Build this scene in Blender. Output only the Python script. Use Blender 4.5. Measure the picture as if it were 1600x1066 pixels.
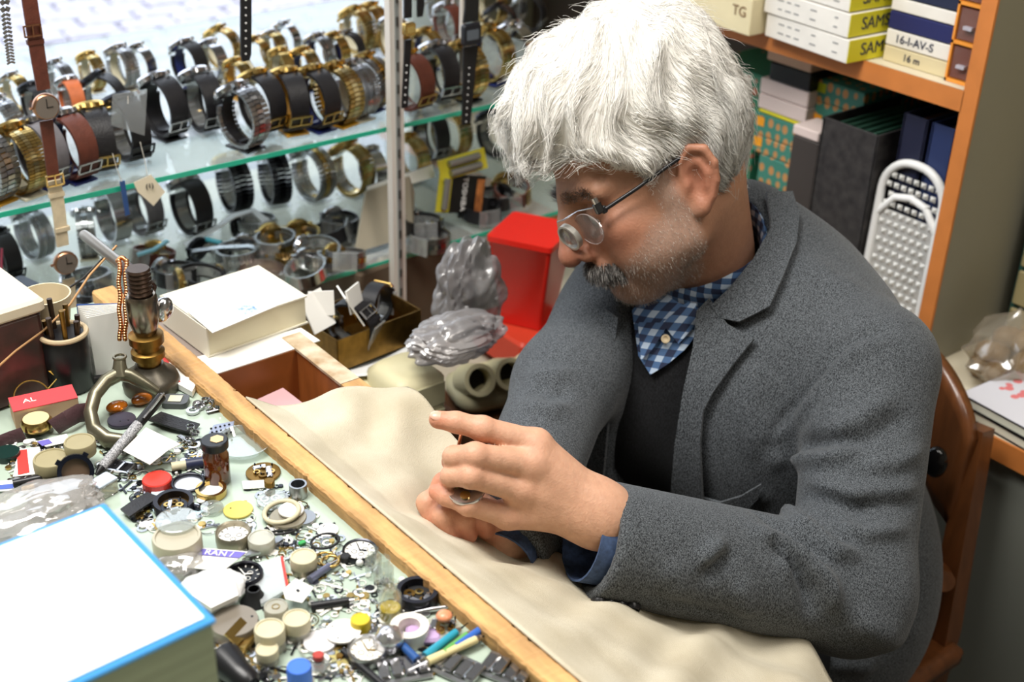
import bpy, bmesh, math, random
import numpy as np
from mathutils import Vector, Matrix, Euler
from mathutils.bvhtree import BVHTree

for _o in list(bpy.data.objects):
    bpy.data.objects.remove(_o, do_unlink=True)
SC = bpy.context.scene
COL = SC.collection

# ------------------------------------------------------------------ camera
# room axes: +X runs along the shop window (right and away), +Y towards the street, +Z up
FPX, CXP, CYP = 2030.0, 800.0, 533.0
def _cd(x, y):
    v = np.array([x - CXP, -(y - CYP), -FPX]); return v / np.linalg.norm(v)
_M = np.stack([_cd(3794, -494), _cd(-1060, -595), -_cd(648, 4165)], 1)
_U, _S, _V = np.linalg.svd(_M)
RW = (_U @ _V).T                       # world <- camera
CAM = np.array([0.0, 0.0, 1.56])
FWD = RW @ np.array([0, 0, -1.0])
cam_d = bpy.data.cameras.new('camera')
cam = bpy.data.objects.new('camera', cam_d); COL.objects.link(cam)
_m = Matrix([list(RW[i]) + [CAM[i]] for i in range(3)] + [[0, 0, 0, 1]])
cam.matrix_world = _m
cam_d.sensor_width = 36.0; cam_d.lens = FPX / 1600 * 36.0
cam_d.clip_start = 0.05; cam_d.clip_end = 200
cam_d.dof.use_dof = True; cam_d.dof.focus_distance = 1.17; cam_d.dof.aperture_fstop = 6.0
SC.camera = cam

# ------------------------------------------------------------------ world, lights, exposure
w = bpy.data.worlds.new('sky'); SC.world = w; w.use_nodes = True
_bg = w.node_tree.nodes['Background']
_bg.inputs[0].default_value = (0.80, 0.89, 1.0, 1); _bg.inputs[1].default_value = 2.0
def area(name, loc, target, size, power, color, size_y=None):
    l = bpy.data.lights.new(name, 'AREA'); l.energy = power; l.color = color
    l.shape = 'RECTANGLE'; l.size = size; l.size_y = size_y or size
    o = bpy.data.objects.new(name, l); COL.objects.link(o); o.location = loc
    o.rotation_euler = (Vector(target) - Vector(loc)).to_track_quat('-Z', 'Y').to_euler()
    return o
sun_d = bpy.data.lights.new('sun', 'SUN'); sun_d.energy = 2.0; sun_d.angle = 0.01; sun_d.color = (1, .97, .92)
sun = bpy.data.objects.new('sun', sun_d); COL.objects.link(sun)
sun.rotation_euler = Vector((0.75, -0.12, -0.8)).to_track_quat('-Z', 'Y').to_euler(); sun.location = (-3, 6, 6)
po = area('window_daylight', (0.75, 2.12, 1.55), (0.75, 0.0, 1.55), 2.9, 10, (1, 1, 1), 1.75)
po.data.cycles.is_portal = True
area('bench_lamp_light', (0.12, 0.95, 2.38), (0.42, 0.80, 0.92), 0.55, 27, (1.0, 0.97, 0.92), 0.9)
area('ceiling_lamp_light', (0.9, -0.1, 2.42), (0.9, -0.1, 0.0), 0.3, 10.5, (1.0, 0.94, 0.86), 1.3)
SC.view_settings.view_transform = 'Standard'
SC.view_settings.look = 'None'
SC.view_settings.exposure = 0.62
SC.view_settings.gamma = 1.0
SC.view_settings.use_curve_mapping = False
try:
    SC.cycles.use_denoising = True
    SC.cycles.max_bounces = 8; SC.cycles.transparent_max_bounces = 24
    SC.cycles.caustics_reflective = False; SC.cycles.caustics_refractive = False
    SC.cycles.sample_clamp_indirect = 6.0
except Exception:
    pass

# ------------------------------------------------------------------ pixel helpers
def ray(x, y): return RW @ _cd(x, y)
def onz(x, y, z):
    r = ray(x, y); return CAM + r * ((z - CAM[2]) / r[2])
def onx(x, y, X):
    r = ray(x, y); return CAM + r * ((X - CAM[0]) / r[0])
def ony(x, y, Y):
    r = ray(x, y); return CAM + r * ((Y - CAM[1]) / r[1])
def dep(x, y, d):
    r = ray(x, y); return CAM + r * (d / (r @ FWD))
def ppm(p):                                    # pixels per metre at a point
    return FPX / ((np.asarray(p) - CAM) @ FWD)
def proj(p):
    v = RW.T @ (np.asarray(p) - CAM); return CXP + FPX * v[0] / -v[2], CYP - FPX * v[1] / -v[2]

# ------------------------------------------------------------------ materials
def lin(h):
    h = h.lstrip('#'); c = [int(h[i:i+2], 16) / 255 for i in (0, 2, 4)]
    return tuple(v / 12.92 if v < 0.04045 else ((v + .055) / 1.055) ** 2.4 for v in c)
MATS = {}
def mat(name, hexc, rough=.5, metal=0, noise=0, nscale=60, bump=0, bscale=200, spec=.5, trans=0, alpha=1, ior=1.45, emit=0, stretch=None, col2=None, coat=0, sheen=0):
    if name in MATS: return MATS[name]
    m = bpy.data.materials.new(name); m.use_nodes = True; nt = m.node_tree; b = nt.nodes['Principled BSDF']
    c = lin(hexc)
    b.inputs['Base Color'].default_value = (*c, 1); b.inputs['Roughness'].default_value = rough
    b.inputs['Metallic'].default_value = metal; b.inputs['Specular IOR Level'].default_value = spec
    b.inputs['IOR'].default_value = ior; b.inputs['Transmission Weight'].default_value = trans
    b.inputs['Alpha'].default_value = alpha
    if coat: b.inputs['Coat Weight'].default_value = coat
    if sheen: b.inputs['Sheen Weight'].default_value = sheen
    if emit:
        b.inputs['Emission Color'].default_value = (*c, 1); b.inputs['Emission Strength'].default_value = emit
    tc = None
    if noise or bump:
        tc = nt.nodes.new('ShaderNodeTexCoord'); src = tc.outputs['Object']
        if stretch:
            mp = nt.nodes.new('ShaderNodeMapping'); mp.inputs['Scale'].default_value = stretch
            nt.links.new(src, mp.inputs[0]); src = mp.outputs[0]
    if noise:
        n = nt.nodes.new('ShaderNodeTexNoise'); n.inputs['Scale'].default_value = nscale; n.inputs['Detail'].default_value = 5
        nt.links.new(src, n.inputs['Vector'])
        r = nt.nodes.new('ShaderNodeValToRGB'); r.color_ramp.elements[0].position = .3; r.color_ramp.elements[1].position = .7
        c2 = lin(col2) if col2 else tuple(v * (1 - noise) for v in c)
        r.color_ramp.elements[0].color = (*c2, 1)
        r.color_ramp.elements[1].color = (*(c if col2 else tuple(min(1, v * (1 + noise * .5)) for v in c)), 1)
        nt.links.new(n.outputs['Fac'], r.inputs[0]); nt.links.new(r.outputs[0], b.inputs['Base Color'])
    if bump:
        n2 = nt.nodes.new('ShaderNodeTexNoise'); n2.inputs['Scale'].default_value = bscale; n2.inputs['Detail'].default_value = 3
        nt.links.new(src, n2.inputs['Vector'])
        bp = nt.nodes.new('ShaderNodeBump'); bp.inputs['Strength'].default_value = bump; bp.inputs['Distance'].default_value = .002
        nt.links.new(n2.outputs['Fac'], bp.inputs['Height']); nt.links.new(bp.outputs[0], b.inputs['Normal'])
    MATS[name] = m; return m
def clear(name, hexc, fac=.25, rough=.05, gl=.12):
    """thin clear plastic or glass: see-through with a tint and a gloss"""
    if name in MATS: return MATS[name]
    m = bpy.data.materials.new(name); m.use_nodes = True; nt = m.node_tree; nt.nodes.clear()
    out = nt.nodes.new('ShaderNodeOutputMaterial'); tr = nt.nodes.new('ShaderNodeBsdfTransparent')
    df = nt.nodes.new('ShaderNodeBsdfDiffuse'); g = nt.nodes.new('ShaderNodeBsdfGlossy')
    m1 = nt.nodes.new('ShaderNodeMixShader'); m2 = nt.nodes.new('ShaderNodeMixShader')
    c = lin(hexc); tr.inputs[0].default_value = (*[.5 + .5 * v for v in c], 1); df.inputs[0].default_value = (*c, 1)
    g.inputs['Roughness'].default_value = rough
    m1.inputs[0].default_value = fac; m2.inputs[0].default_value = gl
    nt.links.new(tr.outputs[0], m1.inputs[1]); nt.links.new(df.outputs[0], m1.inputs[2])
    nt.links.new(m1.outputs[0], m2.inputs[1]); nt.links.new(g.outputs[0], m2.inputs[2]); nt.links.new(m2.outputs[0], out.inputs[0])
    MATS[name] = m; return m

# ------------------------------------------------------------------ mesh builder
def T(loc=(0, 0, 0), rz=0, rx=0, ry=0, s=1):
    return Matrix.Translation(Vector(loc)) @ Euler((rx, ry, rz), 'XYZ').to_matrix().to_4x4() @ Matrix.Scale(s, 4)
def frame(o, zdir, xhint=(1, 0, 0)):
    z = Vector(zdir).normalized(); x = Vector(xhint); x = x - z * x.dot(z)
    if x.length < 1e-6: x = Vector((0, 1, 0)) - z * z.y
    x.normalize(); y = z.cross(x)
    return Matrix(((x.x, y.x, z.x, o[0]), (x.y, y.y, z.y, o[1]), (x.z, y.z, z.z, o[2]), (0, 0, 0, 1)))
I4 = Matrix.Identity(4)
class MB:
    def __init__(s): s.v = []; s.f = []; s.m = []
    def add(s, vs, fs, M=I4, mi=0):
        b = len(s.v); s.v += [tuple(M @ Vector(p)) for p in vs]
        s.f += [tuple(b + i for i in f) for f in fs]; s.m += [mi] * len(fs); return s
    def box(s, sx, sy, sz, M=I4, mi=0, c=(0, 0, 0), bev=0):
        x, y, z = sx / 2, sy / 2, sz / 2
        if bev <= 0:
            vs = [(c[0] + i * x, c[1] + j * y, c[2] + k * z) for k in (-1, 1) for j in (-1, 1) for i in (-1, 1)]
            fs = [(0, 2, 3, 1), (4, 5, 7, 6), (0, 1, 5, 4), (2, 6, 7, 3), (0, 4, 6, 2), (1, 3, 7, 5)]
            return s.add(vs, fs, M, mi)
        prof = rrect(sx, sy, bev * 1.6, 3)
        return s.loft([([(c[0] + px * k, c[1] + py * k2) for px, py in prof], c[2] + zz) for k, k2, zz in
                       ((1 - 2 * bev / sx, 1 - 2 * bev / sy, -z), (1, 1, -z + bev), (1, 1, z - bev), (1 - 2 * bev / sx, 1 - 2 * bev / sy, z))], M, mi)
    def loft(s, rings, M=I4, mi=0, cap=True):
        n = len(rings[0][0]); vs = [(p[0], p[1], z) for r, z in rings for p in r]; fs = []
        for k in range(len(rings) - 1):
            for i in range(n):
                j = (i + 1) % n; fs.append((k * n + i, k * n + j, (k + 1) * n + j, (k + 1) * n + i))
        if cap: fs.append(tuple(range(n - 1, -1, -1))); fs.append(tuple((len(rings) - 1) * n + i for i in range(n)))
        return s.add(vs, fs, M, mi)
    def lathe(s, prof, M=I4, mi=0, n=24, cap=True):
        return s.loft([([(r * math.cos(2 * math.pi * i / n), r * math.sin(2 * math.pi * i / n)) for i in range(n)], z) for r, z in prof], M, mi, cap)
    def cyl(s, r, h, M=I4, mi=0, n=20, z0=0, bev=0):
        if bev: return s.lathe([(r - bev, z0), (r, z0 + bev), (r, z0 + h - bev), (r - bev, z0 + h)], M, mi, n)
        return s.lathe([(r, z0), (r, z0 + h)], M, mi, n)
    def pipe(s, ro, ri, h, M=I4, mi=0, n=28, z0=0):          # open ring with thickness
        rings = [(ro, z0), (ro, z0 + h), (ri, z0 + h), (ri, z0), (ro, z0)]
        return s.lathe(rings, M, mi, n, cap=False)
    def torus(s, R, r, M=I4, mi=0, n=32, m=8, sy=1.0):
        vs = []; fs = []
        for i in range(n):
            a = 2 * math.pi * i / n
            for j in range(m):
                b = 2 * math.pi * j / m; q = R + r * math.cos(b)
                vs.append((q * math.cos(a), q * math.sin(a) * sy, r * math.sin(b)))
        for i in range(n):
            for j in range(m):
                fs.append((i * m + j, ((i + 1) % n) * m + j, ((i + 1) % n) * m + (j + 1) % m, i * m + (j + 1) % m))
        return s.add(vs, fs, M, mi)
    def tube(s, pts, rad, M=I4, mi=0, n=8, closed=False, flat=1.0):
        pts = [Vector(p) for p in pts]; k = len(pts); rs = rad if isinstance(rad, (list, tuple)) else [rad] * k
        vs = []; fs = []; up = Vector((0, 0, 1)); prev = None
        for i, p in enumerate(pts):
            a = pts[(i - 1) % k] if (closed or i) else p; b = pts[(i + 1) % k] if (closed or i < k - 1) else p
            t = (b - a).normalized()
            x = prev - t * prev.dot(t) if prev is not None else (up - t * up.dot(t))
            if x.length < 1e-5: x = Vector((1, 0, 0)) - t * t.x
            x.normalize(); prev = x; y = t.cross(x)
            for j in range(n):
                c = 2 * math.pi * j / n; vs.append(p + (x * math.cos(c) + y * math.sin(c) * flat) * rs[i])
        for i in range(k if closed else k - 1):
            for j in range(n):
                fs.append((i * n + j, i * n + (j + 1) % n, ((i + 1) % k) * n + (j + 1) % n, ((i + 1) % k) * n + j))
        if not closed: fs.append(tuple(range(n - 1, -1, -1))); fs.append(tuple((k - 1) * n + j for j in range(n)))
        return s.add(vs, fs, M, mi)
    def prism(s, poly, h, M=I4, mi=0, z0=0):
        return s.loft([(poly, z0), (poly, z0 + h)], M, mi)
    def sphere(s, r, M=I4, mi=0, n=16, m=10, sc=(1, 1, 1)):
        vs = [(0, 0, -r * sc[2])]; fs = []
        for k in range(1, m):
            t = math.pi * k / m - math.pi / 2
            for i in range(n):
                a = 2 * math.pi * i / n; vs.append((r * sc[0] * math.cos(t) * math.cos(a), r * sc[1] * math.cos(t) * math.sin(a), r * sc[2] * math.sin(t)))
        vs.append((0, 0, r * sc[2])); e = len(vs) - 1
        for i in range(n):
            fs.append((0, 1 + (i + 1) % n, 1 + i)); fs.append((e, 1 + (m - 2) * n + i, 1 + (m - 2) * n + (i + 1) % n))
        for k in range(m - 2):
            for i in range(n): fs.append((1 + k * n + i, 1 + k * n + (i + 1) % n, 1 + (k + 1) * n + (i + 1) % n, 1 + (k + 1) * n + i))
        return s.add(vs, fs, M, mi)
    def build(s, name, mats, parent=None, smooth=None):
        me = bpy.data.meshes.new(name); me.from_pydata(s.v, [], s.f)
        mats = mats if isinstance(mats, (list, tuple)) else [mats]
        for m in mats: me.materials.append(m)
        if len(mats) > 1: me.polygons.foreach_set('material_index', s.m)
        me.update()
        if smooth: shade(me, smooth)
        return link(name, me, parent)
def shade(me, ang=40):
    me.polygons.foreach_set('use_smooth', [True] * len(me.polygons))
    try: me.set_sharp_from_angle(angle=math.radians(ang))
    except Exception: pass
def link(name, me, parent=None):
    o = bpy.data.objects.new(name, me); COL.objects.link(o)
    if parent is not None: o.parent = parent
    return o
def rrect(w, h, r, n=4):
    r = min(r, w / 2 - 1e-6, h / 2 - 1e-6); out = []
    for cx, cy, a0 in ((w/2-r, h/2-r, 0), (-w/2+r, h/2-r, 90), (-w/2+r, -h/2+r, 180), (w/2-r, -h/2+r, 270)):
        for i in range(n + 1):
            a = math.radians(a0 + 90 * i / n); out.append((cx + r * math.cos(a), cy + r * math.sin(a)))
    return out
def tag(o, label, cat, group=None, kind=None):
    o['label'] = label; o['category'] = cat
    if group: o['group'] = group
    if kind: o['kind'] = kind
    return o
def root(name, label, cat, loc=(0, 0, 0), rz=0, rx=0, ry=0, group=None, M=None):
    o = bpy.data.objects.new(name, None); COL.objects.link(o); o.empty_display_size = .02
    o.matrix_world = M if M is not None else T(loc, rz, rx, ry)
    return tag(o, label, cat, group)
def struct(o, label=None):
    o['kind'] = 'structure'
    if label: o['label'] = label
    return o
def text(name, s, size, M, m, parent=None, depth=.0004, sx=1.0, shear=0):
    cu = bpy.data.curves.new(name, 'FONT'); cu.body = s; cu.size = size; cu.extrude = depth; cu.align_x = 'CENTER'; cu.align_y = 'CENTER'; cu.shear = shear
    to = bpy.data.objects.new('tmp_text', cu); COL.objects.link(to)
    me = bpy.data.meshes.new_from_object(to.evaluated_get(bpy.context.evaluated_depsgraph_get()))
    bpy.data.objects.remove(to); bpy.data.curves.remove(cu)
    me.transform(Matrix.Diagonal((sx, 1, 1, 1))); me.transform(M)
    me.materials.clear(); me.materials.append(m)
    me.name = name
    return link(name, me, parent)
# ================================================================== the setting
DESK = 0.92                     # bench top
YS = 1.42                       # front edge of the glass display shelves
Z1 = float(ony(600, 198.5, YS)[2]); Z2 = float(ony(595, 408, YS)[2]); ZD = float(ony(616, 552, YS)[2])
XC = 1.40                       # front of the shelving unit behind the man
M_wall = mat('wall_paint', '#8f887a', .8, noise=.08, nscale=6)
M_floor = mat('floor_tiles', '#4d463e', .6, noise=.15, nscale=8)
M_trimw = mat('white_metal_post', '#d6d0c8', .45, metal=.0)
M_orange = mat('orange_edge_band', '#c87a3c', .5, noise=.12, nscale=25)
M_cream = mat('cream_laminate', '#d8cfb8', .5, noise=.04, nscale=20)
M_greyp = mat('grey_green_laminate', '#8d8a7a', .55, noise=.05, nscale=5)
M_counter = mat('counter_front_laminate', '#7d8078', .6, noise=.05, nscale=4)
M_glass_edge = mat('green_glass_edge', '#2fae8e', .15, spec=.6)
M_glass = clear('shelf_glass', '#dfe9e6', .22, .05, .10)
M_pane = clear('window_glass', '#ffffff', .0, .02, .05)
M_wood = mat('worn_bench_wood', '#c79a63', .7, noise=.45, nscale=26, bump=.5, bscale=90, stretch=(3, .6, 3))
M_woodd = mat('dark_worn_wood', '#5c3a22', .6, noise=.35, nscale=30, bump=.3, stretch=(3, .7, 3))
M_drawer = mat('orange_brown_wood', '#9a5a2a', .45, noise=.25, nscale=14, stretch=(1, 5, 1))
M_chair = mat('varnished_chair_wood', '#6e4122', .35, noise=.35, nscale=12, stretch=(6, 6, 1), coat=.3)
M_benchtop = mat('green_glass_bench_top', '#a9b8aa', .12, noise=.06, nscale=10)
M_black = mat('black_plastic', '#17171a', .35)

XL, XR, YB, YW, ZC = -1.3, 2.15, -1.3, 2.2, 2.6
struct(MB().box(XR - XL, YW - YB, .05, T(((XL+XR)/2, (YB+YW)/2, -.025))).build('floor', M_floor))
struct(MB().box(XR - XL + .4, YW - YB + .4, .1, T(((XL+XR)/2, (YB+YW)/2, ZC + .05))).build('ceiling', mat('ceiling_white', '#b4b1a8', .9)))
struct(MB().box(.1, YW - YB, ZC, T((XL - .05, (YB+YW)/2, ZC/2))).build('wall_left', M_wall))
struct(MB().box(.1, YW - YB, ZC, T((XR + .05, (YB+YW)/2, ZC/2))).build('wall_right', M_wall))
struct(MB().box(XR - XL + .2, .1, ZC, T(((XL+XR)/2, YB - .05, ZC/2))).build('wall_back', M_wall))
# window wall: sill, lintel, jambs, all round one big opening
WX0, WX1, WZ0, WZ1 = -.75, 2.05, .50, 2.42
wf = MB()
wf.box(XR - XL + .2, .14, WZ0, T(((XL+XR)/2, YW + .07, WZ0/2)))
wf.box(XR - XL + .2, .14, ZC - WZ1, T(((XL+XR)/2, YW + .07, (ZC+WZ1)/2)))
wf.box(WX0 - XL, .14, WZ1 - WZ0, T(((XL+WX0)/2, YW + .07, (WZ0+WZ1)/2)))
wf.box(XR - WX1, .14, WZ1 - WZ0, T(((XR+WX1)/2, YW + .07, (WZ0+WZ1)/2)))
struct(wf.build('wall_front', M_wall))
w1 = MB()
for x0, x1, z0, z1 in ((WX0, WX0+.04, WZ0, WZ1), (WX1-.04, WX1, WZ0, WZ1), (WX0, WX1, WZ0, WZ0+.04), (WX0, WX1, WZ1-.04, WZ1)):
    w1.box(x1-x0, .05, z1-z0, T(((x0+x1)/2, YW + .07, (z0+z1)/2)))
wo = struct(w1.build('window_1', mat('window_frame_alu', '#c8c8c6', .4, metal=.6)))
MB().box(WX1-WX0-.08, .006, WZ1-WZ0-.08, T(((WX0+WX1)/2, YW + .07, (WZ0+WZ1)/2))).build('window_pane', M_pane, wo)

# the street outside, paved with pale setts
gmat = mat('pale_street_stone', '#a5a2ad', .75, noise=.16, nscale=9)
struct(MB().box(40, 30, .1, T((4, YW + .15 + 15, -.07))).build('ground_street', mat('street_joints', '#7d7b85', .9)))
setts = [MB().box(.23, .13, .05, bev=.012), MB().box(.23, .13, .056, bev=.014)]
sm = []
for b in setts:
    me = bpy.data.meshes.new('paving_stone'); me.from_pydata(b.v, [], b.f); me.materials.append(gmat); shade(me); sm.append(me)
street = bpy.data.objects['ground_street']
rnd = random.Random(3)
cnt = 0
for j in range(60):
    for i in range(60):
        x = -.6 + i * .25 + (j % 2) * .125; y = YW + 1.6 + j * .15
        px, py = proj((x, y, 0))
        if -40 < px < 900 and -30 < py < 210 and cnt < 299:
            o = bpy.data.objects.new('paving_stone', sm[rnd.randrange(2)]); COL.objects.link(o); o.parent = street
            o.location = (x + rnd.uniform(-.008, .008), y + rnd.uniform(-.008, .008), -.022 + rnd.uniform(-.006, .006)); o.rotation_euler.z = rnd.uniform(-.04, .04); cnt += 1
print('setts', cnt)

# ------------------------------------------------------------------ display shelves in the window
SX0, SX1, SD = .05, 1.33, .62
def shelf(z, label, nm='glass_shelf'):
    r = root(nm, label, 'shelf', ((SX0+SX1)/2, YS + SD/2, z))
    MB().box(SX1-SX0, SD, .005, T((0, 0, -.0045))).build('pane', M_glass, r)
    MB().box(SX1-SX0, .0012, .0062, T((0, -SD/2 - .0006, -.004))).build('polished_edge', M_glass_edge, r)
    return r
shelf(Z1, 'upper clear glass shelf with green edge carrying the rows of display watches')
shelf(Z2, 'lower clear glass shelf with green edge carrying the heap of loose watches')
XP = float(ony(612, 300, YS)[0])
def post(x, y, wd, lab):
    r = root('shelf_post', lab, 'post', (x, y, ZD))
    h = 2.55 - ZD
    MB().box(wd, .012, h, T((0, 0, h/2))).build('rail', M_trimw, r)
    MB().box(wd*.28, .003, h, T((0, -.0065, h/2))).build('slot_channel', mat('slot_channel_grey', '#9aa0a0', .4, metal=.5), r)
    s = MB()
    for k in range(18): s.box(.003, .002, .012, T((0, -.0085, .05 + k*.03)))
    s.build('slots', mat('slot_dark', '#3a3834', .7), r)
post(XP, YS - .012, .0205, 'pale slotted metal post in front of the glass shelves')
xq = float(ony(659, 60, YS + .16)[0])
r = root('shelf_rod', 'thin pale rod standing on the upper glass shelf right of the post', 'rod', (xq, YS + .06, Z1))
MB().cyl(.0032, 1.5, n=10).build('rod', M_trimw, r)
# display deck under the shelves
struct(MB().box(1.9, YW - YS + .16, .04, T((.38, (YW + YS)/2 - .08, ZD - .021))).build('trim_1', mat('deck_laminate', '#b9b2a0', .5)), 'pale display deck under the glass shelves')
struct(MB().box(1.9, .02, ZD - .05, T((.38, YS - .14, (ZD - .05)/2))).build('trim_2', M_woodd), 'dark front board below the display deck')

# ------------------------------------------------------------------ the watchmaker's bench
bench = root('workbench', 'cluttered watchmaker bench with glass top and worn wooden edge strip', 'workbench', (0, .5, 0))
bx0, bx1, by0, by1 = -.55, .4375, -.05, 1.235
by = .5
MB().box(bx1-bx0, by1-by0, .006, T(((bx0+bx1)/2, (by0+by1)/2 - by, DESK - .003))).build('glass_top', M_benchtop, bench)
MB().box(bx1-bx0, by1-by0, .03, T(((bx0+bx1)/2, (by0+by1)/2 - by, DESK - .0215))).build('table_top', mat('pale_green_board', '#aebdab', .6), bench)
# worn strip with chipped edges
n = 260; st = MB(); rr = random.Random(5); ring = []
prof = lambda x0, x1: [(x0, DESK - .03), (x1, DESK - .03), (x1, DESK + .011), (x1 - .002, DESK + .0135), (x0 + .0015, DESK + .013), (x0, DESK + .011)]
vs = []; fs = []
for i in range(n + 1):
    y = .30 + (1.235 - .30) * i / n
    c0 = max(0, rr.gauss(0, .0004)) + (.0018 if rr.random() < .04 else 0); c1 = max(0, rr.gauss(0, .0004)) + (.0022 if rr.random() < .03 else 0)
    for a, b in prof(.4262 + (1 - y) * .026 + c0, .4500 + (1 - y) * .020 - c1): vs.append((a, y - by, b + rr.uniform(-.0005, .0005)))
for i in range(n):
    for k in range(6): fs.append((i*6+k, i*6+(k+1) % 6, (i+1)*6+(k+1) % 6, (i+1)*6+k))
fs.append((5, 4, 3, 2, 1, 0)); fs.append(tuple(n*6+k for k in range(6)))
st.add(vs, fs); st.build('edge_strip', M_wood, bench)
MB().box(.012, 1.2, .10, T((.446, .58 - by, DESK - .085))).build('apron_board', M_woodd, bench)
for lx, ly in ((-.5, 0), (-.5, 1.20), (.39, 0.0), (.39, 1.20)): MB().box(.05, .05, DESK - .035, T((lx, ly - by, (DESK - .035)/2))).build('leg', M_woodd, bench)

# ------------------------------------------------------------------ shelving unit and counter behind the man
CY0 = .85                                    # its right end (near the camera)
CT = 1.335                                   # counter front
ZK = float(onx(1575, 692, CT)[2])            # counter top
counter = root('counter', 'low counter with grey front panel and orange edge behind the chair', 'counter', (1.6, .6, 0))
MB().box(.72, 3.0, .028, T((CT + .36 - 1.6, .0, ZK - .014))).build('counter_top', M_cream, counter)
MB().box(.004, 3.0, .030, T((CT - .002 - 1.6, .0, ZK - .0145))).build('edge_band', M_orange, counter)
MB().box(.02, 3.0, ZK - .03, T((CT + .02 - 1.6, .0, (ZK - .03)/2))).build('front_panel', M_counter, counter)
ZK0 = ZK; ZK += .001
unit = root('shelving_unit', 'open shelving unit with orange edged boards standing on the counter', 'shelving', (1.6, 1.3, ZK))
UY1, UT, UH = 2.1, .020, 1.15
ux = XC - 1.6
def ubox(nm, x0, x1, y0, y1, z0, z1, m): return MB().box(x1-x0, y1-y0, z1-z0, T(((x0+x1)/2 - 1.6, (y0+y1)/2 - 1.3, (z0+z1)/2 - ZK))).build(nm, m, unit)
ubox('side_panel', XC + .003, XC + .30, CY0 + .001, CY0 + UT, ZK, ZK + UH, M_greyp)
ubox('edge_band', XC, XC + .0045, CY0, CY0 + UT + .001, ZK, ZK + UH, M_orange)
ubox('side_panel', XC + .003, XC + .30, UY1 - UT, UY1, ZK, ZK + UH, M_greyp)
ubox('back_panel', XC + .30, XC + .31, CY0, UY1, ZK, ZK + UH, mat('dark_back_board', '#4a4038', .8))
ZS = float(onx(1437, 122, XC)[2])            # upper shelf top
for zz in (ZS, ZS + .36):
    ubox('shelf_board', XC + .003, XC + .30, CY0 + UT, UY1 - UT, zz - .026, zz, M_cream)
    ubox('shelf_edge_band', XC, XC + .004, CY0 + UT, UY1 - UT, zz - .026, zz, M_orange)
# ================================================================== signed-distance modelling (for the man)
def smin(a, b, k):
    if k <= 0: return np.minimum(a, b)
    h = np.maximum(k - np.abs(a - b), 0) / k
    return np.minimum(a, b) - h * h * k * .25
def smax(a, b, k): return -smin(-a, -b, k)
def s_sph(p, c, r): return np.linalg.norm(p - np.asarray(c, np.float32), axis=1) - r
def s_ell(p, c, r, R=None):
    q = p - np.asarray(c, np.float32)
    if R is not None: q = q @ np.asarray(R, np.float32)
    r = np.asarray(r, np.float32); k0 = np.linalg.norm(q / r, axis=1); k1 = np.linalg.norm(q / (r * r), axis=1)
    return k0 * (k0 - 1) / np.maximum(k1, 1e-6)
def s_cap(p, a, b, ra, rb=None):
    a = np.asarray(a, np.float32); b = np.asarray(b, np.float32); rb = ra if rb is None else rb
    ab = b - a; t = np.clip(((p - a) @ ab) / max(float(ab @ ab), 1e-9), 0, 1)
    return np.linalg.norm(p - a - t[:, None] * ab, axis=1) - (ra + (rb - ra) * t)
def s_chain(p, pts, rs, k=.006):
    d = None
    for i in range(len(pts) - 1):
        e = s_cap(p, pts[i], pts[i+1], rs[i], rs[i+1]); d = e if d is None else smin(d, e, k)
    return d
def surface_nets(fn, lo, hi, h):
    lo = np.asarray(lo, float); hi = np.asarray(hi, float)
    n = np.ceil((hi - lo) / h).astype(int) + 1
    ax = [(lo[i] + h * np.arange(n[i])).astype(np.float32) for i in range(3)]
    g = np.empty(tuple(n), np.float32)
    st = max(1, int(400000 / (n[1] * n[2])))
    for i in range(0, n[0], st):
        X, Y, Z = np.meshgrid(ax[0][i:i+st], ax[1], ax[2], indexing='ij')
        g[i:i+st] = fn(np.stack([X.ravel(), Y.ravel(), Z.ravel()], 1)).reshape(X.shape)
    ins = g < 0
    cs = np.zeros(tuple(n - 1), np.int8)
    for d in np.ndindex(2, 2, 2):
        cs += ins[d[0]:n[0]-1+d[0], d[1]:n[1]-1+d[1], d[2]:n[2]-1+d[2]]
    act = np.argwhere((cs > 0) & (cs < 8)); idx = -np.ones(tuple(n - 1), np.int64); idx[tuple(act.T)] = np.arange(len(act))
    acc = np.zeros((len(act), 3)); cnt = np.zeros(len(act))
    for d in np.ndindex(2, 2, 2):
        for a in range(3):
            if d[a]: continue
            e = list(d); e[a] = 1
            v0 = g[tuple((act + d).T)]; v1 = g[tuple((act + e).T)]
            m = (v0 < 0) != (v1 < 0); t = np.where(m, v0 / np.where(m, v0 - v1, 1), 0)
            q = np.tile(np.array(d, float), (len(act), 1)); q[:, a] += t
            acc += q * m[:, None]; cnt += m
    V = (act + acc / cnt[:, None]) * h + lo
    F = []
    for a in range(3):
        b, c = (a + 1) % 3, (a + 2) % 3
        s0 = [slice(None)] * 3; s1 = [slice(None)] * 3; s0[a] = slice(0, n[a] - 1); s1[a] = slice(1, n[a])
        ch = ins[tuple(s0)] != ins[tuple(s1)]; e = np.argwhere(ch)
        e = e[(e[:, b] > 0) & (e[:, c] > 0) & (e[:, b] < n[b] - 1) & (e[:, c] < n[c] - 1)]
        if not len(e): continue
        sg = ins[tuple(e.T)]
        def cell(db, dc):
            q = e.copy(); q[:, b] += db; q[:, c] += dc; return idx[tuple(q.T)]
        Q = np.stack([cell(-1, -1), cell(0, -1), cell(0, 0), cell(-1, 0)], 1)
        Q[~sg] = Q[~sg][:, ::-1]; F.append(Q)
    return V, np.concatenate(F)
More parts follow.
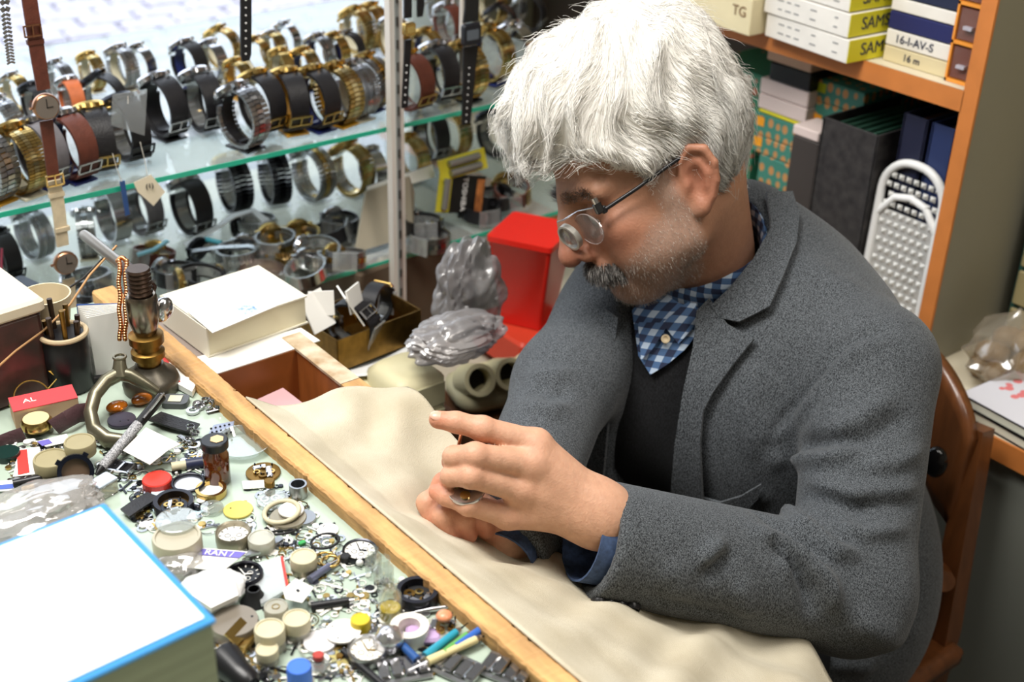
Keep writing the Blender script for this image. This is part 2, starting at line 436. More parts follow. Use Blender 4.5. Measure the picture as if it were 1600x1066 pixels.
def np_mesh(name, V, F, m, smooth=True):
    me = bpy.data.meshes.new(name)
    me.vertices.add(len(V)); me.vertices.foreach_set('co', np.asarray(V, np.float32).ravel())
    k = F.shape[1]; me.loops.add(F.size); me.loops.foreach_set('vertex_index', F.ravel().astype(np.int32))
    me.polygons.add(len(F)); me.polygons.foreach_set('loop_start', np.arange(0, F.size, k, dtype=np.int32))
    try: me.polygons.foreach_set('loop_total', np.full(len(F), k, np.int32))
    except Exception: pass
    me.update(calc_edges=True); me.validate()
    if smooth: me.polygons.foreach_set('use_smooth', np.ones(len(me.polygons), bool))
    for q in (m if isinstance(m, (list, tuple)) else [m]): me.materials.append(q)
    return me
def vcol(me, C, name='tint'):
    a = me.color_attributes.new(name, 'FLOAT_COLOR', 'POINT')
    a.data.foreach_set('color', np.concatenate([C, np.ones((len(C), 1))], 1).astype(np.float32).ravel())
def normals(V, F):
    t = np.cross(V[F[:, 2]] - V[F[:, 0]], V[F[:, 3 if F.shape[1] == 4 else 1]] - V[F[:, 1 if F.shape[1] == 4 else 0]])
    if F.shape[1] == 3: t = np.cross(V[F[:, 1]] - V[F[:, 0]], V[F[:, 2]] - V[F[:, 0]])
    N = np.zeros_like(V)
    for k in range(F.shape[1]): np.add.at(N, F[:, k], t)
    return N / np.maximum(np.linalg.norm(N, axis=1, keepdims=True), 1e-9)

# ------------------------------------------------------------------ head pose
HS = 1.03
HT = np.array([.912, .895, 1.059])
HR = np.array([[-.877, -.412, -.248], [.266, -.845, .465], [-.401, .342, .850]])
_u, _s, _v = np.linalg.svd(HR); HR = _u @ _v
def h2w(p): return (HR @ (np.asarray(p, float) * HS).T).T + HT
def w2h(P): return ((P - HT.astype(np.float32)) @ HR.astype(np.float32)) / np.float32(HS)
NECK_B = np.array([.978, .887, .962])            # base of the neck
nb = w2h(NECK_B[None].astype(np.float32))[0]

def skull(p):
    d = s_ell(p, (-.006, 0, .052), (.099, .077, .086))
    d = smin(d, s_ell(p, (.032, 0, -.014), (.062, .060, .074)), .03)
    q = p.copy(); q[:, 1] = np.abs(q[:, 1])
    d = smin(d, s_cap(q, (.014, .050, -.050), (.070, .012, -.074), .015, .016), .025)
    d = smin(d, s_cap(q, (.004, .056, -.01), (.014, .050, -.05), .018, .016), .02)
    d = smin(d, s_ell(q, (.074, 0, -.076), (.018, .022, .016)), .014)
    d = smin(d, s_ell(q, (.064, .043, -.010), (.022, .022, .018)), .018)
    d = smin(d, s_ell(q, (.052, .040, -.040), (.030, .022, .030)), .02)
    d = smin(d, s_cap(q, (.088, .004, .034), (.074, .052, .032), .011, .010), .014)
    d = smax(d, -s_ell(q, (.098, .033, .012), (.022, .021, .014)), .012)
    d = smin(d, s_ell(q, (.0755, .033, .011), (.0135, .0145, .0125)), .004)
    d = smin(d, s_cap(q, (.078, .020, -.001), (.074, .044, .000), .005, .004), .006)
    # nose
    d = smin(d, s_ell(q, (.086, 0, -.002), (.022, .019, .036)), .012)
    d = smin(d, s_chain(q, [(.090, 0, .034), (.104, 0, .010), (.114, 0, -.014)], [.0075, .0095, .0105], .006), .010)
    d = smin(d, s_ell(q, (.1165, 0, -.021), (.0125, .0125, .0115)), .007)
    d = smin(d, s_ell(q, (.102, .0145, -.0245), (.0105, .0075, .0085)), .005)
    d = smax(d, -s_ell(q, (.107, .007, -.0335), (.006, .0035, .0045)), .003)
    # upper lip, lips, chin dent, nasolabial fold
    d = smin(d, s_ell(q, (.088, 0, -.045), (.016, .028, .013)), .010)
    d = smin(d, s_cap(q, (.099, 0, -.0505), (.088, .022, -.055), .0052, .003), .004)
    d = smin(d, s_cap(q, (.0965, 0, -.0605), (.086, .020, -.0575), .0058, .003), .004)
    d = smax(d, -s_cap(q, (.106, 0, -.0555), (.091, .025, -.0565), .0022, .0014), .002)
    d = smax(d, -s_cap(q, (.099, .018, -.022), (.089, .034, -.050), .0022, .0016), .006)
    d = smin(d, s_ell(q, (.066, .030, .001), (.012, .014, .006)), .006)
    # neck
    d = smin(d, s_cap(p, (-.028, 0, -.02), nb, .054, .056), .03)
    d = smin(d, s_cap(p, (.055, 0, -.075), nb + np.array([.03, 0, .03], np.float32), .022, .035), .03)
    # ears
    A = Euler((math.radians(0), math.radians(-14), math.radians(-24)), 'XYZ').to_matrix()
    Rn = np.array(A, np.float32)
    c = np.array([-.014, .079, .0], np.float32); e = (q - c) @ Rn
    er = s_ell(e, (0, 0, .002), (.0185, .0065, .033))
    er = smax(er, -s_ell(e, (.0035, .0085, -.003), (.0100, .0085, .0190)), .003)
    hx = [(.015, .003, .004), (.0145, .004, .020), (.004, .0055, .0315), (-.0095, .006, .028), (-.0165, .0055, .013), (-.0155, .004, -.004), (-.009, .003, -.019), (-.001, .002, -.0275)]
    er = smin(er, s_chain(e, hx, [.003, .0036, .0042, .0044, .0042, .0038, .0036, .005], .002), .003)
    er = smin(er, s_chain(e, [(-.003, .004, .017), (-.0085, .0045, .004), (-.006, .0035, -.010)], [.0028, .0034, .003], .002), .003)
    er = smin(er, s_ell(e, (.004, .0015, -.030), (.0085, .0045, .0085)), .005)
    er = smin(er, s_ell(e, (.0125, .0025, -.004), (.0045, .0045, .007)), .004)
    return smin(d, er, .005)
def head_w(P): return skull(w2h(P)) * HS

M_skin = bpy.data.materials.new('skin'); M_skin.use_nodes = True
_nt = M_skin.node_tree; _b = _nt.nodes['Principled BSDF']
_a = _nt.nodes.new('ShaderNodeAttribute'); _a.attribute_name = 'tint'
_tc = _nt.nodes.new('ShaderNodeTexCoord')
_n = _nt.nodes.new('ShaderNodeTexNoise'); _n.inputs['Scale'].default_value = 140; _n.inputs['Detail'].default_value = 6
_nt.links.new(_tc.outputs['Object'], _n.inputs['Vector'])
_mx = _nt.nodes.new('ShaderNodeMix'); _mx.data_type = 'RGBA'; _mx.blend_type = 'MULTIPLY'; _mx.inputs[0].default_value = .55
_rp = _nt.nodes.new('ShaderNodeValToRGB'); _rp.color_ramp.elements[0].color = (.62, .52, .48, 1); _rp.color_ramp.elements[1].color = (1.15, 1.12, 1.1, 1)
_nt.links.new(_n.outputs['Fac'], _rp.inputs[0]); _nt.links.new(_a.outputs['Color'], _mx.inputs['A']); _nt.links.new(_rp.outputs[0], _mx.inputs['B'])
_nt.links.new(_mx.outputs['Result'], _b.inputs['Base Color'])
_b.inputs['Roughness'].default_value = .48; _b.inputs['Specular IOR Level'].default_value = .35
_b.inputs['Subsurface Weight'].default_value = .12; _b.inputs['Subsurface Radius'].default_value = (.006, .0025, .0015); _b.inputs['Subsurface Scale'].default_value = 1.0
_n2 = _nt.nodes.new('ShaderNodeTexNoise'); _n2.inputs['Scale'].default_value = 420; _n2.inputs['Detail'].default_value = 4
_nt.links.new(_tc.outputs['Object'], _n2.inputs['Vector'])
_bp = _nt.nodes.new('ShaderNodeBump'); _bp.inputs['Strength'].default_value = .35; _bp.inputs['Distance'].default_value = .0012
_nt.links.new(_n2.outputs['Fac'], _bp.inputs['Height']); _nt.links.new(_bp.outputs[0], _b.inputs['Normal'])

hc = h2w((0, 0, .01))
HV, HF = surface_nets(head_w, hc - np.array([.20, .19, .20]), hc + np.array([.21, .19, .19]), .0024)
# drop what lies far below the collar
hl = w2h(HV.astype(np.float32))
SK = np.array(lin('#ab8067')); RED = np.array(lin('#a0604c')); STB = np.array(lin('#9c8b80')); LIP = np.array(lin('#9c5a4c'))
def blob(p, c, r): return np.exp(-(np.linalg.norm((p - np.array(c)) / np.array(r), axis=1)) ** 2)
ha = hl.copy(); ha[:, 1] = np.abs(ha[:, 1])
C = np.tile(SK, (len(hl), 1))
def blend(C, col, w): return C * (1 - w[:, None]) + col * w[:, None]
C = blend(C, RED, .75 * np.clip(blob(ha, (.113, 0, -.02), (.03, .025, .025)) + blob(ha, (.075, .05, -.015), (.03, .03, .025)) * .7 + blob(ha, (-.014, .085, 0), (.03, .02, .04)) * .8, 0, 1))
beard = np.clip((-.018 - hl[:, 2] - np.maximum(0, .05 - hl[:, 0]) * -.35) / .02, 0, 1) * np.clip((ha[:, 1] * 2.2 + .10 - hl[:, 0]) / .03 + .5, 0, 1)
beard = np.clip((-.012 - hl[:, 2] - .7 * np.clip(hl[:, 0] - .045, 0, .1)) / .02, 0, 1) * np.clip((hl[:, 0] + .002) / .012, 0, 1) * np.clip((hl[:, 2] + .115) / .02, 0, 1)
side = np.clip((hl[:, 0] - .004) / .01, 0, 1) * np.clip((.034 - hl[:, 0]) / .012, 0, 1) * np.clip((.04 - hl[:, 2]) / .01, 0, 1) * (hl[:, 2] > -.03) * (ha[:, 1] > .05)
beard = np.clip(beard + side, 0, 1)
C = blend(C, STB, .55 * beard)
C = blend(C, LIP, .8 * np.clip(blob(ha, (.097, 0, -.056), (.02, .024, .008)), 0, 1))

# ------------------------------------------------------------------ arms and hands
S_L = np.array([1.020, .674, .902]); E_L = np.array([.876, .572, .757]); W_L = dep(940, 806, 1.155)
S_R = np.array([1.006, 1.010, .90]); E_R = dep(884, 600, 1.40); W_R = dep(786, 846, 1.195)
def J(*a): return [dep(x, y, d) for x, y, d in a]
LH = dict(
    idx=(J((838, 694, 1.128), (754, 670, 1.112), (713, 660, 1.110), (684, 656, 1.110)), [.0125, .0105, .0090, .0078]),
    mid=(J((834, 726, 1.120), (742, 712, 1.095), (709, 714, 1.103), (704, 722, 1.122)), [.0125, .0108, .0092, .0080]),
    rng=(J((816, 766, 1.122), (736, 744, 1.094), (705, 744, 1.104), (700, 752, 1.124)), [.0120, .0102, .0088, .0078]),
    pky=(J((794, 806, 1.130), (732, 789, 1.108), (698, 776, 1.112), (682, 769, 1.118)), [.0110, .0090, .0080, .0070]),
    thb=(J((886, 770, 1.175), (822, 742, 1.178), (768, 722, 1.165), (733, 712, 1.150)), [.0150, .0130, .0110, .0090]))
RH = dict(
    idx=(J((742, 792, 1.165), (692, 770, 1.150), (668, 786, 1.138), (678, 814, 1.136)), [.0120, .0105, .0095, .0085]),
    mid=(J((752, 806, 1.165), (712, 784, 1.140), (693, 806, 1.128), (704, 838, 1.134)), [.0120, .0108, .0098, .0088]),
    rng=(J((766, 816, 1.168), (738, 792, 1.142), (724, 812, 1.133), (732, 836, 1.140)), [.0115, .0100, .0092, .0082]),
    pky=(J((782, 826, 1.172), (766, 800, 1.150), (754, 812, 1.143), (758, 830, 1.148)), [.0105, .0090, .0080, .0072]),
    thb=(J((780, 820, 1.185), (730, 776, 1.180), (708, 756, 1.160), (692, 752, 1.146)), [.0140, .0120, .0102, .0085]))
def hand(P, H, W, Wr, back):
    d = None
    for k in ('idx', 'mid', 'rng', 'pky'):
        j, r = H[k]; e = s_chain(P, j, r, .004); d = e if d is None else smin(d, e, .0025)
    pl = None
    for k, r0 in (('idx', .019), ('mid', .020), ('rng', .019), ('pky', .017)):
        j, r = H[k]; e = s_cap(P, W + (j[0] - W) * .12, j[0], r0, r[0] * 1.04); pl = e if pl is None else smin(pl, e, .018)
        # knuckle and tendon
        pl = smin(pl, s_sph(P, j[0] + back * .0025, r[0] * .82), .006)
    for k in ('idx', 'mid', 'rng'):
        j, r = H[k]; pl = smin(pl, s_cap(P, j[0] + back * (r[0] * .45), W + (j[0] - W) * .25 + back * .017, .0042, .0030), .007)
    d = smin(d, pl, .007)
    for k in ('idx', 'mid', 'rng', 'pky'):
        j, r = H[k]
        d = smin(d, s_sph(P, j[1] + back * .0012, r[1] * 1.03), .003)
        # creases at the joints
    j, r = H['thb']; d = smin(d, s_chain(P, [W + (j[0] - W) * .3] + j, [.020] + r, .008), .008)
    d = smin(d, s_chain(P, Wr, [.027, .0275, .030], .01), .016)
    return d
backL = -np.array(ray(840, 730)); backL = backL / np.linalg.norm(backL)
backR = dep(700, 830, 1.10) - dep(760, 815, 1.17); backR /= np.linalg.norm(backR)
def hl_w(P): return hand(P, LH, W_L, [W_L + (dep(838, 745, 1.13) - W_L) * .15, W_L, W_L * .45 + (dep(926, 842, 1.165) * .6 + E_L * .4) * .55], backL)
def hr_w(P): return hand(P, RH, W_R, [W_R, W_R + (E_R - W_R) * .1, W_R + (E_R - W_R) * .3], backR)
def bbox(H, extra, pad=.035):
    a = np.array([q for j, r in H.values() for q in j] + extra); return a.min(0) - pad, a.max(0) + pad
lo, hi = bbox(LH, [W_L, W_L + (E_L - W_L) * .2]); LV, LF = surface_nets(hl_w, lo, hi, .0019)
lo, hi = bbox(RH, [W_R, W_R + (E_R - W_R) * .3]); RV, RF = surface_nets(hr_w, lo, hi, .0021)
HSK = np.array(lin('#cfa388')); HRED = np.array(lin('#c67c60')); NAIL = np.array(lin('#d9a590'))
def hand_col(V, H):
    c = np.tile(HSK, (len(V), 1))
    for j, r in H.values():
        w = np.exp(-(np.linalg.norm(V - j[-1], axis=1) / .016) ** 2); c = blend(c, HRED, .75 * w)
        w = np.exp(-(np.linalg.norm(V - j[1], axis=1) / .011) ** 2); c = blend(c, HRED, .35 * w)
        w = np.exp(-(np.linalg.norm(V - j[0], axis=1) / .013) ** 2); c = blend(c, HRED, .28 * w)
    return c
# the hidden body: trunk, arms, legs under the clothes
HIPC = np.array([1.06, .82, .56])
K_L = np.array([.66, .66, .60]); K_R = np.array([.66, .93, .60]); F_L = np.array([.70, .66, .10]); F_R = np.array([.70, .93, .10])
def body_w(P):
    d = s_ell(P, (1.02, .855, .80), (.10, .15, .14)); d = smin(d, s_ell(P, (1.06, .82, .60), (.11, .145, .16)), .06)
    d = smin(d, s_cap(P, S_L, E_L, .043, .036), .03); d = smin(d, s_cap(P, E_L, W_L, .036, .026), .01)
    d = smin(d, s_cap(P, S_R, E_R, .043, .036), .03); d = smin(d, s_cap(P, E_R, W_R, .036, .026), .01)
    for s in (-1, 1):
        hp = HIPC + np.array([0, s * .09, -.03]); k = K_R if s > 0 else K_L; ft = F_R if s > 0 else F_L
        d = smin(d, s_cap(P, hp, k, .065, .048), .03); d = smin(d, s_cap(P, k, ft, .046, .034), .01)
        d = smin(d, s_cap(P, ft, ft + np.array([-.14, 0, -.05]), .034, .026), .02)
    return d
BV, BF = surface_nets(body_w, (.45, .45, .03), (1.25, 1.16, 1.0), .012)
allV = np.concatenate([HV, LV, RV, BV]); o1, o2, o3 = len(HV), len(HV) + len(LV), len(HV) + len(LV) + len(RV)
allF = np.concatenate([HF, LF + o1, RF + o2, BF + o3])
allC = np.concatenate([C, hand_col(LV, LH), hand_col(RV, RH), np.tile(SK, (len(BV), 1))])
PORG = np.array([1.06, .79, 0.0])
person = root('person', 'white haired man in grey jacket and eyeglasses bending over his hands at the bench', 'person', tuple(PORG))
me = np_mesh('body', allV - PORG, allF, M_skin); vcol(me, allC); link('body', me, person)
HEADBVH = BVHTree.FromPolygons([tuple(v) for v in HV], [tuple(int(i) for i in f) for f in HF])

# nails on the visible finger tips
nm = mat('finger_nail', '#d8a893', .3)
for H, ks in ((LH, ('idx', 'mid', 'rng')), (RH, ('idx', 'mid'))):
    for k in ks:
        j, r = H[k]; t = Vector(j[-1] - j[-2]).normalized(); nrm = Vector(np.array(CAM) - j[-1]).normalized()
        up = (Vector((0, 0, 1)) * (1.0 if H is LH else .2) + nrm * .7); up = (up - t * up.dot(t)).normalized()
        M = frame(Vector(j[-1] - PORG) + up * (r[-1] * .78) + t * .001, up, t)
        MB().sphere(1, M, sc=(.0062, .0050, .0022), n=12, m=6).build('nail', nm, person, 60)
# eyes: lids nearly closed, a line of lashes and a sliver of eyeball
for s in (1, -1):
    c = h2w((.0775, .033 * s, .0085)) - PORG
    MB().sphere(.0119 * HS, T(c), n=20, m=12).build('eyeball', mat('eye_white', '#b9a89c', .25), person, 60)
    pts = [h2w((.0885 - .010 * abs(t) ** 2, s * (.033 + .0135 * t), .0065 + .002 * t * t)) - PORG for t in np.linspace(-1, 1, 9)]
    MB().tube(pts, .0009, n=6).build('eyelashes', mat('dark_lash', '#3a2a22', .7), person)
# ================================================================== the man's clothes
def torso(P, g=0.0):
    d = s_ell(P, (1.015, .855, .79), (.135 + g, .190 + g, .17 + g))
    d = smin(d, s_ell(P, (1.085, .80, .55), (.165 + g, .205 + g, .24 + g)), .08)
    d = smin(d, s_cap(P, S_L + np.array([.01, .01, -.002]), (1.03, .865, .918), .058 + g, .066 + g), .06)
    d = smin(d, s_cap(P, (1.03, .865, .918), S_R, .066 + g, .058 + g), .06)
    d = smin(d, s_ell(P, (1.075, .845, .85), (.105 + g, .165 + g, .13 + g)), .06)
    d = smin(d, s_ell(P, (.915, .925, .80), (.080 + g, .105 + g, .15 + g)), .06)
    d = smin(d, s_cap(P, (1.075, .850, .915), (1.045, .895, .975), .062 + g, .052 + g), .05)
    return d
C_L = dep(928, 842, 1.165); axL = (C_L - E_L) / np.linalg.norm(C_L - E_L)
C_R = W_R + (E_R - W_R) * -.07; axR = (C_R - E_R) / np.linalg.norm(C_R - E_R)
E_Ls = E_L + np.array([.01, -.005, -.008])
def sleeve(P, S, E, Cf, ax, r0=.065, r1=.058, r2=.054):
    up = s_cap(P, S, E, r0, r1); fo = s_cap(P, E, Cf + ax * .03, r1, r2)
    d = smin(up, fo, .03)
    cut = (P - Cf.astype(np.float32)) @ ax.astype(np.float32)
    d = smax(d, cut, .004)
    return smax(d, -s_cap(P, Cf - ax * .03, Cf + ax * .06, r2 - .0125, r2 - .0110), .004)
def march(fn, x, y, t0=.6, off=0.0):
    o = CAM.astype(np.float32); r = ray(x, y).astype(np.float32); t = t0
    best = (9, t)
    for _ in range(90):
        d = float(fn((o + r * t)[None].astype(np.float32))[0]) - off
        if abs(d) < best[0]: best = (abs(d), t)
        if abs(d) < 2e-4: break
        t += d * .8
        if t > 2.4: break
    return o + r * best[1] if best[0] < .04 else None
def grad(fn, p):
    e = 1.5e-3; q = np.array([p + np.array(v) * e for v in ((1, 0, 0), (-1, 0, 0), (0, 1, 0), (0, -1, 0), (0, 0, 1), (0, 0, -1))], np.float32)
    d = fn(q); g = np.array([d[0]-d[1], d[2]-d[3], d[4]-d[5]]); return g / max(np.linalg.norm(g), 1e-9)
# the opening of the jacket, as a wedge cut through its front
open_px = [(985, 440), (1100, 470), (1088, 520), (1072, 600), (1058, 680), (1050, 770), (1045, 860), (930, 860), (945, 740), (955, 650), (962, 560), (966, 490)]
OP = []
for x, y in open_px:
    h = march(torso, x, y)
    OP.append((h[1], h[2]) if h is not None else None)
OP = np.array([q for q in OP if q is not None])
def poly_sd(Q, poly):
    d = np.full(len(Q), 1e9, np.float32); ins = np.zeros(len(Q), bool); n = len(poly)
    for i in range(n):
        a = poly[i]; b = poly[(i + 1) % n]; ab = b - a; t = np.clip(((Q - a) @ ab) / max(ab @ ab, 1e-9), 0, 1)
        d = np.minimum(d, np.linalg.norm(Q - a - t[:, None] * ab, axis=1))
        c = ((a[1] > Q[:, 1]) != (b[1] > Q[:, 1])) & (Q[:, 0] < (b[0]-a[0]) * (Q[:, 1]-a[1]) / (b[1]-a[1] + 1e-12) + a[0]); ins ^= c
    return np.where(ins, -d, d)
def wedge(P): return np.maximum(poly_sd(P[:, 1:3], OP), P[:, 0] - 1.05)
def neckhole(P): return s_cap(P, h2w((-.02, 0, -.04)), NECK_B - np.array([-.0, 0, .02]), .073, .073)
def jacket_w(P):
    d = torso(P)
    d = smax(d, -wedge(P), .006)
    d = smax(d, -neckhole(P), .008)
    d = smin(d, sleeve(P, S_L, E_Ls, C_L, axL), .028)
    d = smin(d, sleeve(P, S_R, E_R, C_R, axR, .058, .052, .046), .028)
    d = smax(d, .40 - P[:, 2], .004)
    return d
JV, JF = surface_nets(jacket_w, (.50, .40, .38), (1.29, 1.18, 1.04), .0052)
JN = normals(JV, JF)
def ridge(px_pts, amp, width):
    global JV
    pts = []
    for x, y in px_pts:
        h = march(jacket_w, x, y)
        if h is not None: pts.append(h)
    if len(pts) < 2: return
    d = np.full(len(JV), 1e9); tt = np.zeros(len(JV)); n = len(pts) - 1
    for i in range(n):
        a, b = pts[i], pts[i+1]; ab = b - a; t = np.clip(((JV - a) @ ab) / max(ab @ ab, 1e-9), 0, 1)
        e = np.linalg.norm(JV - a - t[:, None] * ab, axis=1); m = e < d; d[m] = e[m]; tt[m] = (i + t[m]) / n
    w = np.exp(-(d / width) ** 2) * np.clip(4 * tt * (1 - tt) + .25, 0, 1)
    JV += JN * (amp * 1.7 * w)[:, None]
for pts, amp, wd in [
    ([(1204, 700), (1275, 690), (1345, 692)], -.007, .008), ([(1215, 722), (1290, 716), (1350, 700)], .006, .008),
    ([(1270, 755), (1337, 774), (1425, 762)], .007, .008), ([(1262, 772), (1337, 794), (1425, 788)], -.005, .008),
    ([(1300, 824), (1350, 836), (1412, 826)], .006, .008), ([(1190, 780), (1250, 822), (1300, 862), (1342, 868)], .008, .008),
    ([(1180, 800), (1240, 842), (1290, 884)], -.006, .007), ([(1218, 838), (1262, 872), (1292, 912), (1308, 955)], .009, .009),
    ([(1200, 842), (1236, 872), (1262, 918), (1266, 960)], -.008, .007), ([(1178, 826), (1218, 852), (1240, 905)], .007, .007),
    ([(1394, 618), (1345, 652), (1290, 684)], .005, .010), ([(1420, 650), (1370, 680), (1320, 706)], -.004, .010),
    ([(1440, 700), (1400, 722), (1350, 730)], .004, .009),
    ([(1094, 880), (1112, 862), (1132, 846)], .005, .009), ([(1102, 900), (1122, 880), (1140, 864)], -.005, .008),
    ([(1150, 905), (1165, 935), (1170, 965)], .004, .010), ([(1040, 880), (1060, 905), (1066, 940)], .003, .012),
    ([(1199, 693), (1222, 655), (1251, 622), (1285, 580), (1320, 540), (1370, 517), (1435, 512)], -.0035, .0042),
    ([(1212, 690), (1262, 632), (1330, 552), (1380, 534)], .003, .007),
    ([(1225, 300), (1222, 340), (1214, 384)], -.002, .004),
    ([(830, 604), (860, 616), (890, 610)], -.004, .011), ([(820, 632), (855, 642), (888, 636)], .004, .010), ([(830, 580), (860, 588), (895, 584)], .004, .010),
    ([(1250, 400), (1300, 440), (1350, 455)], .003, .018), ([(1180, 560), (1172, 640), (1190, 720)], .004, .018),
    ([(1330, 960), (1380, 990), (1430, 990)], .005, .014), ([(1300, 1030), (1370, 1040)], .005, .016), ([(1000, 930), (1080, 950), (1180, 970)], -.002, .008)]:
    ridge(pts, amp, wd)
rngj = np.random.default_rng(1)

def tweed(name, c1, c2, scale=900, bump=.6):
    m = bpy.data.materials.new(name); m.use_nodes = True; nt = m.node_tree; b = nt.nodes['Principled BSDF']
    tc = nt.nodes.new('ShaderNodeTexCoord'); n = nt.nodes.new('ShaderNodeTexNoise'); n.inputs['Scale'].default_value = scale; n.inputs['Detail'].default_value = 2
    mp = nt.nodes.new('ShaderNodeMapping'); mp.inputs['Scale'].default_value = (1, 1, .45); mp.inputs['Rotation'].default_value = (.3, .5, 0)
    nt.links.new(tc.outputs['Object'], mp.inputs[0]); nt.links.new(mp.outputs[0], n.inputs['Vector'])
    r = nt.nodes.new('ShaderNodeValToRGB'); r.color_ramp.elements[0].position = .36; r.color_ramp.elements[1].position = .66
    r.color_ramp.elements[0].color = (*lin(c1), 1); r.color_ramp.elements[1].color = (*lin(c2), 1)
    nt.links.new(n.outputs['Fac'], r.inputs[0]); nt.links.new(r.outputs[0], b.inputs['Base Color'])
    b.inputs['Roughness'].default_value = .85; b.inputs['Specular IOR Level'].default_value = .2; b.inputs['Sheen Weight'].default_value = .12
    bp = nt.nodes.new('ShaderNodeBump'); bp.inputs['Strength'].default_value = bump; bp.inputs['Distance'].default_value = .0008
    nt.links.new(n.outputs['Fac'], bp.inputs['Height']); nt.links.new(bp.outputs[0], b.inputs['Normal']); return m
M_jacket = tweed('grey_jacket_wool', '#1d2024', '#63686d', 1050)
M_sweater = tweed('charcoal_sweater_knit', '#0f1012', '#1f2023', 700, .4)
me = np_mesh('jacket', JV - PORG, JF, M_jacket); jk = link('jacket', me, person); jk['label'] = 'dark grey wool jacket'

# plaid shirt cloth
def plaid(name):
    m = bpy.data.materials.new(name); m.use_nodes = True; nt = m.node_tree; b = nt.nodes['Principled BSDF']
    tc = nt.nodes.new('ShaderNodeTexCoord'); sep = nt.nodes.new('ShaderNodeSeparateXYZ'); nt.links.new(tc.outputs['Object'], sep.inputs[0])
    def wave(sock, sc):
        mu = nt.nodes.new('ShaderNodeMath'); mu.operation = 'MULTIPLY'; mu.inputs[1].default_value = sc; nt.links.new(sock, mu.inputs[0])
        s = nt.nodes.new('ShaderNodeMath'); s.operation = 'SINE'; nt.links.new(mu.outputs[0], s.inputs[0])
        g = nt.nodes.new('ShaderNodeMath'); g.operation = 'GREATER_THAN'; g.inputs[1].default_value = .1; nt.links.new(s.outputs[0], g.inputs[0]); return g.outputs[0]
    a = wave(sep.outputs[1], 480); c = wave(sep.outputs[2], 480)
    ad = nt.nodes.new('ShaderNodeMath'); nt.links.new(a, ad.inputs[0]); nt.links.new(c, ad.inputs[1])
    dv = nt.nodes.new('ShaderNodeMath'); dv.operation = 'DIVIDE'; dv.inputs[1].default_value = 2; nt.links.new(ad.outputs[0], dv.inputs[0])
    r = nt.nodes.new('ShaderNodeValToRGB'); r.color_ramp.elements[0].color = (*lin('#25304e'), 1); r.color_ramp.elements[1].color = (*lin('#b9cbe0'), 1)
    e = r.color_ramp.elements.new(.5); e.color = (*lin('#4c6c98'), 1); r.color_ramp.interpolation = 'CONSTANT'
    r.color_ramp.elements[1].position = .4; r.color_ramp.elements[2].position = .8
    nt.links.new(dv.outputs[0], r.inputs[0]); nt.links.new(r.outputs[0], b.inputs['Base Color']); b.inputs['Roughness'].default_value = .8; return m
M_plaid = plaid('blue_plaid_cotton')
# sweater inside the opening
def sweater_w(P):
    d = torso(P, -.014); d = smax(d, -neckhole(P), .006); return smax(d, .45 - P[:, 2], .003)
V, F = surface_nets(sweater_w, (.85, .58, .44), (1.27, 1.12, 1.03), .009)
link('sweater', np_mesh('sweater', V - PORG, F, M_sweater), person)['label'] = 'black knitted sweater'
def legs_w(P):
    d = None
    for s in (-1, 1):
        hp = HIPC + np.array([0, s * .09, -.03]); k = K_R if s > 0 else K_L; ft = F_R if s > 0 else F_L
        e = smin(s_cap(P, hp, k, .085, .065), s_cap(P, k, ft, .063, .052), .02); d = e if d is None else smin(d, e, .03)
    return d
V, F = surface_nets(legs_w, (.55, .45, .05), (1.2, 1.15, .72), .011)
link('trousers', np_mesh('trousers', V - PORG, F, mat('dark_navy_trousers', '#16181d', .9)), person)
for ft in (F_L, F_R):
    MB().box(.25, .085, .07, T(ft + np.array([-.06, 0, -.065]) - PORG), bev=.02).build('shoe', M_black, person, 50)

# patches of cloth laid over a surface: outline in picture points, depth from the surface under it
from mathutils.geometry import delaunay_2d_cdt
def patch(name, fn, poly, off, th, m, parent, step=9, lift=None, org=PORG):
    n = len(poly); bd = []
    for i in range(n):
        a = np.array(poly[i], float); b = np.array(poly[(i+1) % n], float); k = max(1, int(np.linalg.norm(b-a) / step))
        bd += [a + (b-a) * j / k for j in range(k)]
    pa = np.array(poly, float); lo, hi = pa.min(0), pa.max(0); inn = []
    g = [(x + .13*step*((int(y/step)) % 2), y) for y in np.arange(lo[1], hi[1], step) for x in np.arange(lo[0], hi[0], step)]
    sd = poly_sd(np.array(g, np.float32), pa.astype(np.float32)); inn = [q for q, s in zip(g, sd) if s < -.45*step]
    v2 = [Vector(q) for q in bd] + [Vector(q) for q in inn]; nb_ = len(bd)
    res = delaunay_2d_cdt(v2, [(i, (i+1) % nb_) for i in range(nb_)], [], 1, 1e-4)
    pts, fs = res[0], res[2]; top = []; bot = []; t0 = .6
    for p in pts:
        h = march(fn, p.x, p.y, t0)
        if h is None: h = top[-1] if top else CAM
        nr = grad(fn, h); o = off if lift is None else off + lift(p.x, p.y)
        top.append(h + nr * o); bot.append(h + nr * (o - th))
    k = len(top); F = []
    ec = {}
    for f in fs:
        f = list(f); a, b, c = (np.array(pts[i]) for i in f[:3])
        if (b[0]-a[0]) * (c[1]-a[1]) - (b[1]-a[1]) * (c[0]-a[0]) > 0: f = f[::-1]   # picture y runs down
        F.append(tuple(f)); F.append(tuple(i + k for i in f[::-1]))
        for i in range(len(f)):
            e = (f[i], f[(i+1) % len(f)]); ec[e] = 1
    for (a, b) in ec:
        if (b, a) not in ec: F.append((b, a, a + k, b + k))
    me = bpy.data.meshes.new(name); me.from_pydata([tuple(np.array(v) - org) for v in top + bot], [], F); me.materials.append(m); shade(me, 50)
    return link(name, me, parent)
tj = torso
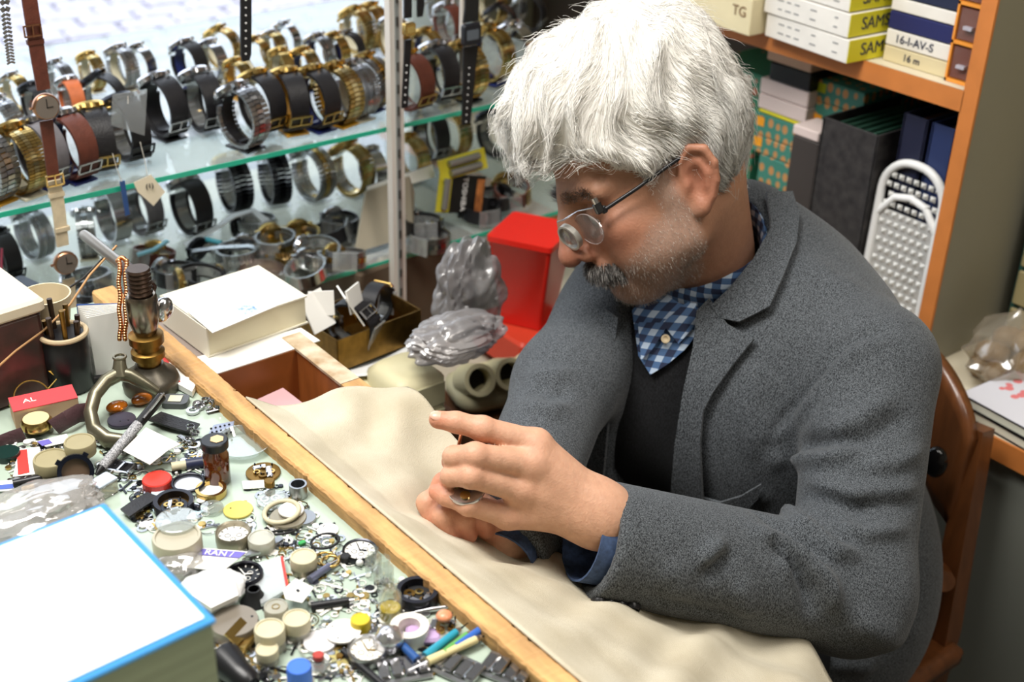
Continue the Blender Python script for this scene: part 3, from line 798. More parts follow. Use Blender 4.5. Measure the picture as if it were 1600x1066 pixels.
patch('lapel', tj, [(1112, 470), (1140, 508), (1182, 532), (1152, 568), (1118, 612), (1103, 640), (1099, 690), (1104, 780), (1100, 830), (1050, 830), (1052, 770), (1058, 690), (1070, 610), (1084, 545), (1090, 490)], .0115, .005, M_jacket, person)
patch('lapel', tj, [(948, 482), (972, 500), (964, 560), (958, 650), (950, 735), (944, 790), (900, 780), (898, 700), (904, 630), (903, 560), (922, 505)], .0115, .005, M_jacket, person)
patch('collar_leaf', tj, [(1192, 312), (1202, 366), (1178, 414), (1144, 456), (1114, 482), (1130, 500), (1160, 506), (1206, 484), (1224, 440), (1240, 392), (1242, 345), (1228, 312)], .0125, .005, M_jacket, person)
patch('pocket_welt', tj, [(1100, 772), (1128, 780), (1160, 770), (1190, 752), (1186, 774), (1160, 800), (1128, 808), (1106, 800)], .0065, .003, M_jacket, person)
# jacket collar: a band round the neck that falls over onto the shoulder
def ring_pts(pl, n=40):
    pl = [Vector(p) for p in pl]; k = len(pl); out = []
    for i in range(n):
        t = i / n * k; a = int(t); u = t - a; p0, p1, p2, p3 = (pl[(a + j - 1) % k] for j in range(4))
        out.append(.5 * ((2*p1) + (-p0+p2)*u + (2*p0-5*p1+4*p2-p3)*u*u + (-p0+3*p1-3*p2+p3)*u**3))
    return out
NB = Vector(NECK_B); na = (Vector(h2w((-.03, 0, -.05))) - NB).normalized()
nfw = (Vector((-1, .12, 0)) - na * Vector((-1, .12, 0)).dot(na)).normalized(); nlf = na.cross(nfw)
def neckpt(a, r, h, ex=1.0):            # a=0 front, 90 = his left
    c, s = math.cos(math.radians(a)), math.sin(math.radians(a))
    return NB + nfw * (c * r * ex) + nlf * (s * r) + na * h
def band(name, prof, a0, a1, m, parent, n=46, drop=None, th=.003):
    """prof: list of (radius, height) across the band; swept round the neck from angle a0 to a1"""
    vs = []; fs = []; k = len(prof)
    for i in range(n + 1):
        a = a0 + (a1 - a0) * i / n; dr = drop(a) if drop else 0
        for r, h in prof: vs.append(neckpt(a, r, h - dr) - Vector(PORG))
    for i in range(n):
        for j in range(k - 1): fs.append((i*k+j, i*k+j+1, (i+1)*k+j+1, (i+1)*k+j))
    me = bpy.data.meshes.new(name); me.from_pydata([tuple(v) for v in vs], [], fs); me.materials.append(m); shade(me, 60)
    o = link(name, me, parent); md = o.modifiers.new('thickness', 'SOLIDIFY'); md.thickness = th; md.offset = 0
    return o
fr = lambda a: .040 * max(0, math.cos(math.radians(a))) ** 1.5
band('shirt_collar', [(.062, -.012), (.0615, .036), (.063, .044), (.067, .036), (.075, -.002)], 22, 338, M_plaid, person, drop=fr)
band('jacket_collar', [(.075, -.02), (.0745, .018), (.078, .026), (.087, .018), (.104, -.016), (.113, -.036)], 52, 308, M_jacket, person, drop=lambda a: .05 * max(0, math.cos(math.radians(a))), th=.004)
sw = lambda P: torso(P, -.014)
sf = patch('shirt_front', sw, [(990, 488), (1000, 555), (1018, 584), (1042, 570), (1070, 548), (1094, 520), (1100, 470), (1060, 450), (1010, 460)], .007, .003, M_plaid, person)
patch('collar_point', sw, [(1000, 506), (1034, 508), (1062, 486), (1092, 470), (1088, 512), (1060, 540), (1040, 516), (1020, 548), (1006, 560)], .0125, .002, M_plaid, person, step=7)
h = march(sw, 1040, 532); nr = grad(sw, h)
MB().lathe([(.0, .001), (.0022, .0012), (.0030, .0022), (.0046, .0022), (.0050, .001), (.0050, -.001)], frame(h + nr * .0145 - PORG, nr)).build('shirt_button', mat('cream_button', '#d9c7a4', .4), person, 50)
for x, y in ((936, 951), (952, 954), (969, 957), (988, 962)):
    h = None
    for dy in range(-10, 70, 3):                      # climb until the ray meets the sleeve's lower edge
        q = march(jacket_w, x, y - dy)
        if q is not None and abs(float(jacket_w(q[None].astype(np.float32))[0])) < 4e-4: h = march(jacket_w, x, y - dy - 5); break
    if h is None: continue
    nr = grad(jacket_w, h)
    MB().lathe([(.0, .0035), (.0045, .0035), (.0065, .0042), (.0075, .002), (.0075, -.001)], frame(h + nr * .001 - PORG, nr)).build('cuff_button', M_black, person, 50)
for Cc, ax, r in ((C_L, axL, .0405), (C_R, axR, .037)):
    MB().pipe(r, r - .002, .05, frame(Vector(Cc + ax * -.038 - PORG), ax)).build('shirt_cuff', mat('blue_shirt_cuff', '#3d5072', .8, noise=.4, nscale=200), person, 50)
# ================================================================== hair, moustache, brows, stubble
M_hair = bpy.data.materials.new('white_hair'); M_hair.use_nodes = True
_nt = M_hair.node_tree; _b = _nt.nodes['Principled BSDF']; _a = _nt.nodes.new('ShaderNodeAttribute'); _a.attribute_name = 'tint'
_nt.links.new(_a.outputs['Color'], _b.inputs['Base Color']); _b.inputs['Roughness'].default_value = .45; _b.inputs['Specular IOR Level'].default_value = .4
hr = np.random.default_rng(11)
def hairline(f):            # lower limit of the hair (head up axis) along the forward axis
    return np.interp(f, [-.12, -.06, -.030, -.012, .012, .030, .050, .064, .075, .12], [-.045, -.045, -.030, .030, .034, .030, .050, .064, .074, .076])
def hairvol(p):
    d = s_ell(p, (-.008, 0, .060), (.108, .090, .104))
    d = smin(d, s_ell(p, (.052, 0, .108), (.066, .072, .056)), .05)
    d = smin(d, s_ell(p, (-.015, 0, .115), (.090, .078, .058)), .04)
    lim = hairline(p[:, 0]) - .006
    w = .006 * np.sin(p[:, 0] * 75 + 2 * np.sin(p[:, 2] * 50)) * np.sin(p[:, 1] * 68 + 1.3) + .004 * np.sin(p[:, 0] * 150 + p[:, 2] * 90) * np.sin(p[:, 1] * 120)
    return smax(d + w.astype(np.float32) - .0, (lim - p[:, 2]).astype(np.float32), .02)
V, F = surface_nets(hairvol, (-.16, -.125, -.07), (.16, .125, .21), .0036)
hair_hit = V
N = normals(V, F)
# strands
CROWN = np.array([-.035, .012, .165])
def strands(roots, norms, nseg, length, width, flowfn, lift0, lift1, jitter, volfn, grav=0.0):
    n = len(roots); P = [roots]; p = roots.copy(); d = flowfn(p, norms); step = (length / nseg)[:, None]
    for k in range(nseg):
        nn = np.stack([volfn(p + np.array(e, np.float32) * .002) - volfn(p - np.array(e, np.float32) * .002) for e in np.eye(3)], 1); nn /= np.maximum(np.linalg.norm(nn, axis=1, keepdims=True), 1e-6)
        fl = flowfn(p, nn); d = .55 * d + .45 * fl + hr.normal(0, jitter, (n, 3)); d /= np.linalg.norm(d, axis=1, keepdims=True)
        p = p + d * step
        sd = volfn(p.astype(np.float32)); tgt = lift0 + (lift1 - lift0) * (k + 1) / nseg
        p = p + nn * np.clip(tgt - sd, -.004, .006)[:, None]
        P.append(p.copy())
    return np.stack(P, 1)                       # n, nseg+1, 3
def ribbon(S, width, taper=.25):
    n, k, _ = S.shape; V = []; t = np.gradient(S, axis=1); t /= np.maximum(np.linalg.norm(t, axis=2, keepdims=True), 1e-9)
    a = hr.normal(size=(n, 1, 3)); a = a - t * (a * t).sum(2, keepdims=True); a /= np.maximum(np.linalg.norm(a, axis=2, keepdims=True), 1e-9); b = np.cross(t, a)
    w = np.linspace(1, taper, k)[None, :, None] * np.asarray(width).reshape(-1, 1, 1)
    R = np.stack([S + a * w, S + (-.5 * a + .866 * b) * w, S + (-.5 * a - .866 * b) * w], 2)      # n,k,3,3
    V = R.reshape(-1, 3); base = (np.arange(n) * k * 3)[:, None, None] + (np.arange(k - 1) * 3)[None, :, None]
    F = []
    for j in range(3):
        jj = (j + 1) % 3; F.append(np.stack([base + j, base + jj, base + 3 + jj, base + 3 + j], -1).reshape(-1, 4))
    return V, np.concatenate(F)
def flow(p, nn):
    r = p - CROWN; sidew = np.clip((np.abs(p[:, 1]) - .045) / .04, 0, 1)[:, None] * np.clip((.115 - p[:, 2]) / .05, 0, 1)[:, None]
    fw = np.clip((p[:, 0] - .0) / .06, 0, 1)[:, None]
    v = r / np.maximum(np.linalg.norm(r, axis=1, keepdims=True), 1e-6)
    v = v * (1 - sidew) + sidew * np.array([-.45, 0, -1.0]) * (1 - .6 * fw) + fw * np.array([.55, .15, -.25]) * (1 - .4 * sidew)
    v += .35 * np.stack([np.sin(p[:, 1] * 90 + p[:, 2] * 40), np.sin(p[:, 0] * 80 + 1), np.sin(p[:, 0] * 60 + p[:, 1] * 70)], 1)
    v = v - nn * (v * nn).sum(1, keepdims=True)
    return v / np.maximum(np.linalg.norm(v, axis=1, keepdims=True), 1e-6)
ok = np.where((N[:, 2] > -.75) | (V[:, 2] > .02))[0]
nst = 15000
ix = hr.choice(ok, nst); R0 = V[ix] + hr.normal(0, .0015, (nst, 3)); N0 = N[ix]
L = hr.uniform(.022, .052, nst)
S = strands(R0.astype(np.float64), N0, 5, L, .0004, flow, -.001, .0035, .10, hairvol)
nf = 900                                            # flyaway hairs
ix = hr.choice(ok, nf); S2 = strands(V[ix].astype(np.float64), N[ix], 5, hr.uniform(.02, .045, nf), .0003, flow, .002, .013, .22, hairvol)
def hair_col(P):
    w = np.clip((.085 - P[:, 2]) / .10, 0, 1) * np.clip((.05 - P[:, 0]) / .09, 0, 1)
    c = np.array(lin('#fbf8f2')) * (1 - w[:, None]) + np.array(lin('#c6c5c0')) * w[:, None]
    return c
v1, f1 = ribbon(S, hr.uniform(.00028, .00055, nst)); v2, f2 = ribbon(S2, hr.uniform(.00018, .0003, nf))
sh = hr.choice([1.0, 1.0, .92, .82, .66], nst).repeat(S.shape[1] * 3)
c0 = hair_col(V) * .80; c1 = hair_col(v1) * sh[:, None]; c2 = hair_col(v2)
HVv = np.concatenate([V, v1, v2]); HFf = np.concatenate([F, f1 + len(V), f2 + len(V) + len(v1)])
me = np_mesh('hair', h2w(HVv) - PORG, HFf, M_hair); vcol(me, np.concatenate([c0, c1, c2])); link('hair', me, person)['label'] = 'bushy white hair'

# short hairs straight on the skin
def skin_hairs(name, lab, mask, n, length, width, dirv, cols, lay=.6, lift=0.0, jit=.0009):
    cand = np.where(mask)[0]
    if not len(cand): return
    ix = hr.choice(cand, n); p = hl[ix].astype(np.float64) + hr.normal(0, jit, (n, 3))
    nn = HNl[ix]; d = np.asarray(dirv(p)) * lay + nn * (1 - lay) + hr.normal(0, .18, (n, 3)); d /= np.linalg.norm(d, axis=1, keepdims=True)
    Ls = hr.uniform(.6, 1.1, n)[:, None] * length; p = p + nn * lift
    S = np.stack([p, p + d * Ls * .5, p + (d + np.asarray(dirv(p)) * .35) * Ls], 1)
    v, f = ribbon(S, hr.uniform(.7, 1.2, n) * width, .4); cc = np.array([lin(c) for c in cols])[hr.integers(0, len(cols), n)].repeat(9, 0)
    me = np_mesh(name, h2w(v) - PORG, f, M_hair); vcol(me, cc); o = link(name, me, person)
    if lab: o['label'] = lab
HNl = normals(HV, HF) @ HR
st_mask = (beard > .35) & (np.linalg.norm((ha - np.array([.097, 0, -.056])) / np.array([.02, .026, .007]), axis=1) > 1)
skin_hairs('stubble', 'short grey beard stubble', st_mask, 5000, .0023, .00013, lambda p: np.tile([-.1, 0, -1.0], (len(p), 1)), ['#cfcac2', '#a59c92', '#6f665e', '#857b72'], .45)
mm = (np.abs(hl[:, 2] + .042 + ha[:, 1] * .30) < .0085) & (hl[:, 0] > .078) & (ha[:, 1] < .032)
skin_hairs('moustache', 'dark grey moustache', mm, 2300, .0095, .00030, lambda p: np.stack([np.full(len(p), .15), np.sign(p[:, 1]) * .5, np.full(len(p), -.8)], 1), ['#2c2927', '#45413e', '#38342f', '#5a5551', '#8d8883', '#b0aba5'], .6, .0005)
for s, nmz in ((1, 'left'), (-1, 'right')):
    bm_ = (np.abs(hl[:, 2] - .036 + .10 * np.abs(ha[:, 1] - .030)) < .0042) & (hl[:, 0] > .060) & (hl[:, 1] * s > .010) & (hl[:, 1] * s < .056)
    skin_hairs('eyebrow', None, bm_, 420, .010, .00020, lambda p: np.stack([np.full(len(p), -.1), np.sign(p[:, 1]) * 1.0, np.full(len(p), .25)], 1), ['#4a403a', '#6a5e56', '#3a312c', '#8a8078'], .7, .0, .0020)
# ================================================================== eyeglasses with loupe, and what he holds
eg = root('eyeglasses', 'rimless eyeglasses with black temples and a clip-on loupe worn by the man', 'eyeglasses', tuple(h2w((.1, 0, .02))))
EO = h2w((.1, 0, .02))
def H_(p): return h2w(p) - EO
M_chrome = mat('chrome', '#c8c8cc', .18, metal=1); M_gold = mat('gold_plate', '#c6a765', .25, metal=1); M_steel = mat('brushed_steel', '#a9aaac', .32, metal=1)
M_brass = mat('old_brass', '#8a6a35', .4, metal=1, noise=.3, nscale=80)
M_lens = clear('lens_glass', '#e8eef0', .06, .02, .16)
for s in (1, -1):
    MB().tube([H_((.078, .068 * s, .016)), H_((.045, .076 * s, .020)), H_((.0, .081 * s, .026)), H_((-.016, .082 * s, .027)), H_((-.030, .081 * s, .012))], [.0022, .0021, .0020, .0020, .0018], n=8).build('temple', M_black, eg, 60)
    MB().box(.006, .006, .0075, frame(H_((.080, .066 * s, .016)), HR[:, 2], HR[:, 0]), bev=.001).build('hinge', M_black, eg)
    # lens: slightly bowed sheet
    vs = []; fs = []; n = 22
    for i in range(n):
        a = 2 * math.pi * i / n; vs.append(H_((.1005 - .020 * (s * .5 + .5 * s * math.cos(a)) * s * .55, s * (.036 + .027 * math.cos(a)), .002 + .018 * math.sin(a) * (1 if math.sin(a) < 0 else .85))))
    fs = [tuple(range(n))]; o = MB().add(vs, fs).build('lens', M_lens, eg); md = o.modifiers.new('thickness', 'SOLIDIFY'); md.thickness = .0015
    MB().tube(vs, .00035, n=5, closed=True).build('lens_edge', mat('lens_edge_tint', '#b9a7a4', .2), eg)
MB().tube([H_((.103, -.010, .012)), H_((.107, 0, .016)), H_((.103, .010, .012))], .0010, n=6).build('bridge', M_chrome, eg, 60)
MB().tube([H_((.083, .066, .021)), H_((.100, .050, .024)), H_((.112, .030, .020)), H_((.116, .016, .019))], .0009, n=6).build('clip_arm', M_chrome, eg, 60)
MB().box(.009, .008, .012, frame(H_((.084, .066, .020)), HR[:, 2], HR[:, 0]), bev=.0015).build('clip_block', mat('dark_chrome', '#5a5c60', .25, metal=1), eg)
MB().cyl(.0035, .006, frame(H_((.084, .068, .025)), HR[:, 2]), n=12).build('clip_screw', M_chrome, eg, 40)
Ml = frame(H_((.112, .019, .000)), h2w((1, .35, -.15)) - h2w((0, 0, 0)))
lp = MB().pipe(.0148, .0125, .006, Ml, n=30, z0=-.003).build('loupe_rim', mat('loupe_rim_grey', '#b9b6ae', .35, metal=.6), eg, 40)
MB().lathe([(.0125, -.0012), (.0125, .0012), (.006, .0026)], Ml, n=28).build('loupe_lens', M_lens, lp, 60)
MB().cyl(.0125, .0008, frame(H_((.112, .019, .000)) , -(h2w((1, .35, -.15)) - h2w((0, 0, 0)))), n=28, z0=.002).build('loupe_back', M_lens, lp)

hm = dep(729, 767, 1.110)
r = root('watch_movement', 'small silver watch movement pinched between the fingers of both hands', 'watch movement', tuple(hm))
Mm = frame((0, 0, 0), Vector((-.25, -.15, .95)))
MB().cyl(.0165, .0035, Mm, n=30, bev=.0006).build('main_plate', M_chrome, r, 40)
g = MB()
for a, d, q in ((0, .008, .004), (2, .009, .0035), (4, .008, .0045)): g.cyl(q, .0012, Mm @ T((d * math.cos(a), d * math.sin(a), .0035)), n=14)
g.build('gears', M_gold, r, 40)
a, b = dep(721, 676, 1.135), dep(711, 722, 1.125)
r = root('fine_screwdriver', 'thin copper coloured screwdriver shaft held between index and middle finger', 'screwdriver', tuple(b))
MB().tube([Vector(a - b), Vector((a - b) * .4), Vector((0, 0, 0))], [.0016, .0016, .0007], n=8).build('shaft', mat('copper_metal', '#b5714e', .3, metal=1), r, 50)
MB().tube([Vector((a - b) * 1.0), Vector((a - b) * 1.45)], .0026, n=10).build('handle', M_chrome, r, 50)

# ================================================================== watches
M_bl = mat('black_leather', '#1b1a1d', .42, noise=.2, nscale=120, bump=.3, bscale=500)
M_brl = mat('brown_leather', '#5d2f22', .5, noise=.25, nscale=120, bump=.3, bscale=500)
M_orl = mat('orange_leather', '#c4693c', .5, noise=.2, nscale=120)
M_grl = mat('grey_leather', '#6d6a6e', .45, noise=.2, nscale=120)
M_bel = mat('beige_leather', '#d2c2a4', .6, noise=.15, nscale=100)
M_gun = mat('gunmetal', '#3c3d42', .3, metal=1)
M_navy = mat('navy_plastic', '#1f2a66', .3); M_amber = mat('amber_plastic', '#d39a2c', .35); M_cream2 = mat('cream_plastic', '#e2dbc0', .4)
M_clip = clear('clear_plastic', '#e9ecec', .16, .06, .16); M_white = mat('white_plastic', '#e6e6e4', .4)
M_dialw = mat('white_dial', '#e9e7e0', .35); M_dialb = mat('black_dial', '#141416', .25); M_dialg = mat('gold_dial', '#c9b06a', .35, metal=.6)
M_whitel = mat('white_strap', '#dfe3e8', .45); M_tealp = mat('teal_plastic', '#3fa3b4', .4); M_rubber = mat('black_rubber', '#161618', .6)
def loop_pt(a, ay, az, cz): return Vector((0, ay * math.cos(a), cz + az * math.sin(a)))
def loop_strip(ay, az, cz, wd, th, a0, a1, n=40, taper=0):
    m = MB(); vs = []; fs = []
    for i in range(n + 1):
        a = a0 + (a1 - a0) * i / n; p = loop_pt(a, ay, az, cz); nr = Vector((0, math.cos(a) / ay, math.sin(a) / az)).normalized()
        wv = wd / 2 * (1 - taper * math.sin(math.pi * i / n))
        for sx, so in ((-1, 0), (1, 0), (1, 1), (-1, 1)): vs.append(p + Vector((sx * wv, 0, 0)) + nr * (so * th))
    for i in range(n):
        for k in range(4): fs.append((i*4+k, i*4+(k+1) % 4, (i+1)*4+(k+1) % 4, (i+1)*4+k))
    fs += [(3, 2, 1, 0), (n*4, n*4+1, n*4+2, n*4+3)]
    return m.add(vs, fs)
def loop_links(ay, az, cz, wd, th, a0, a1, n, cols, mids=(0, 1, 0)):
    m = MB()
    for i in range(n):
        a = a0 + (a1 - a0) * (i + .5) / n; p = loop_pt(a, ay, az, cz); nr = Vector((0, math.cos(a) / ay, math.sin(a) / az)).normalized()
        L = abs(a1 - a0) / n * (ay + az) / 2
        x0 = -wd / 2
        for c, fr in enumerate(cols):
            m.box(wd * fr * .94, L * .88, th * (1.15 if c == 1 else 1), frame(p + nr * th * .5, nr, (1, 0, 0)) @ T((x0 + wd * fr / 2, (L * .2 if c == 1 else 0), 0)), mi=mids[c % 3]); x0 += wd * fr
    return m
PARTS = {}
def style(key):
    """key: strap kind, case metal, clip kind, dial"""
    if key in PARTS: return PARTS[key]
    strap, metal, clip, dial = key; ay, az, cz = .0255, .0285, .0335
    cm = {'gold': M_gold, 'silver': M_chrome, 'black': M_gun, 'steel': M_steel}[metal]; P = []
    ca = math.radians(52); span = math.radians(44)
    a0, a1 = ca + span * .80, ca - span * .80 + 2 * math.pi
    wd = .0235
    def keep(nm, mb, mats, sm=40):
        me = bpy.data.meshes.new(nm); me.from_pydata(mb.v, [], mb.f)
        mats = mats if isinstance(mats, list) else [mats]
        for q in mats: me.materials.append(q)
        if len(mats) > 1: me.polygons.foreach_set('material_index', mb.m)
        if sm: shade(me, sm)
        P.append((nm, me))
    if strap in ('gold', 'silver', 'twotone', 'blacklink'):
        ms = {'gold': [M_gold, mat('bright_gold', '#e0cb94', .2, metal=1)], 'silver': [M_steel, M_chrome], 'twotone': [M_steel, M_gold], 'blacklink': [M_gun, mat('black_steel', '#1c1c20', .3, metal=1)]}[strap]
        keep('bracelet', loop_links(ay, az, cz, wd, .0030, a0, a1, 30, (.32, .36, .32)), ms, None)
        keep('clasp', loop_strip(ay + .0032, az + .0032, cz, wd * .9, .0012, math.radians(235), math.radians(290), 10), ms[0])
    elif strap == 'mesh':
        keep('bracelet', loop_links(ay, az, cz, wd, .0024, a0, a1, 46, (.25, .25, .25, .25), (0, 1, 0)), [M_steel, M_chrome], None)
    elif strap == 'goldmesh':
        keep('bracelet', loop_links(ay, az, cz, wd, .0026, a0, a1, 46, (.25, .25, .25, .25), (0, 1, 0)), [M_gold, mat('bright_gold', '#e0cb94', .2, metal=1)], None)
    elif strap == 'bangle':
        keep('bracelet', loop_strip(ay, az, cz, wd * .8, .0022, a0, a1, 40), cm)
    else:
        lm = {'black': M_bl, 'brown': M_brl, 'orange': M_orl, 'grey': M_grl, 'white': M_whitel}[strap]
        keep('strap', loop_strip(ay, az, cz, wd, .0030, a0, a1, 44, .14), lm)
        b = MB(); aa = math.radians(205)
        p = loop_pt(aa, ay + .003, az + .003, cz); nr = Vector((0, math.cos(aa), math.sin(aa)))
        Mb = frame(p + nr * .0012, nr, (1, 0, 0))
        for t in (T((0, .0055, 0)), T((0, -.0055, 0))): b.box(.0255, .0016, .0018, Mb @ t)
        for sx in (-.0122, .0122): b.box(.0016, .012, .0018, Mb @ T((sx, 0, 0)))
        b.box(.0014, .012, .0014, Mb @ T((0, 0, .0005)))
        keep('buckle', b, cm, None)
        keep('keeper', loop_strip(ay + .0028, az + .0028, cz, wd * 1.06, .0018, math.radians(222), math.radians(233), 4), lm, None)
    pc = loop_pt(ca, ay, az, cz); nr = Vector((0, math.cos(ca), math.sin(ca))); Mc = frame(pc + nr * .001, nr, (1, 0, 0))
    c = MB().lathe([(.0150, -.003), (.0180, -.0015), (.0190, .003), (.0170, .0062), (.0150, .0066)], Mc, n=28)
    for sx in (-1, 1):
        for sy in (-1, 1): c.box(.0035, .009, .004, Mc @ T((sx * .0085, sy * .0175, 0)))
    c.cyl(.0022, .004, Mc @ T((.0178, 0, .0015)) @ Euler((0, math.pi/2, 0)).to_matrix().to_4x4(), n=10)
    keep('case', c, cm)
    d = MB().cyl(.0150, .0006, Mc, n=28, z0=.0062)
    hm_ = M_gold if dial == 'b' else M_gun
    d.box(.0010, .0100, .0006, Mc @ T((0, .004, .0070)), 1); d.box(.0010, .0075, .0006, Mc @ T((.003, 0, .0070), rz=-1.2), 1)
    for k in range(12):
        a = k * math.pi / 6; d.box(.0009, .0026, .0005, Mc @ T((.0125 * math.sin(a), .0125 * math.cos(a), .0069), rz=-a), 1)
    keep('dial', d, [{'w': M_dialw, 'b': M_dialb, 'g': M_dialg}[dial], hm_], None)
    clm = {'clear': M_clip, 'black': M_black, 'amber': M_amber, 'blue': M_navy, 'cream': M_cream2}[clip]
    cl = loop_strip(ay - .0015, az - .0015, cz, .013, .0013, math.radians(-78), math.radians(225), 30)
    cl.box(.026, .034, .0022, T((0, 0, .0011))); cl.box(.010, .006, .006, T((0, .004, .0045)))
    keep('display_clip', cl, clm)
    PARTS[key] = P; return P
def put(key, M, label, group, nm='wristwatch'):
    r = root(nm, label, 'watch', M=M, group=group)
    for pn, me in style(key): link(pn, me, r)
    return r
G1 = 'watches displayed on the upper glass shelf'; G2 = 'watches on the lower glass shelf'
# (x, y of the foot in the picture, height in picture points, strap, metal, clip, dial, turn, label)
UP = [
    (36, 306, 108, 'goldmesh', 'gold', 'cream', 'g', 8, 'gold mesh bracelet watch at the left end of the front row'),
    (8, 312, 104, 'silver', 'gold', 'amber', 'w', 14, 'gold and silver bracelet watch cut off by the left picture edge'),
    (12, 240, 78, 'silver', 'silver', 'clear', 'w', 10, 'wide silver ribbed bracelet watch behind the gold mesh one'),
    (76, 288, 92, 'grey', 'silver', 'blue', 'b', 6, 'grey strap watch on blue stand behind the hanging brown strap'),
    (112, 282, 96, 'brown', 'silver', 'blue', 'w', 4, 'dark brown leather watch with silver top just right of the hanging brown strap'),
    (158, 268, 112, 'black', 'gold', 'clear', 'w', -14, 'large black leather watch with gold case left of the clear tag'),
    (206, 252, 104, 'black', 'black', 'clear', 'b', -4, 'black strap watch behind the clear plastic tag'),
    (262, 214, 88, 'black', 'silver', 'black', 'w', 0, 'black leather watch on a clear tall clip with dark foot'),
    (322, 206, 96, 'black', 'silver', 'clear', 'w', -8, 'black leather watch with ornate bright silver case'),
    (384, 230, 92, 'silver', 'silver', 'black', 'b', 6, 'slim silver bracelet watch on a black foot at the shelf edge'),
    (424, 206, 88, 'black', 'gold', 'clear', 'g', 0, 'black leather watch with brown gold inside beside the slim silver bracelet'),
    (458, 205, 88, 'black', 'gold', 'amber', 'g', -16, 'black leather watch with golden buckle on amber foot'),
    (497, 200, 84, 'black', 'gold', 'blue', 'b', 0, 'black leather watch with gold inside on navy foot'),
    (524, 196, 82, 'gold', 'gold', 'amber', 'g', 6, 'ornate gold bracelet watch on amber foot'),
    (556, 186, 78, 'mesh', 'silver', 'cream', 'w', 0, 'silver mesh bracelet watch left of the shelf post'),
    (586, 168, 74, 'twotone', 'gold', 'blue', 'w', 6, 'two tone watch with bright blue clip against the shelf post'),
    (642, 178, 82, 'brown', 'gold', 'clear', 'g', 0, 'brown leather watch just right of the shelf post'),
    (694, 156, 88, 'black', 'silver', 'clear', 'b', -12, 'big black leather watch with silver inside left of the digital watch'),
    (722, 158, 84, 'gold', 'gold', 'black', 'w', 0, 'gold bracelet watch behind the hanging black digital watch'),
    (768, 128, 78, 'goldmesh', 'gold', 'blue', 'g', 4, 'gold watch with blue clip right of the digital watch'),
    (806, 112, 66, 'bangle', 'silver', 'cream', 'b', 0, 'plain silver bangle watch near the white hair'),
    (30, 176, 54, 'gold', 'silver', 'cream', 'w', 12, 'small pale gold watch in the back row at the far left'),
    (62, 196, 58, 'black', 'black', 'clear', 'b', 0, 'black watch half hidden behind the ribbed silver bracelet'),
    (98, 158, 56, 'mesh', 'silver', 'clear', 'w', 10, 'silver mesh watch in the back row left of the hanging brown strap'),
    (118, 190, 60, 'orange', 'silver', 'clear', 'w', -10, 'watch with bright orange leather strap behind the hanging round watch'),
    (148, 142, 52, 'gold', 'gold', 'cream', 'w', 0, 'pale gold watch in the back row above the orange strap'),
    (168, 188, 66, 'black', 'black', 'clear', 'b', 32, 'wide blue black strap watch lying in the second row'),
    (196, 140, 60, 'silver', 'silver', 'cream', 'w', 0, 'silver link watch standing tall in the back row'),
    (224, 134, 56, 'bangle', 'silver', 'cream', 'w', 8, 'pale grey bangle watch in the back row left of the black box'),
    (300, 136, 64, 'black', 'silver', 'blue', 'b', 4, 'navy watch beside the black display box in the back row'),
    (336, 130, 58, 'bangle', 'silver', 'cream', 'w', 0, 'silver bangle watch with white oval in the back row'),
    (352, 108, 58, 'goldmesh', 'gold', 'cream', 'w', 20, 'gold topped cream mesh watch below the hanging rubber strap'),
    (376, 154, 54, 'gold', 'gold', 'amber', 'g', 0, 'small gold watch left of the black leather one with gold inside'),
    (404, 118, 52, 'bangle', 'gold', 'cream', 'w', 16, 'cream and gold bangle watch right of the hanging rubber strap'),
    (430, 106, 50, 'gold', 'silver', 'cream', 'g', 0, 'narrow gold watch in the back row behind the black straps'),
    (450, 92, 50, 'bangle', 'silver', 'blue', 'w', 8, 'silver ring watch left of the black stand'),
    (446, 138, 54, 'bangle', 'gold', 'cream', 'g', -10, 'rose gold bangle watch in the second row'),
    (478, 140, 56, 'gold', 'gold', 'blue', 'g', 0, 'gold watch with dark blue clip in the second row'),
    (502, 118, 56, 'mesh', 'silver', 'blue', 'w', 0, 'silver mesh watch with blue clip in the second row'),
    (527, 112, 52, 'bangle', 'gold', 'cream', 'w', 0, 'pale brass ring watch in the second row'),
    (548, 104, 48, 'black', 'silver', 'blue', 'b', 14, 'navy and black watch above the silver mesh one'),
    (562, 84, 62, 'gold', 'gold', 'cream', 'g', 4, 'tall pale gold watch in the back row left of the post'),
    (584, 76, 60, 'gold', 'gold', 'clear', 'w', -6, 'yellow gold ribbed bracelet in the back row near the post'),
    (622, 96, 60, 'goldmesh', 'silver', 'cream', 'w', 0, 'silver gold mesh watch behind the shelf post'),
    (664, 106, 54, 'gold', 'gold', 'blue', 'g', 0, 'gold watch with navy clip left of the thin rod'),
    (702, 70, 56, 'brown', 'silver', 'clear', 'w', -6, 'brown and silver watch above the big black leather one'),
    (690, 44, 52, 'bangle', 'silver', 'clear', 'w', 0, 'pale silver bangle in the back row behind the thin rod'),
    (768, 40, 54, 'gold', 'silver', 'cream', 'w', 0, 'gold and silver watch in the back row right of the digital watch'),
    (782, 66, 52, 'black', 'black', 'clear', 'b', 26, 'black leather watch in the second row near the hair'),
    (800, 36, 52, 'silver', 'silver', 'clear', 'w', 0, 'silver link watch at the right end of the back row'),
    (826, 50, 52, 'black', 'silver', 'clear', 'b', 20, 'dark strap watch peeping out left of the hair'),
    (724, 22, 50, 'silver', 'silver', 'clear', 'w', 0, 'silver watch at the top of the picture left of the digital watch'),
]
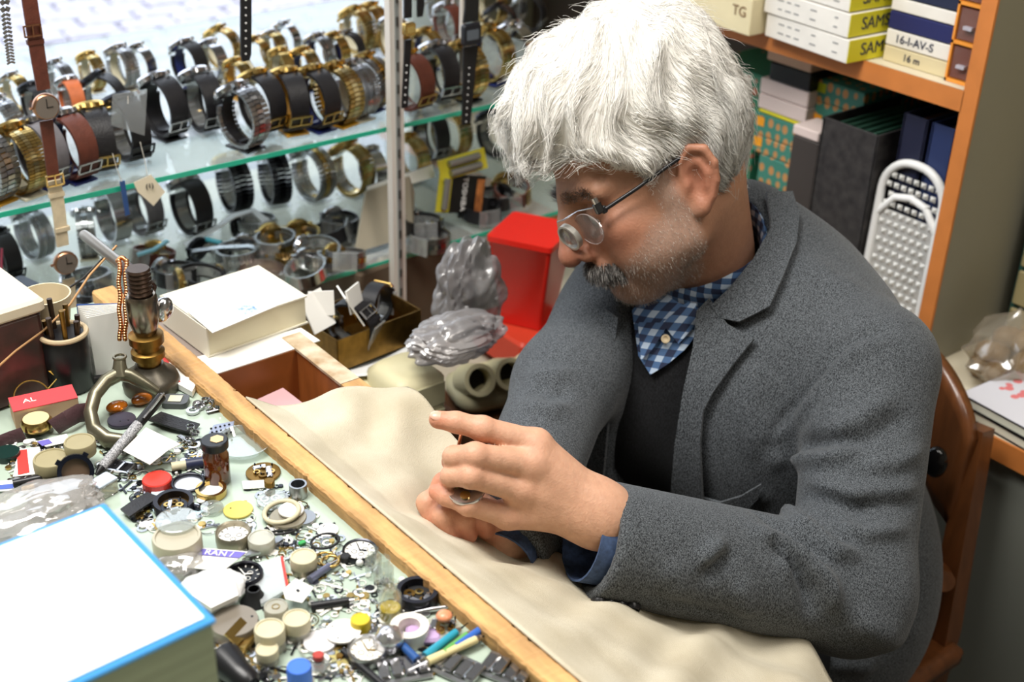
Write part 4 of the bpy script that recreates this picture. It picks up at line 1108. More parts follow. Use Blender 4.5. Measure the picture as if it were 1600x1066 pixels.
def shelf_row(rows, z, grp, smin_, smax_):
    W = []
    for x, y, hpx, st_, me_, cl_, di_, turn, lab in rows:
        p = onz(x, y, z + .0005)
        if p[1] > YW - .10: p = ony(x, y, YW - .10); p[2] = z + .0005
        W.append([p[0], p[1], max(smin_, min(smax_, hpx / ppm(p) / .060 * 1.02)), math.radians(turn + 9)])
    for _ in range(40):                                   # nudge neighbours apart until they no longer touch
        for i in range(len(W)):
            for j in range(i):
                a, b = W[i], W[j]; dx, dy_ = a[0] - b[0], a[1] - b[1]; s_ = (a[2] + b[2]) / 2
                c, sn = math.cos((a[3] + b[3]) / 2), math.sin((a[3] + b[3]) / 2); u = dx * c + dy_ * sn; v = -dx * sn + dy_ * c
                ou, ov = .0275 * s_ - abs(u), .066 * s_ - abs(v)
                if ou > 0 and ov > 0:
                    if ou <= ov: k = (ou * .5 + 2e-4) * (1 if u > 0 else -1); mx, my = k * c, k * sn
                    else: k = (ov * .5 + 2e-4) * (1 if v > 0 else -1); mx, my = -k * sn, k * c
                    a[0] += mx; a[1] += my; b[0] -= mx; b[1] -= my
                    for q in (a, b): q[1] = max(YS + .034, min(YS + SD - .05, q[1]))
    for w_, (x, y, hpx, st_, me_, cl_, di_, turn, lab) in zip(W, rows):
        put((st_, me_, cl_, di_), T((w_[0], w_[1], z + .0005), rz=w_[3], s=w_[2]), lab, grp)
shelf_row(UP, Z1, G1, .72, 1.22)
LO = [
    (182, 378, 82, 'bangle', 'silver', 'clear', 'w', -6, 'white and silver watch left of the cream paper tag on the lower shelf'),
    (228, 366, 78, 'grey', 'silver', 'clear', 'b', 0, 'grey strap watch right behind the cream paper tag'),
    (304, 366, 86, 'black', 'silver', 'clear', 'b', -4, 'silver and black sports watch standing on the lower shelf'),
    (370, 330, 84, 'blacklink', 'gold', 'clear', 'b', -12, 'black ceramic link watch with gold edge on the lower shelf'),
    (432, 318, 80, 'blacklink', 'silver', 'clear', 'b', -18, 'shiny black and silver bracelet watch on the lower shelf'),
    (492, 312, 76, 'twotone', 'silver', 'clear', 'w', 0, 'silver watch with golden inside in the middle of the lower shelf'),
    (552, 305, 74, 'gold', 'gold', 'clear', 'g', 8, 'golden brown bracelet watch left of the post on the lower shelf'),
    (584, 300, 62, 'bangle', 'silver', 'blue', 'w', -10, 'silver and blue watch close to the post on the lower shelf'),
    (642, 285, 66, 'gold', 'gold', 'clear', 'g', 0, 'gold bracelet watch right of the post on the lower shelf'),
    (676, 250, 74, 'black', 'silver', 'clear', 'w', -10, 'black rimmed silver watch hanging behind the yellow battery card'),
    (704, 246, 70, 'gold', 'gold', 'clear', 'w', 0, 'gold watch right behind the yellow battery card'),
    (775, 245, 66, 'black', 'black', 'clear', 'b', 0, 'black watch on the lower shelf left of the hair'),
    (60, 404, 72, 'mesh', 'silver', 'clear', 'w', 4, 'silver mesh watch above the dark blue box'),
    (140, 400, 66, 'silver', 'silver', 'cream', 'w', -30, 'silver ribbed watch at the upper end of the press handle'),
    (12, 440, 74, 'black', 'black', 'clear', 'b', 0, 'dark watch at the left picture edge on the lower shelf'),
]
shelf_row(LO, Z2, G2, .8, 1.3)
# loose watches heaped on the lower shelf (lying on their sides)
LY = [
    (240, 402, 'brown', 'gold', 'b', 20, 'big brown strap watch lying left of the white strap'),
    (276, 430, 'black', 'silver', 'b', 60, 'black watch lying in front of the brown one in the heap'),
    (316, 438, 'black', 'gold', 'b', 120, 'black and gold watch lying at the front of the heap'),
    (330, 404, 'blacklink', 'black', 'b', 80, 'black steel watch lying under the teal strap'),
    (372, 398, 'silver', 'silver', 'w', 10, 'silver bracelet lying behind the fluted lid'),
    (430, 380, 'twotone', 'gold', 'w', 40, 'two tone watch lying in the middle of the heap'),
    (452, 398, 'gold', 'gold', 'w', 100, 'gold watch lying right of the fluted lid'),
    (470, 376, 'goldmesh', 'gold', 'g', 20, 'brass mesh bracelet lying in the heap'),
    (500, 396, 'silver', 'silver', 'w', 70, 'silver watch lying near the leaning card'),
    (512, 366, 'black', 'gold', 'b', 140, 'black strap watch lying behind the gold ones'),
    (478, 424, 'bangle', 'silver', 'w', 15, 'white faced silver watch lying at the shelf edge'),
    (540, 404, 'twotone', 'gold', 'w', 50, 'small two tone watch lying left of the leaning card'),
    (530, 350, 'black', 'silver', 'b', 30, 'dark watch lying high in the heap near the leaning card'),
    (400, 352, 'silver', 'black', 'w', 95, 'steel watch lying under the bent white strap'),
    (660, 352, 'black', 'silver', 'b', 60, 'dark steel watch lying right of the post'),
    (672, 376, 'silver', 'silver', 'w', 20, 'silver bracelet lying right of the post at the shelf edge'),
    (770, 312, 'black', 'black', 'b', 0, 'black watch lying right of the battery packs'),
    (800, 300, 'brown', 'gold', 'g', 40, 'brown and gold watch lying below the white hair'),
    (752, 330, 'black', 'black', 'b', 90, 'black strap lying under the battery packs'),
    (160, 470, 'mesh', 'silver', 'w', 70, 'silver mesh bracelet hanging in a heap behind the gold chain'),
    (140, 440, 'silver', 'silver', 'w', 110, 'silver link bracelet heaped beside the press handle'),
    (128, 500, 'silver', 'silver', 'w', 60, 'dull silver bracelet at the bottom of the heap left of the press'),
]
hs = random.Random(8)
for i, (x, y, st_, me_, di_, turn, lab) in enumerate(LY):
    z = Z2 + .0165 + .006 * (i % 3); p = onz(x, y, z)
    M = T(p, rz=math.radians(turn), rx=hs.uniform(-.25, .25), ry=math.pi / 2 + hs.uniform(-.3, .3), s=.98) @ T((0, 0, -.033))
    put((st_, me_, 'clear', di_), M, lab, 'loose watches heaped on the lower shelf')
# ================================================================== hanging watches, tags
YH = YS - .045
rail = root('hanging_rail', 'steel rail above the picture from which watches hang', 'rail', (.6, YH, 1.72))
MB().cyl(.006, 1.2, T((-.6, 0, 0)) @ Euler((0, math.pi/2, 0)).to_matrix().to_4x4(), n=12).build('bar', M_steel, rail, 40)
for xx in (-.58, .58): MB().cyl(.004, ZC - 1.72, T((xx, 0, 0)), n=8).build('hanger_rod', M_steel, rail, 40)
def hang(nm, label, pxs, widths, m, case=None, cm=None, hole=None, keep=None, buckle=None, cord=True, casew=None, square=False, Y=YH, m2=None, link_=False):
    """a strap hanging in front of the shelves along picture points"""
    P = [ony(x, y, Y) for x, y in pxs]; o = P[-1]; r = root(nm, label, 'watch', tuple(o))
    ws = [wp / ppm(P[0]) for wp in widths]
    def strip(pts, ws, th, mm, name='strap'):
        vs = []; fs = []
        for p, q in zip(pts, ws):
            b = Vector(p) - Vector(o)
            for sx, sy in ((-1, -1), (1, -1), (1, 1), (-1, 1)): vs.append(b + Vector((sx * q / 2, sy * th / 2, 0)))
        for i in range(len(pts) - 1):
            for k in range(4): fs.append((i*4+k, i*4+(k+1) % 4, (i+1)*4+(k+1) % 4, (i+1)*4+k))
        fs += [(3, 2, 1, 0), tuple(4*(len(pts)-1)+k for k in range(4))]
        return MB().add(vs, fs).build(name, mm, r)
    if link_:
        m_ = MB()
        for i in range(len(P) - 1):
            n = 7
            for k in range(n):
                p = P[i] + (P[i+1] - P[i]) * (k + .5) / n; q = ws[i]; L = np.linalg.norm(P[i+1] - P[i]) / n
                for sx in (-1, 1): m_.box(q * .5, .0025, L * .7, T(Vector(p - o) + Vector((sx * q * .24, 0, 0)), ry=sx * .5))
        m_.build('bracelet', m, r)
    elif case is None: strip(P, ws, .0028, m)
    else:
        strip(P[:case + 1], ws[:case + 1], .003, m); strip(P[case + 1:], ws[case + 1:], .003, m2 or m)
    top = P[0]
    if cord: MB().tube([Vector(top - o) - Vector((0, 0, .002)), Vector((top[0] - o[0], 0, 1.714 - o[2]))], .0007, n=5).build('cord', M_black, r)
    if hole:
        h = MB()
        for k in range(hole[2]):
            y = hole[0] + (hole[1] - hole[0]) * k / (hole[2] - 1); x = np.interp(y, [q[1] for q in pxs], [q[0] for q in pxs])
            p = ony(x, y, Y - .0016); h.cyl(.0011, .0006, T(Vector(p - o)) @ Euler((math.pi/2, 0, 0)).to_matrix().to_4x4(), n=8)
        h.build('strap_holes', mat('strap_hole_pale', '#e6e6e6', .6), r)
    if casew:
        (cx, cy), dpx, cmat, dmat = casew; p = ony(cx, cy, Y - .003) - o; rr_ = dpx / 2 / ppm(p + o)
        F_ = T(Vector(p)) @ Euler((math.pi/2, 0, 0)).to_matrix().to_4x4()
        c = MB()
        if square: c.loft([(rrect(2*rr_*.92, 2*rr_*.92, rr_*.25), -.003), (rrect(2*rr_, 2*rr_, rr_*.3), .002), (rrect(2*rr_*.9, 2*rr_*.9, rr_*.25), .0055)], F_)
        else: c.lathe([(rr_*.9, -.004), (rr_, -.001), (rr_, .003), (rr_*.9, .005), (rr_*.86, .0052)], F_, n=30)
        if not square: c.cyl(.0016, .003, F_ @ T((-rr_, 0, 0)) @ Euler((0, -math.pi/2, 0)).to_matrix().to_4x4(), n=8)
        c.build('case', cmat, r, 40)
        d = MB().cyl(rr_*.86, .0004, F_, n=30, z0=.0051) if not square else MB().loft([(rrect(rr_*1.3, rr_*.9, rr_*.1), .0056), (rrect(rr_*1.3, rr_*.9, rr_*.1), .006)], F_)
        d.build('dial', dmat, r)
        if not square:
            hd = MB().box(.0008, rr_*.7, .0004, F_ @ T((0, rr_*.3, .0058))); hd.box(rr_*.5, .0008, .0004, F_ @ T((rr_*.2, 0, .0058))); hd.build('hands', M_gun, r)
    if buckle:
        (bx, by_), bw, bm = buckle; p = ony(bx, by_, Y - .004) - o; q = bw / ppm(p + o); b = MB()
        for dz in (-q*.35, q*.35): b.box(q*1.15, .002, .0016, T(Vector(p) + Vector((0, 0, dz))))
        for dx in (-q*.55, q*.55): b.box(.0016, .002, q*.75, T(Vector(p) + Vector((dx, 0, 0))))
        b.box(.0014, .002, q*.8, T(Vector(p) + Vector((0, -.001, 0)))); b.build('buckle', bm, r)
    if keep:
        k_ = MB()
        for kx, ky, kw in keep:
            p = ony(kx, ky, Y) - o; k_.box(kw / ppm(p + o), .0055, .005, T(Vector(p)))
        k_.build('keeper', m2 or m, r)
    return r
hang('hanging_bracelet', 'silver chevron link bracelet hanging at the top left corner', [(4, -60), (8, 20), (13, 66), (17, 100)], [15, 15, 14, 8], M_steel, link_=True)
hang('hanging_watch', 'round watch on a long brown leather strap hanging in front of the upper shelf', [(40, -70), (46, 0), (58, 80), (68, 140), (72, 188), (80, 250), (84, 282)], [24, 24, 24, 22, 22, 20, 20], M_brl, case=3, casew=((71, 166), 42, mat('rose_gold', '#b98a6c', .3, metal=1), mat('taupe_dial', '#6d645c', .4)), buckle=((51, 48), 24, mat('rose_gold', '#b98a6c', .3, metal=1)), keep=[(55, 65, 26)])
hang('hanging_watch', 'round watch on a beige leather strap hanging below the brown one', [(84, 282), (88, 306), (92, 330), (98, 384), (107, 436), (110, 480), (110, 548)], [22, 21, 20, 19, 20, 19, 18], M_bel, case=3, casew=((102, 410), 38, mat('rose_gold', '#b98a6c', .3, metal=1), mat('taupe_dial', '#6d645c', .4)), buckle=((86, 282), 24, M_gold), keep=[(97, 358, 23), (88, 304, 24)], cord=False, Y=YH - .008)
hang('hanging_strap', 'black perforated rubber strap hanging at the top of the picture', [(384, -90), (384, 0), (384, 60), (384, 86), (384, 95)], [18, 19, 19, 18, 12], M_rubber, hole=(0, 84, 8))
hang('hanging_watch', 'small gold square watch on a narrow black strap hanging beside the post', [(637, -80), (637, 28), (637, 62), (635, 110), (632, 168)], [15, 14, 13, 12, 11], M_bl, case=1, casew=((638, 45), 21, M_gold, M_dialg), square=True, hole=(102, 160, 6), Y=YH - .02)
hang('hanging_watch', 'black digital watch on a resin strap hanging right of the post', [(738, -80), (737, 10), (735, 34), (735, 72), (733, 110), (730, 160), (728, 194)], [26, 27, 30, 30, 24, 20, 17], M_rubber, case=2, casew=((735, 53), 35, mat('black_resin', '#191b22', .45), mat('lcd_grey', '#59616a', .3)), square=True, hole=(106, 190, 9))
hang('hanging_strap', 'short black strap end hanging at the top edge right of the gold square watch', [(657, -70), (657, 10), (656, 26)], [13, 13, 10], M_rubber)
def slab(name, label, cat, pts, z, th, m, parent=None, rest=True, group=None):
    P = [onz(x, y, z + th) for x, y in pts]; c = sum(P) / len(P); c[2] = z
    ar = sum(P[i][0]*P[(i+1) % len(P)][1] - P[(i+1) % len(P)][0]*P[i][1] for i in range(len(P)))
    if ar < 0: P = P[::-1]
    o = MB().prism([(p[0]-c[0], p[1]-c[1]) for p in P], th).build(name, m, parent)
    o.location = c
    if label: tag(o, label, cat, group)
    return o
# paper tags on strings
def wall_tag(nm, label, pts, Y, m, string, th=.0008):
    P = [ony(x, y, Y) for x, y in pts]; c = sum(P) / len(P); r = root(nm, label, 'tag', tuple(c))
    vs = [Vector(p - c) for p in P] + [Vector(p - c) + Vector((0, th, 0)) for p in P]; n = len(P)
    fs = [tuple(range(n)), tuple(range(2*n-1, n-1, -1))] + [(i, i+n, (i+1) % n + n, (i+1) % n) for i in range(n)]
    MB().add(vs, fs).build('tag_card', m, r)
    MB().tube([Vector(ony(x, y, Y) - c) for x, y in string], .0005, n=5).build('string', mat('white_string', '#dad6cc', .8), r); return r, c
M_paper = mat('white_paper', '#eceae4', .8); M_cpaper = mat('cream_paper', '#e3d8bf', .8)
r, c = wall_tag('price_tag', 'cream paper price tag on a string at the upper shelf edge', [(209, 286), (236, 273), (258, 300), (240, 322), (215, 300)], YS - .012, M_cpaper, [(231, 278), (226, 250), (219, 222)])
text('tag_mark', '(1)', .009, T(Vector(ony(234, 291, YS - .0135) - c)) @ Euler((math.pi/2, 0, 0)).to_matrix().to_4x4(), M_gun, r)
wall_tag('price_tag', 'narrow blue paper tag hanging below the upper shelf', [(187, 284), (195, 282), (203, 335), (196, 338)], YS - .010, mat('blue_tag_paper', '#2f4f86', .7), [(190, 284), (182, 262), (176, 240)])
r, c = wall_tag('plastic_tag', 'clear plastic tag in front of a black watch on the upper shelf', [(176, 148), (230, 140), (226, 212), (174, 196)], YS + .02, M_clip, [(200, 150), (200, 162)])

# ================================================================== other things on the lower shelf
def strap_arc(nm, label, cat, pxs, z, w_, m, th=.002, group=None):
    P = [onz(x, y, z + dz) for x, y, dz in pxs]; o = P[0].copy(); o[2] = z; vs = []; fs = []
    for i, p in enumerate(P):
        t = P[min(i+1, len(P)-1)] - P[max(i-1, 0)]; t = Vector(t).normalized(); s = t.cross(Vector((0, 0, 1))).normalized(); u = s.cross(t)
        for a, b in ((-1, 0), (1, 0), (1, 1), (-1, 1)): vs.append(Vector(p - o) + s * (a * w_ / 2) + u * (b * th))
    for i in range(len(P) - 1):
        for k in range(4): fs.append((i*4+k, i*4+(k+1) % 4, (i+1)*4+(k+1) % 4, (i+1)*4+k))
    fs += [(3, 2, 1, 0), tuple(4*(len(P)-1)+k for k in range(4))]
    q = MB().add(vs, fs).build(nm, m, None, 50); q.location = o; return tag(q, label, cat, group)
strap_arc('white_strap', 'bent white watch strap lying over the heap on the lower shelf', 'watch strap', [(290, 385, .006), (310, 372, .012), (340, 356, .03), (365, 338, .042), (395, 330, .044), (415, 346, .036), (420, 372, .012)], Z2, .014, M_whitel)
strap_arc('teal_strap', 'short teal strap in the heap below the white strap', 'watch strap', [(302, 386, .022), (318, 374, .032), (345, 380, .03)], Z2, .009, M_tealp)
strap_arc('silver_strip', 'bright silver bracelet strip lying straight in the heap', 'bracelet', [(300, 396, .028), (345, 390, .03), (388, 388, .03), (412, 394, .026)], Z2, .010, M_chrome, .004)
strap_arc('blue_strip', 'light blue plastic strip across the brown watch', 'strip', [(215, 400, .038), (240, 392, .042), (262, 378, .044)], Z2, .006, mat('light_blue_plastic', '#8fd0e4', .4), .003)
p = onz(410, 442, Z2)
lid = root('fluted_lid', 'round fluted metal lid with a pale disc inside on the lower shelf', 'lid', tuple(p))
fl = MB(); R_ = 37 / ppm(p); n = 96; prof = []
vs = []; fs = []
for (rm, z) in ((1.0, 0), (1.0, .020), (.93, .022), (.90, .020), (.88, .004)):
    for i in range(n):
        a = 2*math.pi*i/n; q = R_ * rm * (1 + (.018 if (i % 2 and rm == 1.0) else 0)); vs.append((q*math.cos(a), q*math.sin(a), z))
for k in range(4):
    for i in range(n): fs.append((k*n+i, k*n+(i+1) % n, (k+1)*n+(i+1) % n, (k+1)*n+i))
fs.append(tuple(4*n+i for i in range(n))); fs.append(tuple(range(n-1, -1, -1)))
fl.add(vs, fs).build('rim', mat('pinkish_aluminium', '#c9bdb6', .3, metal=1), lid, 30)
MB().cyl(R_*.42, .003, T((-.002, .006, .004)), bev=.0008).build('inner_disc', mat('beige_disc', '#b7a88c', .5), lid, 40)
def card_leaning(nm, label, cat, pts, Y0, lean, m, th=.0015):
    P = []
    for x, y, k in pts: P.append(ony(x, y, Y0 + lean * k))
    c = P[0].copy(); vs = [Vector(p - c) for p in P] + [Vector(p - c) + Vector((0, th, 0)) for p in P]; n = len(P)
    fs = [tuple(range(n)), tuple(range(2*n-1, n-1, -1))] + [(i, i+n, (i+1) % n + n, (i+1) % n) for i in range(n)]
    o = MB().add(vs, fs).build(nm, m); o.location = c; return tag(o, label, cat)
card_leaning('leaning_card', 'grey beige folded card leaning behind the post on the lower shelf', 'card', [(556, 395, 0), (646, 368, 0), (648, 300, 1), (640, 276, 1), (572, 300, 1)], YS + .03, .03, mat('grey_beige_card', '#a89f8c', .6), .004)
tg = card_leaning('printed_card', 'white printed card strip behind the post above the leaning card', 'card', [(572, 310, 0), (680, 276, 0), (676, 258, .4), (574, 292, .4)], YS + .07, .03, M_paper)
# battery packs
def blister(nm, label, pts, Y0, lean, mback, cells, cellm, wtext=None):
    P = [ony(x, y, Y0 + lean * k) for x, y, k in pts]; c = P[0].copy(); r = root(nm, label, 'battery pack', tuple(c))
    ux = Vector(P[1] - P[0]); uy = Vector(P[3] - P[0]); W, H = ux.length, uy.length; ux.normalize(); nn = ux.cross(uy).normalized()
    if nn.y > 0: nn = -nn
    M = frame((0, 0, 0), nn, ux); sgn = 1 if (M.to_3x3() @ Vector((0, 1, 0))).dot(uy) > 0 else -1
    MB().box(W, H, .0015, M @ T((W/2, sgn*H/2, 0))).build('backing_card', mback, r)
    for fx, fy, L, along in cells:
        q = M @ T((W*fx, sgn*H*fy, .006)) @ Euler((0, math.pi/2, 0) if along else (math.pi/2, 0, 0)).to_matrix().to_4x4()
        b = MB().cyl(.0052, L, q, n=14, z0=-L/2).build('battery', cellm, r, 40)
        MB().cyl(.002, .002, q, n=10, z0=L/2).build('battery_tip', M_chrome, b)
    return r, M, W, H, sgn
M_yel = mat('yellow_card', '#d9cf3a', .5); M_cell = mat('silver_battery', '#9c9c98', .35, metal=.7)
blister('battery_pack', 'yellow battery card tilted above the black battery pack', [(690, 284, 0), (762, 262, 0), (752, 214, .3), (678, 254, .3)], YS + .04, .03, M_yel, [(.5, .28, .055, True), (.5, .72, .055, True)], M_cell)
r, M, W, H, sg = blister('battery_pack', 'black and yellow battery pack with white lettering below the tilted yellow card', [(680, 332, 0), (752, 334, 0), (750, 268, .3), (678, 272, .3)], YS + .035, .03, mat('black_card', '#141414', .4), [(.13, .5, .045, False)], M_cell)
MB().box(W*.28, H*.98, .0006, M @ T((W*.13, sg*H*.5, .0012))).build('yellow_band', M_yel, r)
MB().box(W*.16, H*.9, .0006, M @ T((W*.90, sg*H*.46, .0012))).build('orange_picture', mat('orange_print', '#d98a4a', .5, col2='#5a2a1a', noise=.5, nscale=40), r)
text('lettering', 'TOSHIBA', .0125, M @ T((W*.56, sg*H*.5, .0012), rz=-math.pi/2), mat('white_print', '#f0f0ee', .5), r)

# ================================================================== under the shelves, on the deck
M_bge = mat('beige_plastic', '#cfc7a2', .45, noise=.05, nscale=20)
def boxroot(nm, label, cat, p0, sx, sy, sz_, m, rz=0, bev=.004, part='body'):
    r = root(nm, label, cat, tuple(p0), rz); MB().box(sx, sy, sz_, T((0, 0, sz_/2)), bev=bev).build(part, m, r, 50); return r
zb = ZD + .001
c = onz(610, 640, .745); X0 = float(onz(640, 640, .70)[0])
dv = root('beige_machine', 'beige plastic machine with two small drawers below the glass shelves', 'machine', (.735, 1.165, 0))
ztop = .80
MB().box(.160, .190, .05, T((-.035, .045, ztop - .055)), bev=.012).build('body', M_bge, dv, 50)
MB().box(.072, .078, .085, T((.0, -.052, ztop - .0475)), bev=.010).build('drawer_block', M_bge, dv, 50)
for k, dz in enumerate((.017, -.020)):
    d = MB().box(.058, .003, .030, T((.0, -.0915, ztop - .0475 + dz)), bev=.001).build('drawer_front', mat('grey_beige_plastic', '#b3ad8c', .5), dv)
MB().box(.13, .16, .715, T((-.03, .045, .3575)), bev=.004).build('stand', M_woodd, dv)
r = root('white_plate', 'white round plate under the metal tray', 'plate', (.725, 1.205, ztop - .0295)); MB().lathe([(.035, 0), (.058, .004), (.064, .007), (.062, .009), (.03, .003)], n=36).build('dish', M_white, r, 50)
tr = root('metal_tray', 'dull brass metal tray full of watches on the white plate', 'tray', (.735, 1.215, ztop - .019), rz=.08)
w_, d_, h_ = .125, .085, .042
MB().box(w_, d_, .002, T((0, 0, .001))).build('bottom', M_brass, tr)
for sx, sy, lx, ly in ((0, -1, w_, .002), (0, 1, w_, .002), (-1, 0, .002, d_), (1, 0, .002, d_)): MB().box(lx, ly, h_, T((sx*w_/2, sy*d_/2, h_/2))).build('side', M_brass, tr)
G3 = 'watches in the metal tray'
put(('black', 'silver', 'clear', 'b'), T((.715, 1.205, ztop + .022), rz=.5, rx=-1.25, s=1.0) @ T((0, 0, -.04)), 'black faced diver watch lying on top of the metal tray', G3)
put(('black', 'gold', 'clear', 'b'), T((.765, 1.225, ztop + .022), rz=2.1, rx=-1.2, s=.9) @ T((0, 0, -.04)), 'black strap watch with a gold crown in the metal tray', G3)
for i, (px, py, lab) in enumerate(((496, 486, 'crumpled grey white paper at the left of the metal tray'), (548, 478, 'folded pale paper standing in the metal tray'))):
    q = onz(px, py, ztop + .05); m_ = MB().box(.036, .002, .046, T((0, 0, 0), rz=.3 + i, rx=-.5)); m_.box(.030, .002, .03, T((.008, .004, .006), rz=-.5 + i, rx=-.2))
    o = m_.build('crumpled_paper', M_paper); o.location = q; tag(o, lab, 'paper')
bb = root('cardboard_box', 'dark brown cardboard box with printed lid behind the post', 'box', (.955, 1.50, zb), rz=.12)
MB().box(.22, .16, .15, T((0, 0, .075)), bev=.003).build('carton', mat('brown_cardboard', '#5a4a3a', .8, noise=.15, nscale=20), bb)
MB().box(.10, .12, .002, T((-.03, -.01, .151))).build('printed_label', mat('purple_print', '#4a3346', .6, noise=.6, nscale=60, col2='#c9b9a6'), bb)
RC = onz(826, 496, .68)
rb = root('red_container', 'bright red tapered plastic container right of the grey plastic bag', 'container', tuple(RC), rz=.5)
sq = lambda s: rrect(s, s, .006)
MB().loft([(sq(.062), 0), (sq(.094), .130), (sq(.098), .132), (sq(.098), .140)], cap=True).build('tub', mat('red_plastic', '#d5251c', .3), rb, 40)
st_ = root('dark_stand', 'dark wooden block under the red container and the roll holder', 'stand', (1.005, 1.214, 0)); MB().box(.25, .126, .625, T((0, 0, .3125)), bev=.004).build('block', M_woodd, st_)
ob = root('orange_tray', 'flat orange red tray under the red container', 'tray', (RC[0], RC[1], .6265)); MB().box(.12, .12, .052, T((0, 0, .026)), bev=.004).build('tray_body', mat('orange_red_plastic', '#c8402a', .4), ob)
rh = root('roll_holder', 'beige plastic roll holder with round dark openings beside the man sleeve', 'holder', (.945, 1.212, .6265), rz=-.25)
MB().box(.125, .085, .045, T((0, 0, .0225)), bev=.015).build('housing', M_bge, rh, 50)
for i, (xx, yy) in enumerate(((-.040, -.02), (.004, -.02), (.046, -.02))):
    Mt = T((xx, yy, .05)) @ Euler((math.radians(62), 0, 0)).to_matrix().to_4x4()
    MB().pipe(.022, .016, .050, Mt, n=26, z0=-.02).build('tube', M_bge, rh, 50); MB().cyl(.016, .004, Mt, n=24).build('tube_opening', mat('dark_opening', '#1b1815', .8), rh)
# crumpled grey plastic bag
def crumple(nm, label, cat, c, r, m, seed, amp=.3, sub=4, sc=(1, 1, 1), shell=False):
    bm = bmesh.new(); bmesh.ops.create_icosphere(bm, subdivisions=sub, radius=1.0); rs = np.random.default_rng(seed); K = rs.normal(0, 2.6, (10, 3)); ph = rs.uniform(0, 6.28, 10)
    for v in bm.verts:
        p = np.array(v.co); d = sum(abs(math.sin(float(K[i] @ p) + ph[i])) for i in range(10)) / 10 - .6 + .12 * abs(math.sin(float(K[0] @ p) * 3 + 2 * math.sin(float(K[1] @ p) * 2)))
        q = p * (1 + amp * 2.0 * d); v.co = Vector((q[0]*r*sc[0], q[1]*r*sc[1], max(q[2]*r*sc[2], -r*sc[2]*.75)))
    me = bpy.data.meshes.new(nm); bm.to_mesh(me); bm.free(); me.materials.append(m); shade(me, 50); o = link(nm, me); o.location = c
    return tag(o, label, cat)
M_bag = clear('grey_plastic_film', '#a8a5a6', .38, .3, .10)
crumple('plastic_bag', 'crumpled grey plastic bag left of the red container', 'bag', dep(732, 462, 1.60), .042, M_bag, 4, .40, 5, (1.0, .8, 1.5))
crumple('plastic_bag', 'crumpled silvery plastic bag in front of the dark cardboard box', 'bag', dep(712, 528, 1.52), .036, clear('silver_film', '#b5b2b3', .45, .25, .14), 9, .42, 5, (1.5, .9, .7))

# ================================================================== drawer box, books and canvas beside the bench strip
zr = .885
dw = root('drawer_box', 'open wooden drawer box with pale top rail beside the bench strip', 'drawer', (.53, 1.0, .79))
def dbox(nm, x0, x1, y0, y1, z0, z1, m): return MB().box(x1-x0, y1-y0, z1-z0, T(((x0+x1)/2-.53, (y0+y1)/2-1.0, (z0+z1)/2-.79))).build(nm, m, dw)
dbox('bottom', .470, .590, .875, 1.235, .790, .798, M_drawer)
dbox('rail', .574, .592, .875, 1.105, .798, zr, M_drawer); dbox('rail_cap', .572, .594, .985, 1.105, zr, zr + .003, mat('pale_worn_paint', '#d9cdb6', .7, noise=.3, nscale=40, col2='#9a7a52'))
dbox('rail_cap', .572, .594, .875, .984, zr, zr + .003, M_wood)
dbox('back_wall', .470, .574, 1.077, 1.087, .798, zr, M_drawer); dbox('board', .470, .600, 1.088, 1.235, zr - .012, zr, mat('grey_board', '#8d8078', .6))
dbox('front_wall', .470, .574, .875, .885, .798, zr, M_drawer); dbox('pedestal', .475, .598, 1.09, 1.233, -.0, .79, M_woodd); dbox('post_leg', .56, .585, .88, .905, 0, .79, M_woodd)
slab('pink_box', 'pale pink plastic box lying in the open drawer', 'box', [(398, 626), (442, 606), (494, 646), (470, 660), (410, 650)], .84, .014, clear('pink_plastic', '#e6b9bd', .75, .2, .1))
o = MB().cyl(.026, .05, bev=.004).build('blue_cup', mat('dark_blue_cup', '#2e3a50', .4), None, 40); o.location = (.556, .965, .799); tag(o, 'dark blue round cup standing in the open drawer', 'cup')
slab('paper_sheet', 'loose white sheet of paper under the cream book', 'paper', [(326, 588), (500, 532), (470, 512), (300, 560)], zr + .0005, .0012, M_paper)
def book(nm, label, cx_, cy_, z, w_, l_, h_, rz, cover, pages, cat='book', spine_side=-1):
    r = root(nm, label, cat, (cx_, cy_, z), rz)
    MB().box(w_*.97, l_*.97, h_ - .004, T((0, 0, h_/2))).build('pages', pages, r)
    for zz in (.001, h_ - .001): MB().box(w_, l_, .002, T((0, 0, zz))).build('cover', cover, r)
    MB().box(.002, l_, h_, T((spine_side*w_/2, 0, h_/2))).build('spine', cover, r); return r
M_pages = mat('book_pages', '#e2dabd', .8, noise=.08, nscale=8)
bkr = book('cream_book', 'thick cream coloured paperback lying beside the end of the bench strip', .548, 1.163, zr + .0022, .122, .098, .034, .06, mat('cream_cover', '#e9e4d2', .6), M_pages)
slab('leaflet', 'white leaflet with a blue picture on top of the cream book', 'leaflet', [(292, 486), (398, 464), (432, 478), (332, 520)], zr + .0375, .001, M_paper)
slab('blue_print', None, None, [(368, 480), (392, 474), (404, 484), (380, 492)], zr + .0387, .0003, mat('blue_picture_print', '#4f7fb8', .6, noise=.5, nscale=200, col2='#dfe6ee'), None)
bp_ = bpy.data.objects['blue_print']; lf_ = bpy.data.objects['leaflet']; bp_.parent = lf_; bp_.location = Vector(bp_.location) - Vector(lf_.location)
